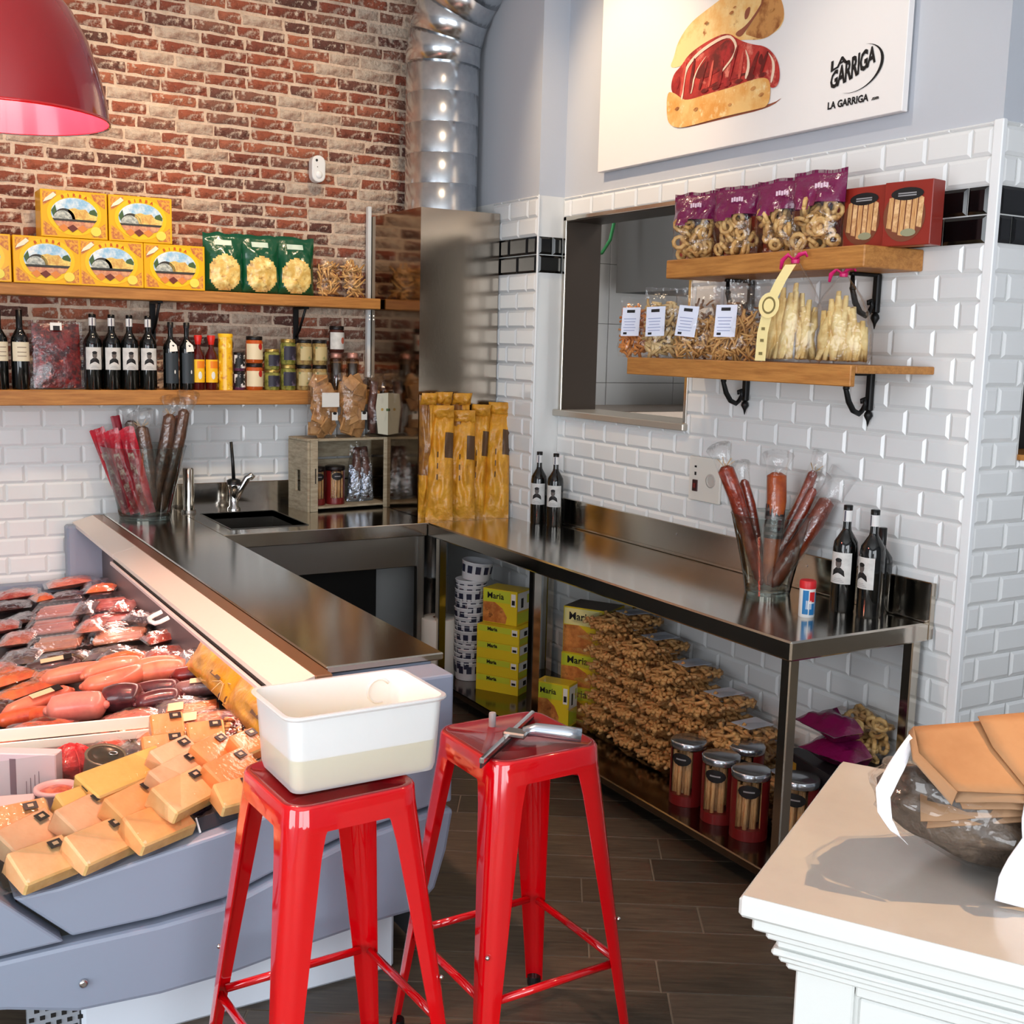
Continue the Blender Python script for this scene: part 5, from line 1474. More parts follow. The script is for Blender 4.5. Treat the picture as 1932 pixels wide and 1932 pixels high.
for k in range(25):
    a = math.radians(100 - 8.2 * k)
    e = math.sin(PI * k / 24) ** 0.8
    outer.append((3.087 - 0.120 * math.cos(a - 0.45), 2.832 + 0.078 * math.sin(a - 0.30)))
    inner.append((3.087 - (0.120 - 0.014 * e) * math.cos(a - 0.45), 2.832 + (0.078 - 0.004 * e) * math.sin(a - 0.30)))
vs = [(XL, y, z) for y, z in outer] + [(XL, y, z) for y, z in inner]
mb.add(vs, [(k, k + 1, 26 + k, 25 + k) for k in range(24)], 0)
PL('lettering', mb, ink)

# outlet, motion sensor, pendant lamp
ol = thing('wall_outlet', 'white double electrical outlet on the tiles behind the right vase, one side dark', 'outlet', (-0.009, 3.835, 1.29))
obj('plate', MB().box((-0.006, 0, 0), (0.012, 0.205, 0.19), 0.003), mat('outlet_cream', (232, 226, 216), 0.45), ol)
obj('switch', MB().box((-0.013, 0.058, -0.03), (0.006, 0.034, 0.05), 0.002).box((-0.0165, 0.058, -0.03), (0.003, 0.016, 0.02), 0, mi=1), [mat('outlet_dark', (56, 26, 24), 0.4), mat('outlet_red', (120, 40, 34), 0.4)], ol)
obj('pin', MB().box((-0.0125, 0.058, 0.022), (0.004, 0.010, 0.014), 0).box((-0.0125, 0.058, 0.052), (0.004, 0.012, 0.008), 0), black_plastic, ol)
obj('socket', MB().lathe([(0.030, 0.0), (0.030, 0.004), (0.024, 0.004), (0.022, 0.001)], 18, M=Matrix.Translation((-0.012, -0.045, 0)) @ Matrix.Rotation(-PI / 2, 4, 'Y')), mat('outlet_grey', (196, 190, 182), 0.45), ol)
ms = thing('motion_sensor', 'small white motion sensor mounted on the brick wall', 'sensor', (-0.93, 6.078, 2.742))
pts = ell(0, 0.035, 0.038, 0.034, 10, 0, PI) + ell(0, -0.035, 0.038, 0.036, 10, PI, 2 * PI)
obj('body', MB().prism(pts, 0, 0.055, M=RX90), white_plastic, ms); bev(ms.children[0], 0.006)
obj('dome', MB().ball(0.022, 12, 8, M=Matrix.Translation((0, -0.052, -0.032)), scale=(1, 0.5, 1)), mat('sensor_lens', (246, 246, 244), 0.2), ms)
obj('lens', MB().lathe([(0.007, 0), (0.006, 0.003)], 10, M=Matrix.Translation((-0.012, -0.055, 0.042)) @ RX90), black_plastic, ms)
obj('led', MB().lathe([(0.003, 0), (0.002, 0.002)], 8, M=Matrix.Translation((-0.008, -0.055, 0.008)) @ RX90), MATS['print_grey'], ms)
red_enamel = mat('red_enamel', (200, 3, 14), 0.09, 0, 0.5, coat=1.0)
red_inside = mat('red_enamel_inside', (236, 24, 40), 0.22, 0, 0.5, coat=0.3)
lamp_red = mat('lamp_red_enamel', (150, 3, 12), 0.10, 0, 0.5, coat=0.8)
lp = thing('pendant_lamp', 'glossy red dome pendant lamp hanging at the top left', 'lamp', (-2.852, 2.917, 2.318))
prof = [(0.228, 0.0), (0.222, 0.05), (0.208, 0.11), (0.186, 0.175), (0.152, 0.24), (0.108, 0.292), (0.060, 0.322), (0.034, 0.332)]
obj('shade', MB().lathe(prof, 40, caps=False), lamp_red, lp)
obj('shade_lining', MB().lathe([(r - 0.003, z) for r, z in prof][::-1], 40, caps=False), red_inside, lp)
obj('rim', MB().lathe([(0.225, -0.001), (0.2295, -0.003), (0.2295, 0.004), (0.225, 0.003)], 40, caps=False), red_enamel, lp)
obj('socket', MB().lathe([(0.034, 0.325), (0.034, 0.40), (0.02, 0.42)], 16), black_plastic, lp)
obj('cord', MB().tube([(0, 0, 0.41), (0, 0, 1.98)], 0.005, 8), black_plastic, lp)
bl = bpy.data.lights.new('pendant_lamp_light', 'POINT'); bl.energy = 60; bl.color = (1.0, 0.70, 0.50); bl.shadow_soft_size = 0.05
blo = bpy.data.objects.new('pendant_lamp_light', bl); COL.objects.link(blo); blo.parent = lp; blo.location = (0, 0, 0.12)
obj('bulb', MB().ball(0.045, 14, 9, M=Matrix.Translation((0, 0, 0.22))), white_plastic, lp)
# ------------------------------------------------------------------ goods on the low shelf
UZ = 0.1475
t = thing('paper_roll', 'white paper roll standing below the counter beside the cup stack', 'roll', (-0.585, 5.20, UZ))
obj('paper', MB().lathe([(0.034, 0.30), (0.092, 0.30), (0.095, 0.296), (0.095, 0.004), (0.092, 0.0), (0.034, 0.0)], 26, caps=False), mat('roll_white', (214, 208, 198), 0.8), t)
obj('core', MB().lathe([(0.034, 0.0), (0.034, 0.30), (0.030, 0.30), (0.030, 0.0)], 20, caps=False), mat('cardboard', (120, 84, 62), 0.8), t)
cup_w = mat('cup_white', (212, 212, 216), 0.45)
cr_, ch_ = 0.079, 0.088
mb = MB().lathe([(cr_ * .88, 0), (cr_ * .90, 0.004), (cr_, ch_), (cr_ * 1.03, ch_ + .003), (cr_ * .98, ch_ + .006), (cr_ * .87, 0.008), (0.001, 0.006)], 22, caps=False)
cup_me = mb.mesh('wall', cup_w)
mb = MB()
for k in range(11):
    a = 2 * PI * k / 11
    r0, r1 = cr_ * .945, cr_ * .985
    vs = []
    for aa, z, r in ((a - .17, ch_ * .42, r0), (a + .17, ch_ * .42, r0), (a + .17, ch_ * .86, r1), (a - .17, ch_ * .86, r1)):
        vs.append(((r + .0015) * math.cos(aa), (r + .0015) * math.sin(aa), z))
    mb.add(vs, [(0, 1, 2, 3)], 0)
cup_pr = mb.mesh('print', mat('navy_print', (34, 36, 58), 0.5))
cp = thing('paper_cup', 'printed paper cup at the bottom of the nested cup stack below the counter', 'cup', (-0.475, 5.07, UZ + 0.001), 0.2, 'nested paper cups')
obj('wall', cup_me, None, cp)
obj('print', cup_pr, None, cp)
n_c = 19
CUPN = ['first', 'second', 'third', 'fourth', 'fifth', 'sixth', 'seventh', 'eighth', 'ninth', 'tenth', 'eleventh', 'twelfth', 'thirteenth', 'fourteenth', 'fifteenth', 'sixteenth', 'seventeenth', 'eighteenth', 'nineteenth']
for k in range(1, n_c):
    dup(cp, (-0.475 + random.uniform(-.003, .003), 5.07 + random.uniform(-.003, .003), UZ + 0.001 + 0.0235 * k), random.uniform(0, 6), label='printed paper cup, %s from the bottom of the nested cup stack' % CUPN[k])
t = thing('paper_cup', 'short wide printed bowl tilted on top of the nested cup stack', 'cup', (-0.455, 5.06, UZ + 0.0235 * 18 + 0.095), 0.2, rot=(0.10, 0.06, 0.3))
obj('wall', cup_me, None, t)
obj('print', cup_pr, None, t)
# yellow biscuit cartons
bis_y = mat('carton_yellow', (224, 196, 40), 0.4, coat=0.15)
bis_g = mat('carton_green', (196, 204, 54), 0.45)
bis_o = mat('carton_biscuit', (172, 98, 46), 0.5, vary=(16, (214, 140, 70), 0.42, 0.62), spots=(26, (110, 60, 30), 0.6, 0.7))
bis_c = mat('carton_cream', (232, 220, 150), 0.45)
grey_top = mat('carton_grey_top', (118, 108, 100), 0.7)
red_edge = mat('carton_red', (150, 40, 30), 0.5)
pm_ = [bis_y, bis_g, bis_o, bis_c, ink, paper_white, grey_top, red_edge]
def carton(label, loc, rotz, w, d, h, top=0, biscuit=True, group=None, txt=0.0):
    t = thing('biscuit_carton', label, 'box', loc, rotz, group)
    obj('body', MB().bb((-w / 2, -d / 2, 0), (w / 2, d / 2, h), 0, faces={'-x': 0, '+x': 0, '-y': 0, '+y': 0, '-z': 0, '+z': top}), pm_, t)
    mb = MB()
    D = d / 2 + .0004
    decal(mb, [(-w * .48, h * .62), (w * .30, h * .62), (w * .30, h * .97), (-w * .48, h * .97)], D + .0005, 1 if not top else 3)
    if biscuit:
        decal(mb, [(-w * .49, h * .02), (w * .18, h * .02), (w * .22, h * .22), (w * .08, h * .46), (-w * .15, h * .62), (-w * .49, h * .60)], D + .0012, 2)
    decal(mb, [(w * .33, h * .55), (w * .46, h * .55), (w * .46, h * .92), (w * .33, h * .92)], D + .0012, 5)
    decal(mb, [(w * .35, h * .60), (w * .44, h * .60), (w * .44, h * .74), (w * .35, h * .74)], D + .0018, 4)
    text_geo('Maria', min(h * .30, w * .22), Matrix.Translation((-w * .13, -(D + .002), h * .80)) @ RX90, mb, 4, w * .004)
    # short side facing the far left
    def sd(pts, k, mi):
        mb.poly([(w / 2 + .0004 + .0006 * k, y, z) for y, z in pts], mi)
    sd([(-d * .46, h * .42), (d * .46, h * .42), (d * .46, h * .95), (-d * .46, h * .95)], 1, 5)
    sd([(-d * .22, h * .5), (-d * .04, h * .5), (-d * .04, h * .78), (-d * .22, h * .78)], 2, 4)
    sd([(d * .22, h * .6), (d * .36, h * .6), (d * .36, h * .86), (d * .22, h * .86)], 2, 1)
    sd([(-d * .46, h * .05), (d * .46, h * .05), (d * .46, h * .36), (-d * .46, h * .36)], 1, 1)
    obj('print', mb, pm_, t)
    return t
CR = -math.radians(58)
for k in range(4):
    for i, (dx, dy) in enumerate(((0, 0),)):
        pos = ['bottom', 'second from the bottom', 'third from the bottom', 'fourth from the bottom'][k]
        carton('flat yellow biscuit carton, %s of the stack beside the cups' % pos, (-0.40, 4.83, UZ + 0.083 * k), CR + random.uniform(-.03, .03), 0.235, 0.175, 0.082, biscuit=False, group='stacked flat biscuit cartons')
carton('taller yellow biscuit carton with a biscuit picture on top of the flat carton stack', (-0.385, 4.86, UZ + 0.083 * 4 + .001), CR - 0.05, 0.195, 0.13, 0.17)
for z, lb in ((0, 'yellow biscuit carton at the far end of the straw bag pile, bottom of three'), (0.155, 'yellow biscuit carton at the far end of the straw bag pile, middle of three')):
    carton(lb, (-0.27, 4.28, UZ + z), CR, 0.22, 0.16, 0.154)
carton('grey topped yellow biscuit carton on top beside the straw bag pile', (-0.265, 4.27, UZ + 0.311), CR - 0.03, 0.225, 0.17, 0.215, top=6)
carton('yellow biscuit carton standing in front at the far foot of the straw bag pile', (-0.455, 4.27, UZ), CR, 0.165, 0.09, 0.195)
# pile of straw bags lying flat: one mesh pair, copied
def flat_bag_meshes(seed):
    rr = random.Random(seed)
    mb = MB()
    for _ in range(230):
        u, v = rr.uniform(-1, 1), rr.uniform(-1, 1)
        p = Vector((u * .148, v * .082, 0.037 + rr.uniform(-1, 1) * .031 * (1 - abs(u) ** 5) * (1 - abs(v) ** 6)))
        d = Vector((rr.gauss(0, 1), rr.gauss(0, 1), rr.gauss(0, .35))).normalized() * rr.uniform(.018, .03)
        mb.tube([p - d, p + d], 0.0078, 5)
    a = mb.mesh('straws', [straw_pile])
    f = MB().pillow(0.235, 0.40, 0.080, 12, 16, seed=seed, wr=0.2, pinch=0.0, M=Matrix.Translation((-0.2, 0, 0.037)) @ Matrix(((0, 0, 1, 0), (1, 0, 0, 0), (0, 1, 0, 0), (0, 0, 0, 1)))).mesh('film', [clear])
    lb_ = MB().box((-0.05, 0.0, 0.078), (0.13, 0.10, 0.0015), 0).mesh('label', [mat('pile_label', (196, 202, 214), 0.5)])
    return a, f, lb_
straw_pile = mat('pile_straw', (226, 174, 108), 0.6, vary=(9, (180, 122, 66), 0.4, 0.66), spots=(7, (238, 200, 144), 0.56, 0.7))
FM = [flat_bag_meshes(s) for s in (1, 2)]
ORD = ['first', 'second', 'third', 'fourth', 'fifth', 'sixth', 'seventh', 'eighth', 'ninth', 'tenth', 'eleventh', 'twelfth', 'thirteenth', 'fourteenth', 'fifteenth', 'sixteenth', 'seventeenth', 'eighteenth', 'nineteenth', 'twentieth']
stacks = [(4.05, 8), (3.85, 7), (3.64, 6), (3.44, 5), (3.24, 4), (3.04, 2), (2.86, 1)]
for si, (y, n) in enumerate(stacks):
    where = ['farthest bag stack', 'second far bag stack', 'third far bag stack', 'middle bag stack', 'stack behind the jars', 'lowest bag stack', 'near end'][si]
    for k in range(n):
        top = k == n - 1
        a, f, lb_ = FM[(k + si) % 2]
        t = thing('straw_bag', ('labelled clear bread straw bag lying on top of the ' + where) if top else 'clear bread straw bag, %s layer from the shelf in the %s' % (ORD[k], where), 'bag', (-0.255 + random.uniform(-.02, .02), y + random.uniform(-.015, .015), UZ + 0.0655 * k), random.uniform(-.08, .08), 'bread straw bags piled on the low shelf', rot=(random.uniform(-.02, .02), 0.0, PI + random.uniform(-.08, .08)))
        obj('straws', a, None, t, kind='stuff')
        obj('film', f, None, t)
        if top or k == n - 2:
            obj('label', lb_, None, t)
for x, y, lb in ((-0.50, 3.27, 'breadstick jar with a metal lid, farthest on the low shelf'), (-0.50, 3.085, 'breadstick jar with a metal lid, second on the low shelf'), (-0.50, 2.925, 'breadstick jar with a metal lid, third on the low shelf'),
                 (-0.34, 3.13, 'breadstick jar with a metal lid in the second row of the low shelf'), (-0.40, 2.79, 'breadstick jar with a metal lid, close behind the front counter leg')):
    stick_tin(lb, (x, y, UZ), math.radians(-50) + random.uniform(-.3, .3), 0.066, 0.245, None, 'breadstick jars on the low shelf')
# dark crate with plum bags behind the front leg
t = thing('display_carton', 'black carton on the low shelf carrying two plum topped bags', 'box', (-0.20, 2.80, UZ), -0.2)
obj('body', MB().box((0, 0, 0.135), (0.26, 0.30, 0.27), 0.003), mat('black_carton', (26, 24, 28), 0.5), t)
obj('label', MB().box((-0.131, 0.10, 0.2), (0.002, 0.05, 0.08), 0), mat('print_mustard', (150, 116, 40), 0.5), t)
for k, (z, a, lb) in enumerate(((0.277, 0.12, 'plum topped toast bag lying on the black carton, lower of two'), (0.36, -0.10, 'plum topped toast bag lying on the black carton, upper of two'))):
    t = thing('toast_bag', lb, 'bag', (-0.08, 2.79, UZ + z), 0, 'plum topped bags on the low shelf', rot=(PI / 2, 0, -PI / 2 + a))
    rr = random.Random(k + 70)
    mb = MB()
    for i in range(26):
        R = rr.uniform(.016, .026)
        M = Matrix.Translation((rr.uniform(-.07, .07), rr.uniform(0.005, .065), rr.uniform(.0, .13) - 0.02)) @ Euler((rr.gauss(0, .8), rr.gauss(0, .8), 0)).to_matrix().to_4x4()
        mb.tube([(R * math.cos(2 * PI * q / 8), R * math.sin(2 * PI * q / 8), 0) for q in range(9)], 0.009, 5, M=M)
    obj('toasts', mb, ring_b, t, kind='stuff')
    obj('film', MB().pillow(0.22, 0.30, 0.085, 12, 16, seed=70 + k, wr=.25, M=Matrix.Translation((0, 0.040, -0.05)), mfun=lambda u, v, s: 1 if v > 0.56 else 0), [clear, plum], t)
# ------------------------------------------------------------------ stools
H = 0.86
def rsq(h, r, n=5):
    pts = []
    for cx, cy, a0 in ((h - r, h - r, 0), (-(h - r), h - r, PI / 2), (-(h - r), -(h - r), PI), (h - r, -(h - r), 1.5 * PI)):
        for k in range(n + 1):
            a = a0 + PI / 2 * k / n
            pts.append((cx + r * math.cos(a), cy + r * math.sin(a)))
    return pts
def loft(mb, secs, mi=0, cap0=True, cap1=True, sm=True, sx=1.0):
    n = len(secs[0][0])
    vs, fs = [], []
    for pts, z in secs:
        vs += [(x, y, z) for x, y in pts]
    for i in range(len(secs) - 1):
        for k in range(n):
            fs.append((i * n + k, i * n + (k + 1) % n, (i + 1) * n + (k + 1) % n, (i + 1) * n + k))
    if cap0: fs.append(tuple(reversed(range(n))))
    if cap1: fs.append(tuple(range((len(secs) - 1) * n, len(secs) * n)))
    return mb.add(vs, fs, mi, sm)
HS, HF = 0.155, 0.240
def half_at(z):
    return HS + (HF - HS) * (1 - z / H)
def leg_mesh(sx, sy):
    secs = []
    for z in (0.018, 0.10, 0.25, 0.45, 0.62, 0.74, 0.79, 0.835):
        f = z / 0.835
        w = 0.034 + 0.050 * f ** 1.15
        if z > 0.78: w += 0.02 * (z - 0.78) / 0.055
        c = half_at(z) + 0.001
        r = 0.024 + 0.026 * f
        out, inn = [], []
        for rr_, lst, off in ((r, out, 0.0), (r - 0.0035, inn, 0.0035)):
            lst.append((c - w, c - off))
            for k in range(9):
                a = PI / 2 - PI / 2 * k / 8
                lst.append((c - r + rr_ * math.cos(a), c - r + rr_ * math.sin(a)))
            lst.append((c - off, c - w))
        poly = out + inn[::-1]
        secs.append(([(x * sx, y * sy) for x, y in poly], z))
    mb = MB()
    loft(mb, secs, sm=True)
    if sx * sy > 0:
        mb.f = [f[::-1] for f in mb.f]
    return mb.mesh('leg', red_enamel)
def sm_angle(o):
    m = o.modifiers.new('edges', 'EDGE_SPLIT'); m.split_angle = math.radians(42)
def stool(label, loc, rotz):
    t = thing('bar_stool', label, 'stool', loc, rotz, 'red metal bar stools')
    mb = MB()
    r = 0.048
    loft(mb, [(rsq(HS + 0.0075, r + .004), H - 0.062), (rsq(HS + 0.003, r), H - 0.010), (rsq(HS - 0.001, r), H - 0.002), (rsq(HS - 0.006, r - .004), H), (rsq(HS - 0.012, r - .008), H - 0.001), (rsq(HS - 0.016, r - .01), H - 0.0045), (rsq(0.04, 0.03), H - 0.0055)], cap0=False)
    o = obj('seat', mb, mat('red_seat_enamel', (140, 12, 22), 0.16, 0, 0.6, coat=0.5), t)
    o.data.materials.append(red_enamel)
    n = len(rsq(.1, .03))
    for i, p in enumerate(o.data.polygons):
        p.material_index = 1 if i < n * 2 else 0
    sm_angle(o)
    for sx, sy in ((1, 1), (-1, 1), (-1, -1), (1, -1)):
        lg = obj('leg', leg_mesh(sx, sy), None, t)
        sm_angle(lg)
        c = half_at(0.01) - 0.018
        obj('rubber_foot', MB().lathe([(0.018, 0.0), (0.020, 0.012), (0.019, 0.03)], 12), black_plastic, lg, loc=(sx * c, sy * c, 0))
        c = half_at(0.40)
        obj('rivet', MB().ball(0.006, 8, 5), chrome, lg, loc=(sx * (c - 0.006), sy * (c - 0.006), 0.40))
    zr = 0.285
    c = half_at(zr) - 0.014
    for a, b in (((-c, -c), (c, -c)), ((c, -c), (c, c)), ((c, c), (-c, c)), ((-c, c), (-c, -c))):
        d = Vector((b[0] - a[0], b[1] - a[1], 0)).normalized() * 0.02
        obj('rung', MB().tube([Vector((*a, zr)) + d, Vector((*b, zr)) - d], 0.0105, 8), red_enamel, t)
    c = HS - 0.012
    for a, b in (((-c, -c), (c, c)), ((-c, c), (c, -c))):
        obj('cross_brace', MB().tube([(*a, H - 0.075), (*b, H - 0.075 - 0.012 * (a[1] > 0))], 0.006, 6), red_enamel, t)
    return t
stool('glossy red metal bar stool under the white plastic tub', (-2.278, 2.392, 0), math.radians(3))
stool('glossy red metal bar stool with the squeegee on its seat', (-1.752, 2.432, 0), math.radians(2))
ST = H - 0.004
def rrect(hx, hy, r, n=4):
    pts = []
    for cx, cy, a0 in ((hx - r, hy - r, 0), (-(hx - r), hy - r, PI / 2), (-(hx - r), -(hy - r), PI), (hx - r, -(hy - r), 1.5 * PI)):
        for k in range(n + 1):
            a = a0 + PI / 2 * k / n
            pts.append((cx + r * math.cos(a), cy + r * math.sin(a)))
    return pts
tb = thing('plastic_tub', 'white translucent plastic tub half full of yellowish liquid on the left red stool', 'tub', (-2.222, 2.408, H - 0.0015), math.radians(1))
TH_ = 0.182
tubm = film('tub_plastic', col=(248, 248, 247), gloss=0.04, rough=0.3, wr=None, body=0.42, edge=0.3)
tubl = film('tub_plastic_lining', col=(248, 248, 247), gloss=0.03, rough=0.3, wr=None, body=0.97, edge=0.3)
mb = MB()
S = lambda f: (0.176 + 0.012 * f, 0.112 + 0.012 * f)
loft(mb, [(rrect(S(0)[0] - .012, S(0)[1] - .012, .02), 0.0), (rrect(S(0)[0] - .003, S(0)[1] - .003, .024), 0.004), (rrect(*S(.1), .026), 0.018), (rrect(*S(.9), .03), TH_ - 0.012), (rrect(S(1)[0] + .004, S(1)[1] + .004, .032), TH_ - 0.010), (rrect(S(1)[0] + .009, S(1)[1] + .009, .034), TH_ - 0.004), (rrect(S(1)[0] + .008, S(1)[1] + .008, .034), TH_), (rrect(S(1)[0] - .001, S(1)[1] - .001, .03), TH_)], cap1=False)
o = obj('wall', mb, tubm, tb); sm_angle(o)
mb = MB()
loft(mb, [(rrect(S(1)[0] - .001, S(1)[1] - .001, .03), TH_), (rrect(S(.44)[0] - .004, S(.44)[1] - .004, .028), TH_ * .43)], cap0=False, cap1=False)
mb.f = mb.f
o = obj('lining', mb, tubl, tb); sm_angle(o)
mb = MB(); loft(mb, [(rrect(S(.1)[0] - .0145, S(.1)[1] - .0145, .022), 0.004), (rrect(S(.1)[0] - .0045, S(.1)[1] - .0045, .025), 0.0165), (rrect(S(.44)[0] - .0045, S(.44)[1] - .0045, .027), TH_ * .43)])
o = obj('liquid', mb, mat('cloudy_liquid', (214, 196, 130), 0.15, 0, 0.5), tb); sm_angle(o)
mb = MB(); mb.tube([(0.13 + 0.03 * math.cos(a), 0.118, 0.135 + 0.03 * math.sin(a)) for a in [0.6 + 4.4 * k / 12 for k in range(13)]], 0.004, 6)
obj('moulded_mark', mb, white_plastic, tb)
# squeegee
sq = thing('squeegee', 'steel window squeegee lying across the seat of the right red stool', 'squeegee', (-1.795, 2.405, ST), math.radians(40.8))
obj('channel', MB().bb((-0.195, -0.006, 0.008), (0.195, 0.006, 0.024), 0.003), chrome, sq)
obj('rubber_blade', MB().bb((-0.198, -0.002, -0.0005), (0.198, 0.002, 0.010)), black_plastic, sq)
obj('clip', MB().bb((-0.022, -0.050, 0.018), (0.022, 0.010, 0.032), 0.004), steel_dark, sq)
obj('handle', MB().tube([(0.01, -0.035, 0.028), (0.02, -0.065, 0.034), (0.035, -0.14, 0.030), (0.046, -0.175, 0.026)], [0.012, 0.017, 0.0185, 0.018], 12), mat('pale_metal', (206, 214, 224), 0.22, 0.9), sq)
gc = thing('small_cylinder', 'small pale grey plastic cylinder standing on the seat of the right red stool', 'cap', (-1.772, 2.530, ST - 0.001))
obj('body', MB().lathe([(0.0095, 0), (0.0095, 0.034), (0.0085, 0.037)], 14), mat('pale_grey_plastic', (176, 170, 168), 0.35), gc)

# ------------------------------------------------------------------ white cabinet with the bag
U_, V_ = Vector((0.852, 0.523, 0)), Vector((0.523, -0.852, 0))
ca = math.atan2(U_.y, U_.x)            # local x = U (towards the back), local -y = V (towards the shop)
cb_m = mat('cabinet_white', (206, 208, 205), 0.35, coat=0.15)
top_m = mat('cabinet_top', (182, 176, 168), 0.22, coat=0.3, vary=(3, (172, 166, 160), 0.4, 0.7))
cw = thing('white_cabinet', 'white painted cabinet with a moulded cornice at the bottom right, the bag lying on it', 'cabinet', (-2.032, 1.282, 0), ca)
LX, LY = 0.70, 1.40
obj('top', MB().bb((0, -LY, 0.965), (LX, 0, 1.0), 0.006, mi=0), [cb_m], cw)
obj('top_sheet', MB().bb((0.006, -LY, 0.9995), (LX - 0.006, -0.006, 1.0012)), top_m, cw)
for z0, z1, ins, nm in ((0.940, 0.965, 0.018, 'cornice'), (0.922, 0.940, 0.036, 'cornice'), (0.905, 0.922, 0.050, 'cornice'), (0.893, 0.905, 0.044, 'cornice'), (0.880, 0.893, 0.054, 'cornice'), (0.866, 0.880, 0.064, 'cornice')):
    obj(nm, MB().bb((ins, -LY, z0), (LX - ins, -ins, z1), 0.004), cb_m, cw)
obj('body', MB().bb((0.086, -LY, 0.06), (LX - 0.08, -0.082, 0.866)), cb_m, cw)
obj('stile', MB().bb((0.076, -0.170, 0.06), (0.087, -0.078, 0.866), 0.003), cb_m, cw)
obj('rail', MB().bb((0.076, -LY, 0.845), (0.087, -0.172, 0.866), 0.003), cb_m, cw)
dr = obj('door', MB().bb((0.080, -0.62, 0.10), (0.0875, -0.178, 0.842), 0.003), cb_m, cw)
obj('knob', MB().lathe([(0.008, 0), (0.008, 0.012), (0.018, 0.02), (0.016, 0.03), (0.002, 0.034)], 14, M=Matrix.Translation((0.080, -0.31, 0.742)) @ Matrix.Rotation(-PI / 2, 4, 'Y')), mat('knob_nickel', (150, 150, 150), 0.3, 0.9), dr)
obj('door', MB().bb((0.080, -1.10, 0.10), (0.0875, -0.626, 0.842), 0.003), cb_m, cw)
obj('plinth', MB().bb((0.10, -LY, 0.0), (LX - 0.1, -0.10, 0.06)), cb_m, cw)
# ------------------------------------------------------------------ carrier bag with kraft paper bags on the cabinet
BO = Vector((-1.680, 1.103, 1.002))
def bp(a, d, z):
    return BO + Rr * a + Ff * d + Vector((0, 0, z))
def sheet(mb, rows, mi=0, th=0.002, sm=True, wr=0.0, seed=0):
    """thin bent sheet through rows of points (a,d,z), two-sided with thickness"""
    P = [[bp(*p) for p in r] for r in rows]
    nr, nc = len(P), len(P[0])
    sub = 4
    G = []
    for i in range((nr - 1) * sub + 1):
        r0, f = divmod(i, sub); f /= sub
        r1 = min(r0 + 1, nr - 1)
        row = []
        for j in range((nc - 1) * sub + 1):
            c0, g = divmod(j, sub); g /= sub
            c1 = min(c0 + 1, nc - 1)
            p = (P[r0][c0] * (1 - g) + P[r0][c1] * g) * (1 - f) + (P[r1][c0] * (1 - g) + P[r1][c1] * g) * f
            p = p + Vector((noise.noise(p * 22 + Vector((seed, 0, 0))), noise.noise(p * 22 + Vector((0, seed, 5))), noise.noise(p * 22 + Vector((9, 0, seed))))) * wr
            row.append(p)
        G.append(row)
    R, C = len(G), len(G[0])
    vs = [p for r in G for p in r]
    nrm = (G[0][-1] - G[0][0]).cross(G[-1][0] - G[0][0]).normalized() * th
    vs += [p + nrm for p in vs]
    N = R * C
    fs = []
    for i in range(R - 1):
        for j in range(C - 1):
            a = i * C + j
            fs.append((a, a + C, a + C + 1, a + 1)); fs.append((N + a, N + a + 1, N + a + C + 1, N + a + C))
    ring = [j for j in range(C)] + [(i + 1) * C - 1 for i in range(1, R)] + [(R - 1) * C + j for j in range(C - 2, -1, -1)] + [i * C for i in range(R - 2, 0, -1)]
    for k in range(len(ring)):
        a, b = ring[k], ring[(k + 1) % len(ring)]
        fs.append((a, b, N + b, N + a))
    return mb.add(vs, fs, mi, sm)
kraft = mat('kraft_paper', (172, 124, 82), 0.75, vary=(5, (154, 106, 66), 0.4, 0.7), bump=(12, 0.25, 0.02))
kraft_d = mat('kraft_folded', (146, 112, 82), 0.75, bump=(14, 0.3, 0.02))
def top_sheet(name, label, cat, mb, m, group=None):
    o = obj(name, mb, m, label=label, cat=cat, group=group)
    return o
mb = MB()
sheet(mb, [[(-0.080, 0.15, 0.222), (0.04, 0.16, 0.232), (0.22, 0.16, 0.222)], [(-0.088, 0.10, 0.196), (0.02, 0.10, 0.202), (0.20, 0.10, 0.196)], [(-0.050, 0.025, 0.160), (0.05, 0.025, 0.158), (0.19, 0.02, 0.156)]], th=0.0015)
sheet(mb, [[(-0.088, 0.150, 0.212), (-0.080, 0.150, 0.222)], [(-0.110, 0.06, 0.195), (-0.090, 0.09, 0.198)], [(-0.062, 0.010, 0.142), (-0.050, 0.022, 0.160)]], 1, th=0.0015)
top_sheet('kraft_bag', 'large brown kraft paper bag lying flat on top of the white carrier bundle', 'paper bag', mb, [kraft, kraft_d])
mb = MB()
sheet(mb, [[(0.030, 0.158, 0.240), (0.12, 0.17, 0.246), (0.24, 0.17, 0.236)], [(0.034, 0.10, 0.208), (0.13, 0.10, 0.212), (0.24, 0.10, 0.206)], [(0.062, 0.03, 0.166), (0.14, 0.03, 0.168), (0.24, 0.03, 0.164)]], th=0.0015)
top_sheet('kraft_bag', 'brown kraft paper bag overlapping the top one at the right picture edge', 'paper bag', mb, [kraft])
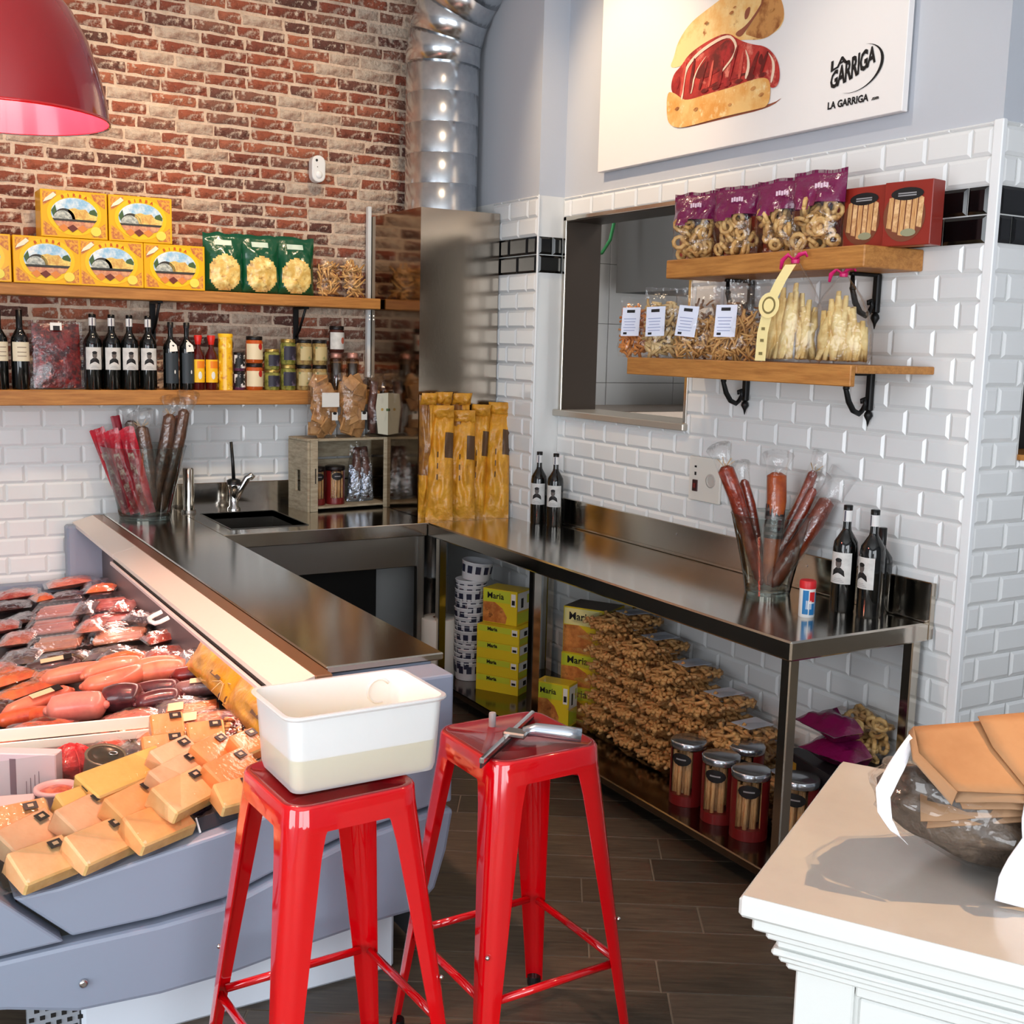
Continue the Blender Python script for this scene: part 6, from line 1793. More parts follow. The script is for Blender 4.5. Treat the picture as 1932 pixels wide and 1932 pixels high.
for k in range(4):
    z = 0.150 - 0.012 * k
    mb = MB()
    o_ = 0.012 * (k % 2)
    sheet(mb, [[(-0.040 + o_ - 0.02 * (k == 2), 0.17, z + 0.05), (0.08, 0.17, z + 0.05), (0.20, 0.17, z + 0.048)], [(-0.052 + o_ - 0.05 * (k > 1), 0.015 + 0.004 * k, z - 0.004 - 0.012 * (k > 1)), (0.06, 0.008 + 0.004 * k, z), (0.19, 0.006, z - 0.002)]], th=0.003, wr=0.003, seed=k)
    top_sheet('kraft_bag', ['folded kraft bag first below the large top one in the bundle', 'folded kraft bag second below the large top one in the bundle', 'folded kraft bag third below the large top one in the bundle', 'lowest folded kraft bag edge in the bundle'][k], 'paper bag', mb, [kraft_d], 'folded kraft bags')
bundle_m = mat('bundle_brown', (92, 78, 66), 0.5, vary=(8, (54, 46, 40), 0.42, 0.62), spots=(11, (150, 122, 96), 0.58, 0.68), bump=(16, 0.9, 0.03))
t = thing('wrapped_bundle', 'film wrapped bundle of brown paper bags lying on its side on the white cabinet', 'bundle', bp(0.03, 0.125, 0.0))
Ml = Matrix.Rotation(math.atan2(Rr.y, Rr.x), 4, 'Z') @ Matrix.Rotation(math.radians(17), 4, 'Y')
obj('papers', MB().ball(0.11, 28, 18, M=Matrix.Translation((0, 0, 0.080)) @ Ml, wob=0.22, seed=3, scale=(1.5, 1.0, 0.60)), bundle_m, t)
obj('film', MB().ball(0.117, 28, 18, M=Matrix.Translation((0, 0, 0.082)) @ Ml, wob=0.25, seed=3, scale=(1.52, 1.02, 0.62)), film('bundle_film', gloss=0.04, rough=0.10, wr=(24, 0.8)), t)
bagw = mat('carrier_white', (240, 240, 244), 0.5, bump=(10, 0.4, 0.03))
cbg = thing('carrier_bag', 'crumpled white plastic carrier bag wrapped around the kraft paper bundle', 'bag', BO)
mb = MB()
sheet(mb, [[(-0.092, 0.13, 0.216), (-0.084, 0.12, 0.206)], [(-0.135, 0.10, 0.172), (-0.117, 0.075, 0.172)], [(-0.165, 0.06, 0.148), (-0.146, 0.045, 0.138)], [(-0.164, 0.05, 0.112), (-0.146, 0.035, 0.105)], [(-0.148, 0.035, 0.088), (-0.135, 0.025, 0.083)], [(-0.128, 0.04, 0.074), (-0.118, 0.025, 0.068)]], th=0.004, wr=0.003)
o = obj('left_side', mb, bagw, cbg); o.location = -BO
mb = MB()
sheet(mb, [[(0.050, 0.01, 0.155), (0.08, -0.015, 0.175), (0.11, 0.0, 0.158), (0.15, -0.02, 0.172), (0.20, -0.005, 0.150)], [(0.040, -0.012, 0.10), (0.075, -0.04, 0.11), (0.11, -0.02, 0.105), (0.15, -0.045, 0.11), (0.21, -0.02, 0.10)], [(0.006, -0.024, 0.045), (0.06, -0.055, 0.055), (0.11, -0.035, 0.055), (0.16, -0.06, 0.06), (0.22, -0.03, 0.05)], [(0.000, -0.03, 0.004), (0.05, -0.065, 0.006), (0.10, -0.045, 0.008), (0.16, -0.075, 0.006), (0.23, -0.04, 0.004)]], th=0.003, wr=0.008, seed=4)
o = obj('right_side', mb, bagw, cbg); o.location = -BO

# ------------------------------------------------------------------ food in the deli case
def deck_rot(rz):
    return Matrix.Rotation(-math.atan(0.12), 4, 'Y') @ Matrix.Rotation(math.radians(rz), 4, 'Z')
lab_blk = mat('black_food_label', (24, 18, 20), 0.5)
crm = mat('label_emblem', (190, 160, 130), 0.5)
cheese_m = [mat('cheese_%d' % i, c, 0.38, 0, 0.5, coat=0.25, vary=(9, c2, 0.4, 0.7), bump=(26, 0.2, 0.01)) for i, (c, c2) in enumerate([((244, 172, 108), (234, 150, 86)), ((248, 190, 134), (240, 166, 106)), ((238, 146, 80), (226, 126, 64)), ((244, 188, 104), (236, 168, 84)), ((238, 186, 146), (224, 158, 118))])]
cut_m = mat('cheese_cut_face', (228, 190, 124), 0.45, vary=(12, (206, 160, 94), 0.4, 0.66))
def cheese(label, x, y, z, ln, rz, mi=0, wide=0.105, th=0.058, tilt=26, sticker=True, sx=0.26, wrap_=False, cat='cheese', group='labelled cheese pieces in the deli case'):
    t = thing('cheese_piece', label, cat, (x, y, z), group=group)
    t.rotation_euler = (Matrix.Rotation(math.radians(rz), 4, 'Z') @ Matrix.Rotation(math.radians(tilt), 4, 'X')).to_euler()
    mb = MB().box((0, 0, 0), (ln, wide, th), 0.005)
    # wedge: lower side thinner
    mb.v = [(vx, vy, vz * (1 + 0.28 * (vy / wide) * 2) + 0.004 * noise.noise(Vector((vx * 9, vy * 9, x * 5)))) for vx, vy, vz in mb.v]
    for i, f in enumerate(mb.f):
        if all(mb.v[k][0] > ln / 2 - 0.010 for k in f) or all(mb.v[k][1] < -wide / 2 + 0.010 for k in f):
            mb.mi[i] = 1
    obj('cheese', mb, [cheese_m[mi], cut_m], t)
    obj('wrapper', MB().box((0, 0, 0), (ln * 1.03, wide * 1.04, th * 1.32), 0.008), clear, t)
    if sticker:
        mb = MB().box((ln * sx, wide * 0.24, th * 0.66 + 0.0015), (0.034, 0.024, 0.0015), 0, mi=0).box((ln * sx, wide * 0.24, th * 0.66 + 0.003), (0.014, 0.010, 0.001), 0, mi=1)
        obj('label', mb, [lab_blk, crm], t, rot=(0.0, 0, 0))
    return t
CH = [(-2.833, 2.885, 0.565, 0.150, 24, 1, 'labelled cream cheese wedge at the left end of the case front edge'),
 (-2.690, 2.900, 0.582, 0.185, 30, 1, 'cream cheese wedge with a black label, middle of the front edge of the case'),
 (-2.555, 2.905, 0.600, 0.170, 26, 0, 'orange cheese wedge with a black label, right one on the front edge of the case'),
 (-2.845, 2.985, 0.595, 0.175, 40, 4, 'greyish wrapped cheese wedge behind the left front wedge'),
 (-2.705, 3.005, 0.615, 0.175, 40, 4, 'tan cheese wedge behind the middle front wedge'),
 (-2.585, 2.995, 0.628, 0.180, 38, 0, 'tan cheese wedge leaning behind the right front wedge'),
 (-2.880, 3.045, 0.612, 0.180, 8, 2, 'long orange cheese block at the left picture edge'),
 (-2.715, 3.060, 0.632, 0.120, 28, 3, 'yellow orange cheese block beside the big yellow cheese bar'),
 (-2.470, 2.960, 0.650, 0.190, 36, 1, 'pale cream cheese wedge lying highest at the right of the case front'),
 (-2.455, 3.060, 0.662, 0.200, 40, 4, 'peach cheese wedge behind the pale cream one'),
 (-2.440, 3.165, 0.672, 0.150, 36, 4, 'small peach cheese piece behind the peach wedge'),
 (-2.345, 3.120, 0.685, 0.135, 38, 2, 'orange cheese piece with a black label near the middle right'),
 (-2.330, 3.010, 0.668, 0.165, 34, 2, 'deep orange cheese wedge behind the left stool leg'),
 (-2.345, 2.915, 0.640, 0.120, 10, 0, 'film wrapped orange cheese wedge at the right front corner of the case'),
 (-2.450, 3.270, 0.668, 0.120, -6, 2, 'orange cheese piece lying flat behind the big yellow bar'),
 (-2.330, 3.270, 0.690, 0.105, -8, 2, 'orange cheese piece beside the nut mix'),
 (-2.405, 3.420, 0.680, 0.095, -6, 2, 'small orange cheese piece next to the pale strip end'),
 (-2.262, 3.105, 0.700, 0.090, 30, 2, 'small orange cheese piece under the stool corner')]
for x, y, z, ln, rz, mi, lb in CH:
    cheese(lb, x, y - 0.04, z, ln, rz, mi, wide=0.10 if ln > 0.13 else 0.078, th=0.052)
cheese('big bar of yellow cheese with pale rind lying across the case front', -2.580, 3.105, 0.640, 0.285, 31, 3, wide=0.10, th=0.082, tilt=12, sticker=False, group=None)
# clamshell trays
tray_film = film('tray_plastic', gloss=0.05, rough=0.08, wr=(26, 0.4), edge=0.5)
meat_pink = mat('sliced_pink_meat', (214, 128, 108), 0.3, coat=0.4, vary=(14, (186, 92, 80), 0.42, 0.64), stretch=(1, 5, 1))
meat_tan = mat('sliced_tan_meat', (206, 140, 104), 0.35, coat=0.3, vary=(14, (178, 104, 78), 0.42, 0.64))
meat_red = mat('sliced_red_meat', (172, 62, 54), 0.3, coat=0.4, vary=(16, (206, 118, 104), 0.45, 0.62))
def tray(label, x, y, rz, m, w=0.225, d=0.165, h=0.062, z=None):
    z = bedz(x) + 0.001 if z is None else z
    t = thing('clear_tray', label, 'tray', (x, y, z), group='clear clamshell meat trays')
    t.rotation_euler = deck_rot(rz).to_euler()
    rr = random.Random(int(abs(x * y) * 1000))
    mb = MB()
    for k in range(6):
        yy = -d * .32 + k * d * .125
        mb.box((rr.uniform(-.008, .008), yy, h * .42 + .003 * rr.random()), (w * .78, d * .20, 0.016), 0.005, M=Matrix.Rotation(0.0, 4, 'Z'))
    mb.v = [(a, b, c + 0.004 * noise.noise(Vector((a * 30, b * 30, x)))) for a, b, c in mb.v]
    obj('slices', mb, m, t)
    mb = MB()
    loft(mb, [(rrect(w / 2 * .86, d / 2 * .84, .015), 0.002), (rrect(w / 2 * .93, d / 2 * .92, .018), h * .5), (rrect(w / 2, d / 2, .02), h * .5), (rrect(w / 2, d / 2, .02), h * .54), (rrect(w / 2 * .92, d / 2 * .90, .018), h * .56), (rrect(w / 2 * .84, d / 2 * .8, .015), h)], cap0=True, cap1=True)
    o = obj('clamshell', mb, tray_film, t); sm_angle(o)
    mb = MB()
    for k in range(9):
        mb.box((-w * .36 + k * w * .09, d * .42, h * .62), (0.008, 0.014, 0.012), 0.002)
    obj('ribs', mb, tray_film, t, kind='stuff')
    return t
TR = [(-2.378, 5.450, meat_pink, 'clear tray of pink slices, left one of the farthest tray row'), (-2.160, 5.390, meat_red, 'clear tray of reddish slices at the right of the farthest tray row'),
      (-2.440, 5.200, meat_pink, 'clear tray of pink slices, left one of the second tray row'), (-2.215, 5.120, meat_red, 'clear tray of red and white slices in the middle of the tray rows'),
      (-2.470, 4.915, meat_tan, 'clear tray of tan slices, left one of the nearest tray row'), (-2.240, 4.840, meat_tan, 'clear tray of tan slices, nearest to the reddish chorizo')]
for k, (x, y, m, lb) in enumerate(TR):
    tray(lb, x, y, -20, m, 0.255 if x > -2.3 else 0.235, 0.225)
# flat packs
def pack(label, x, y, rz, m, w=0.19, d=0.14, th=0.035, up=0.0, film_=True, tilt=0, cat='pack', name='meat_pack', group=None):
    t = thing(name, label, cat, (x, y, bedz(x) + th / 2 + 0.003 + up), group=group)
    R = deck_rot(rz) @ Matrix.Rotation(math.radians(tilt), 4, 'X')
    t.rotation_euler = R.to_euler()
    flat = Matrix(((1, 0, 0, 0), (0, 0, 1, -d / 2), (0, -1, 0, 0), (0, 0, 0, 1))) if False else Matrix(((1, 0, 0, 0), (0, 0, 1, -d / 2), (0, 1, 0, 0), (0, 0, 0, 1)))
    s = int(abs(x * 77 + y * 31) * 10)
    obj('filling', MB().pillow(w * .86, d * .9, th * .85, 10, 10, seed=s, wr=.2, crimp=0.0, pinch=0.0, M=flat @ Matrix.Translation((0, 0, d * .05))), m, t)
    if film_:
        obj('film', MB().pillow(w, d, th, 10, 10, seed=s + 1, wr=.3, pinch=0.0, M=flat), clear_soft, t)
    return t
dkm = mat('dark_meat', (84, 34, 34), 0.35, coat=0.4, vary=(13, (48, 20, 24), 0.42, 0.62), spots=(10, (160, 90, 80), 0.62, 0.74))
org = mat('orange_meat', (226, 116, 60), 0.35, coat=0.3, vary=(12, (198, 84, 46), 0.42, 0.62))
chz = mat('chorizo_meat', (178, 62, 34), 0.35, coat=0.4, vary=(16, (132, 36, 24), 0.42, 0.62), spots=(20, (226, 140, 96), 0.6, 0.7))
orgs = mat('orange_sausage', (226, 96, 52), 0.35, coat=0.35, vary=(12, (190, 62, 38), 0.42, 0.64))
gry = mat('grey_wrapped', (120, 104, 108), 0.3, coat=0.4, vary=(10, (74, 62, 70), 0.42, 0.62))
for x, y, rz, m, w, d, th, up, lb in (
    (-2.52, 5.87, -8, meat_red, 0.24, 0.15, 0.05, 0.02, 'long reddish meat pack against the far end of the case, left'),
    (-2.27, 5.87, -4, meat_pink, 0.24, 0.14, 0.05, 0.03, 'long pink meat pack in the middle of the far end of the case'),
    (-2.145, 5.80, -12, gry, 0.17, 0.2, 0.05, 0.01, 'grey wrapped meat pack in the far right corner of the case'),
    (-2.56, 5.70, -14, dkm, 0.20, 0.15, 0.045, 0.01, 'dark meat pack at the far left of the case'),
    (-2.42, 5.70, 10, org, 0.10, 0.12, 0.045, 0.02, 'small orange pack between dark packs at the far end'),
    (-2.31, 5.68, -24, dkm, 0.16, 0.14, 0.045, 0.01, 'dark meat pack in the middle of the far end'),
    (-2.17, 5.60, -22, org, 0.15, 0.12, 0.05, 0.03, 'bright orange meat pack behind the trays at the far right'),
    (-2.53, 5.46, 0, dkm, 0.13, 0.16, 0.04, 0.0, 'dark red meat pack at the left of the farthest trays'),
    (-2.60, 5.12, -20, meat_pink, 0.15, 0.2, 0.05, 0.0, 'crinkled pink pack at the left of the second tray row'),
    (-2.63, 4.82, -26, gry, 0.16, 0.2, 0.05, 0.0, 'grey and pink crinkled pack at the left of the nearest trays'),
    (-2.12, 4.63, 4, chz, 0.16, 0.14, 0.05, 0.012, 'red orange chorizo pack right of the nearest trays'),
    (-2.16, 4.42, -6, chz, 0.17, 0.13, 0.05, 0.005, 'dark orange dried chorizo pack in front of the trays'),
    (-2.13, 4.25, 4, meat_red, 0.13, 0.14, 0.06, 0.01, 'white veined red meat pack near the rear wall'),
    (-2.13, 4.92, -60, gry, 0.22, 0.09, 0.06, 0.02, 'grey crinkled pack along the rear wall of the case'),
    (-2.70, 4.52, 18, org, 0.20, 0.16, 0.06, 0.01, 'pink and orange block of meat at the left in front of the trays'),
    (-2.69, 4.33, 24, org, 0.26, 0.11, 0.05, 0.01, 'long orange meat pack at the left below the pink block'),
    (-2.30, 4.50, -22, org, 0.22, 0.09, 0.05, 0.0, 'orange meat pack with a tan tag below the trays')):
    pack(lb, x, y, rz, m, w, d, th, up)
for x, y, rz, m, w, d, th, up, lb in (
    (-2.64, 5.38, -10, meat_red, 0.18, 0.16, 0.05, 0.0, 'red meat pack at the left picture edge beside the farthest trays'),
    (-2.30, 5.27, -20, gry, 0.10, 0.22, 0.05, 0.035, 'narrow grey film pack between the first two tray rows'),
    (-2.33, 4.97, -20, meat_pink, 0.12, 0.2, 0.045, 0.03, 'pink film pack wedged between the nearest trays'),
    (-2.14, 5.22, -30, meat_red, 0.12, 0.18, 0.05, 0.02, 'dark red pack between the right hand trays and the rear wall'),
    (-2.50, 4.68, -20, dkm, 0.22, 0.13, 0.05, 0.0, 'dark meat pack in front of the left tan tray'),
    (-2.33, 4.60, -16, gry, 0.20, 0.12, 0.05, 0.0, 'greyish film pack in front of the right tan tray'),
    (-2.72, 4.66, 10, meat_pink, 0.16, 0.18, 0.06, 0.0, 'pink meat block at the left edge behind the orange block'),
    (-2.56, 4.45, 4, org, 0.18, 0.12, 0.06, 0.0, 'orange meat pack behind the long pink sausages'),
    (-2.78, 4.20, 30, dkm, 0.14, 0.16, 0.06, 0.0, 'dark brown pack at the left picture edge below the orange packs'),
    (-2.50, 4.02, -20, org, 0.14, 0.10, 0.05, 0.0, 'orange pack between the mortadella and the blood sausages'),
    (-2.70, 3.88, -20, orgs, 0.24, 0.14, 0.06, 0.0, 'orange red pack lying in front of the mortadella at the left'),
    (-2.42, 3.80, -14, meat_pink, 0.20, 0.11, 0.05, 0.0, 'pale pink pack in front of the blood sausages'),
    (-2.26, 3.80, -14, gry, 0.18, 0.10, 0.05, 0.0, 'grey film pack behind the orange snack sticks'),
    (-2.55, 3.62, -30, orgs, 0.18, 0.14, 0.06, 0.0, 'orange red pack behind the red net bag'),
    (-2.38, 3.54, -12, org, 0.18, 0.12, 0.06, 0.0, 'orange pack between the pale strip and the nut mix'),
    (-2.14, 3.25, 60, org, 0.16, 0.12, 0.06, 0.03, 'orange pack against the rear wall beside the nut mix'),
    (-2.22, 3.02, 40, org, 0.18, 0.14, 0.07, 0.0, 'orange pack in the right front corner of the case behind the stool')):
    pack(lb, x, y, rz, m, w, d, th, up)
# sausages
def sausage(label, x, y, rz, ln, r, m, up=0.0, bend=0.1, film_=False, tag_=False, name='sausage', group=None, taper=0.75):
    t = thing(name, label, 'sausage', (x, y, bedz(x) + r + 0.003 + up), group=group)
    t.rotation_euler = deck_rot(rz).to_euler()
    path = [(-ln / 2 + ln * k / 10, bend * ln * (1 - (2 * k / 10 - 1) ** 2), 0) for k in range(11)]
    rs = [r * (0.35 if k in (0, 10) else taper + (1 - taper) * math.sin(PI * k / 10)) for k in range(11)]
    obj('casing', MB().tube(path, rs, 12), m, t)
    for q in (path[0], path[-1]):
        obj('knot', MB().ball(r * .3, 8, 5, M=Matrix.Translation(q)), m, t)
    if film_:
        obj('film', MB().tube(path, [q * 1.12 for q in rs], 12), clear_soft, t)
    if tag_:
        mb = MB().box((0, 0, 0), (0.085, 0.026, 0.002), 0, mi=0).box((0.055, 0, 0.0), (0.03, 0.032, 0.004), 0, mi=1)
        obj('tag', mb, [mat('tan_tag', (232, 196, 156), 0.6), lab_blk], t, loc=(0.01, -r * .5, r * 1.02), rot=(0.3, 0, 0))
    return t
pinks = mat('pink_sausage', (232, 130, 98), 0.35, coat=0.35, vary=(9, (214, 104, 82), 0.42, 0.66))
morc = mat('blood_sausage', (92, 40, 44), 0.3, coat=0.4, vary=(14, (58, 24, 30), 0.42, 0.62), spots=(24, (140, 84, 84), 0.62, 0.72))
chs = mat('chorizo_casing', (120, 34, 28), 0.3, coat=0.45, vary=(16, (86, 20, 20), 0.42, 0.62))
for x, y, rz, ln, r, m, up, bend, fl_, tg, lb in (
    (-2.655, 4.170, 22, 0.26, 0.034, pinks, 0.0, 0.02, False, True, 'long pink sausage with a tan tag at the left of the case'),
    (-2.500, 4.330, -10, 0.24, 0.036, pinks, 0.02, 0.06, False, False, 'pink sausage behind the curled one'),
    (-2.400, 4.165, 8, 0.23, 0.040, pinks, 0.02, -0.14, False, False, 'curled pink sausage in the middle of the case, front limb'),
    (-2.385, 4.245, 0, 0.22, 0.036, pinks, 0.03, 0.16, False, False, 'curled pink sausage in the middle of the case, rear limb'),
    (-2.235, 4.130, -20, 0.20, 0.040, pinks, 0.015, 0.05, False, False, 'plump pink sausage beside the dark red chorizo'),
    (-2.240, 4.215, -20, 0.19, 0.034, pinks, 0.02, 0.06, False, False, 'pink sausage behind the plump one'),
    (-2.150, 4.010, -24, 0.17, 0.034, chs, 0.02, 0.03, False, False, 'dark red chorizo right of the pink sausages'),
    (-2.165, 3.885, -24, 0.19, 0.032, mat('grey_sausage', (140, 96, 92), 0.35, coat=0.4, vary=(12, (104, 62, 62), 0.42, 0.62)), 0.012, 0.0, True, True, 'film wrapped greyish sausage with a pale tag near the tub'),
    (-2.420, 3.945, -24, 0.14, 0.052, morc, 0.0, 0.05, False, False, 'fat round blood sausage in the middle of the case'),
    (-2.310, 3.875, -10, 0.16, 0.036, morc, 0.0, 0.10, False, False, 'blood sausage in front, right of the fat round one'),
    (-2.295, 3.975, -22, 0.17, 0.034, morc, 0.01, 0.02, False, False, 'blood sausage behind, right of the fat round one'),
    (-2.555, 4.565, -6, 0.20, 0.034, mat('black_sausage', (74, 52, 52), 0.4, coat=0.3), 0.0, 0.0, False, True, 'dark grey sausage with a black tag left of the trays'),
    (-2.715, 4.060, -14, 0.18, 0.030, orgs, 0.0, 0.05, False, False, 'orange red sausage at the left picture edge'),
    (-2.640, 4.030, -34, 0.17, 0.030, orgs, 0.0, -0.05, False, False, 'orange red sausage beside the pink mortadella'),
    (-2.560, 4.105, -30, 0.13, 0.032, orgs, 0.0, 0.05, False, False, 'short orange red sausage behind the pink mortadella')):
    sausage(lb, x, y, rz, ln, r, m, up, bend, fl_, tg)
sausage('large pink mortadella piece with a dark tied end', -2.565, 3.960, -24, 0.19, 0.052, mat('mortadella', (228, 140, 122), 0.35, coat=0.3, vary=(8, (212, 116, 104), 0.4, 0.66)), 0.0, 0.04, False, False, 'mortadella', taper=0.85)
# packs of sticks, nut mix
stk = mat('orange_stick', (226, 134, 76), 0.45, vary=(14, (196, 96, 54), 0.42, 0.62))
for x, y, rz, lb in ((-2.245, 3.70, -16, 'pack of orange snack sticks behind, beside the tub'), (-2.235, 3.575, -16, 'pack of orange snack sticks in front, beside the nut mix'), (-2.400, 3.660, -12, 'pack of pinkish snack sticks right of the pale strips')):
    t = thing('stick_pack', lb, 'pack', (x, y, bedz(x) + 0.03), group='snack stick packs')
    t.rotation_euler = deck_rot(rz).to_euler()
    mb = MB()
    for k in range(7):
        mb.tube([(-0.085, -0.042 + .014 * k, 0.006 * (k % 2)), (0.085, -0.042 + .014 * k, 0.006 * (k % 2))], 0.0085, 6)
        if k < 6:
            mb.tube([(-0.08, -0.035 + .014 * k, 0.016), (0.08, -0.035 + .014 * k, 0.016)], 0.0085, 6)
    obj('sticks', mb, stk, t, kind='stuff')
    obj('film', MB().box((0, 0, 0.005), (0.185, 0.115, 0.05), 0.012), clear_soft, t)
    obj('label', MB().box((-0.05, 0, 0.032), (0.05, 0.075, 0.001), 0), mat('tan_tag'), t)
nm = [mat('nut_brown', (176, 96, 50), 0.5), mat('nut_gold', (216, 150, 84), 0.5), mat('nut_red', (120, 36, 34), 0.45)]
mb = MB()
rr = random.Random(8)
for k in range(220):
    a, q = rr.uniform(0, 2 * PI), math.sqrt(rr.random())
    x, y = 0.10 * q * math.cos(a), 0.12 * q * math.sin(a)
    mb.ball(rr.uniform(.007, .012), 6, 4, rr.randrange(3), Matrix.Translation((x, y, 0.07 * (1 - q * q) * rr.random() + 0.008)), scale=(1.3, .9, .8))
t = thing('nut_mix', 'heap of brown and red nut mix in film beside the cheeses', 'nuts', (-2.205, 3.395, bedz(-2.205) + 0.02))
obj('nuts', mb, nm, t, kind='stuff')
obj('film', MB().ball(0.12, 16, 8, M=Matrix.Translation((0, 0, 0.02)), scale=(1.0, 1.12, 0.62), wob=.15), clear_soft, t)
pack('small crimson pack between the nut mix and the tub', -2.155, 3.50, 10, mat('crimson_pack'), 0.09, 0.08, 0.05, 0.03)
# tubs, cans, cartons at the left front
t = thing('reflection_streak', 'pale cream double strip imitating a glass reflection, cut by the left picture edge', 'rail', (-2.68, 3.60, bedz(-2.7) + 0.022), math.radians(-46 + 38))  # cream strips shaped to imitate the bright reflection in the case glass
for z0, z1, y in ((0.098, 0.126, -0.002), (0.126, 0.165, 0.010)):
    obj('strip', MB().bb((-0.42, y, z0 - 0.05), (0.315 - 0.03 * (y > 0), y + 0.006, z1 - 0.05), 0.002), mat('streak_cream', (252, 244, 224), 0.3, coat=0.3), t)
obj('foot', MB().bb((-0.40, -0.002, -0.045), (0.16, 0.008, 0.05), 0.002), mat('streak_foot', (176, 150, 140), 0.4), t)
cpk = mat('pink_white_carton', (226, 198, 202), 0.5)
t = thing('meat_carton', 'tall pinkish white carton with a grey stripe behind the round tubs', 'box', (-2.80, 3.405, bedz(-2.8) + 0.002), math.radians(-30))
obj('body', MB().box((0, 0, 0.075), (0.20, 0.05, 0.15), 0.003), cpk, t)
mb = MB()
decal(mb, [(-.03, .03), (-.012, .03), (-.012, .135), (-.03, .135)], .0256, 0)
for k in range(4):
    decal(mb, [(.015 + .012 * k, .02), (.017 + .012 * k, .02), (.017 + .012 * k, .07 + .01 * k), (.015 + .012 * k, .07 + .01 * k)], .0256, 1)
obj('print', mb, [mat('print_plum_grey', (140, 106, 116), 0.5), MATS['print_plum_grey']] , t)
t = thing('meat_carton', 'low pinkish carton with a black label at the left picture edge', 'box', (-2.875, 3.235, bedz(-2.87) + 0.002), math.radians(-14))
obj('body', MB().box((0, 0, 0.04), (0.15, 0.11, 0.08), 0.004), cpk, t)
obj('label', MB().box((-0.035, -0.056, 0.045), (0.04, 0.002, 0.035), 0), lab_blk, t)
red_fill = mat('red_filling', (186, 64, 44), 0.35, coat=0.4, vary=(30, (226, 120, 84), 0.45, 0.6))
for x, y, lb in ((-2.735, 3.265, 'round pinkish tub of red filling, rear one of two'), (-2.700, 3.150, 'round pinkish tub of red filling, front one half hidden behind the cheese')):
    t = thing('round_tub', lb, 'tub', (x, y, bedz(x) + 0.003), group='round tubs of red filling')
    obj('wall', MB().lathe([(0.046, 0), (0.056, 0.06), (0.061, 0.064), (0.061, 0.072), (0.050, 0.074), (0.048, 0.062), (0.044, 0.058)], 24, caps=False), mat('pink_plastic', (232, 184, 186), 0.35), t)
    obj('filling', MB().lathe([(0.0005, 0.070), (0.03, 0.068), (0.048, 0.060), (0.046, 0.004), (0.0005, 0.003)], 20), red_fill, t)
canm = mat('grey_tin', (128, 116, 98), 0.35, 0.4)
for x, y, z, lb in ((-2.600, 3.330, 0.05, 'olive grey tin with a ring pull lid, higher one'), (-2.560, 3.245, 0.012, 'olive grey tin with a ring pull lid, lower one nearer the yellow bar')):
    t = thing('food_tin', lb, 'tin', (x, y, bedz(x) + z), group='olive grey food tins', rot=(0.25, 0.1, 0))
    obj('body', MB().lathe([(0.055, 0), (0.056, 0.06), (0.058, 0.064), (0.056, 0.068), (0.050, 0.064)], 26), canm, t)
    obj('lid', MB().lathe([(0.0005, 0.066), (0.034, 0.065), (0.036, 0.0672), (0.050, 0.0645)], 24, caps=False), mat('tin_lid_dark', (84, 74, 64), 0.3, 0.6), t)
    obj('ring_pull', MB().tube([(0.02 + .012 * math.cos(a), .008 * math.sin(a), 0.069) for a in [2 * PI * k / 10 for k in range(11)]], 0.002, 5), chrome, t)
t = thing('white_cup', 'small white paper cup between the round tubs and the olive grey tins', 'cup', (-2.655, 3.235, bedz(-2.655) + 0.002), rot=(0.1, -0.2, 0))
obj('wall', MB().lathe([(0.024, 0), (0.033, 0.07), (0.031, 0.07), (0.022, 0.003)], 18), paper_white, t)
redn = mat('red_net', (206, 36, 40), 0.35, coat=0.3, vary=(26, (160, 16, 24), 0.42, 0.6), spots=(30, (240, 120, 100), 0.64, 0.72), bump=(50, 0.6, 0.01))
t = thing('net_bag', 'bright red netted bag of small sausages behind the round tubs', 'bag', (-2.665, 3.445, bedz(-2.665) + 0.055), 0)
obj('bag', MB().ball(0.066, 18, 12, wob=.3, seed=4, scale=(1.1, .9, .95)), redn, t)
mb = MB()
for k in range(9):
    a = 2 * PI * k / 9
    mb.tube([(0.069 * math.cos(a) * math.sin(th), 0.062 * math.sin(a) * math.sin(th), 0.066 * math.cos(th)) for th in [0.3 + 2.4 * j / 8 for j in range(9)]], 0.0016, 4)
obj('net', mb, mat('net_bright', (244, 60, 60), 0.4), t, kind='stuff')
pack('orange topped pack beside the red net bag', -2.60, 3.46, -10, orgs, 0.12, 0.1, 0.06, 0.03)
pack('purplish grey crinkled pack beside the olive grey tins', -2.49, 3.44, -30, gry, 0.16, 0.14, 0.06, 0.01)
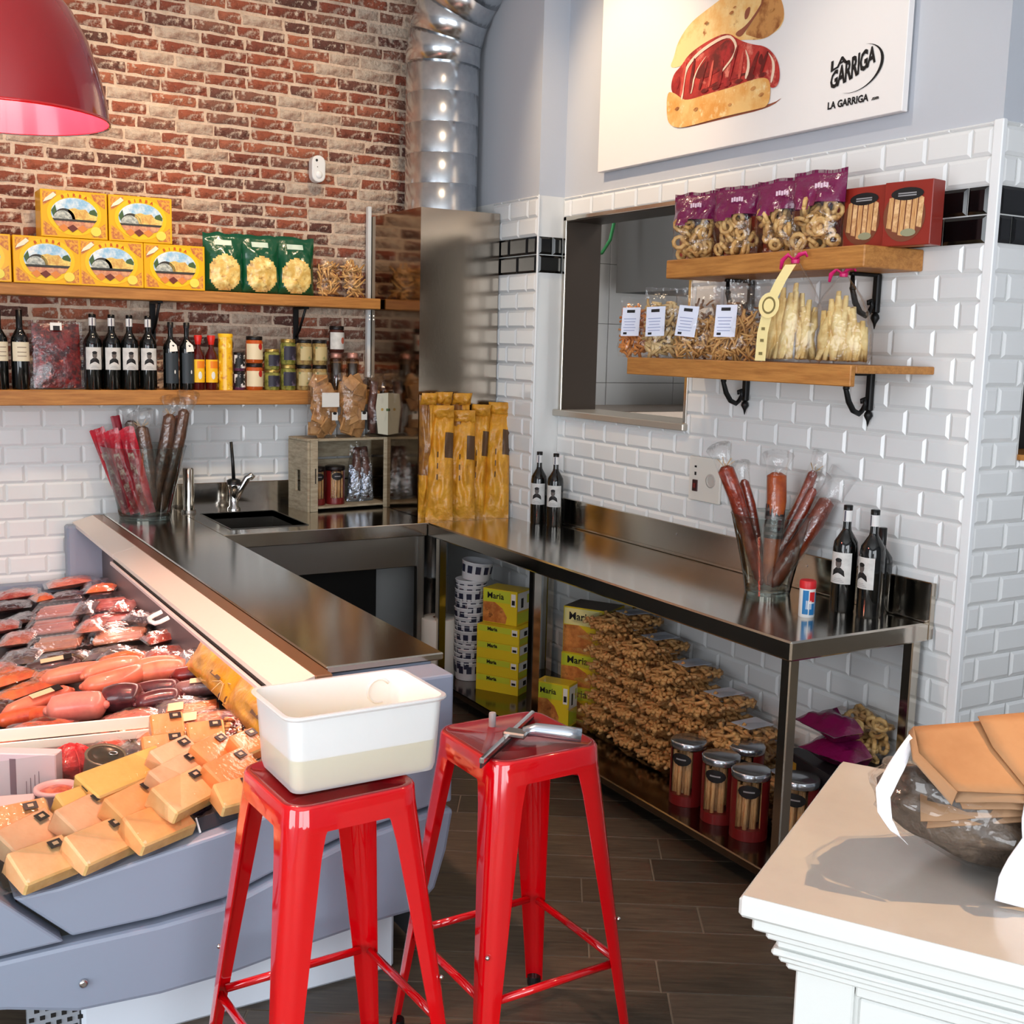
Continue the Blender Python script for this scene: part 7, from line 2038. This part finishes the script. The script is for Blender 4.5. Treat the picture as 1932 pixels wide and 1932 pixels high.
# packs leaning on the rear wall, net knots, scoop
yel = mat('yellow_film_pack', (206, 152, 34), 0.3, coat=0.3, vary=(7, (168, 112, 22), 0.4, 0.66), bump=(18, 0.4, 0.02))
for y, z, ln, lb, m in ((3.80, 0.735, 0.50, 'long yellow wrapped pack leaning under the ledge, far one', yel), (3.36, 0.725, 0.46, 'long yellow wrapped pack under the ledge beside the white tub', yel)):
    t = thing('yellow_pack', lb, 'pack', (-2.135, y, z), group='yellow packs under the ledge', rot=(0, math.radians(-55), 0))
    R = Matrix(((0, 0, 1, 0), (0, 1, 0, 0), (1, 0, 0, 0), (0, 0, 0, 1)))
    obj('wrapper', MB().pillow(0.15, ln, 0.055, 10, 18, seed=int(y * 10), wr=.2, pinch=0.0, M=Matrix(((1, 0, 0, 0), (0, 0, 1, -ln / 2), (0, 1, 0, 0), (0, 0, 0, 1)))), m, t)
    mb = MB().box((-0.02, -ln * .22, 0.030), (0.012, 0.10, 0.001), 0)
    obj('print', mb, must_d, t)
pack('greyish transparent pack leaning on the rear wall beside the yellow packs', -2.125, 4.13, 84, gry, 0.22, 0.09, 0.05, 0.05)
t = thing('tied_net', 'brown netted sausage ends with string knots under the yellow pack', 'sausage', (-2.155, 3.62, 0.655))
for k in range(3):
    obj('end', MB().ball(0.026, 10, 7, M=Matrix.Translation((0.005 * k, -0.05 * k, 0.03 - .008 * k)), wob=.4, seed=k), salami_d, t)
mb = MB()
for k in range(8):
    a = 2 * PI * k / 8
    mb.tube([(0, 0, .055), (0.02 * math.cos(a), 0.02 * math.sin(a), .075), (0.05 * math.cos(a), 0.05 * math.sin(a), .05 + .03 * math.sin(3 * a))], 0.002, 4)
obj('string', mb, mat('twine'), t, kind='stuff')
t = thing('label_holder', 'dark grey angled plate behind the front edge at the right end of the case', 'plate', (-2.375, 2.875, 0.595), math.radians(4), rot=(math.radians(-28), math.radians(-8), math.radians(4)))
obj('plate', MB().bb((-0.075, -0.003, -0.018), (0.10, 0.003, 0.018), 0.002), mat('dark_grey_plate', (46, 50, 56), 0.3), t)
obj('edge', MB().bb((-0.079, -0.004, -0.02), (-0.075, 0.004, 0.02)), white_plastic, t)
pack('pack of dark purple olives at the front right of the case', -2.425, 2.985, 10, mat('purple_olive', (62, 46, 66), 0.25, coat=0.5, vary=(30, (120, 104, 130), 0.5, 0.62)), 0.10, 0.07, 0.05, 0.0)
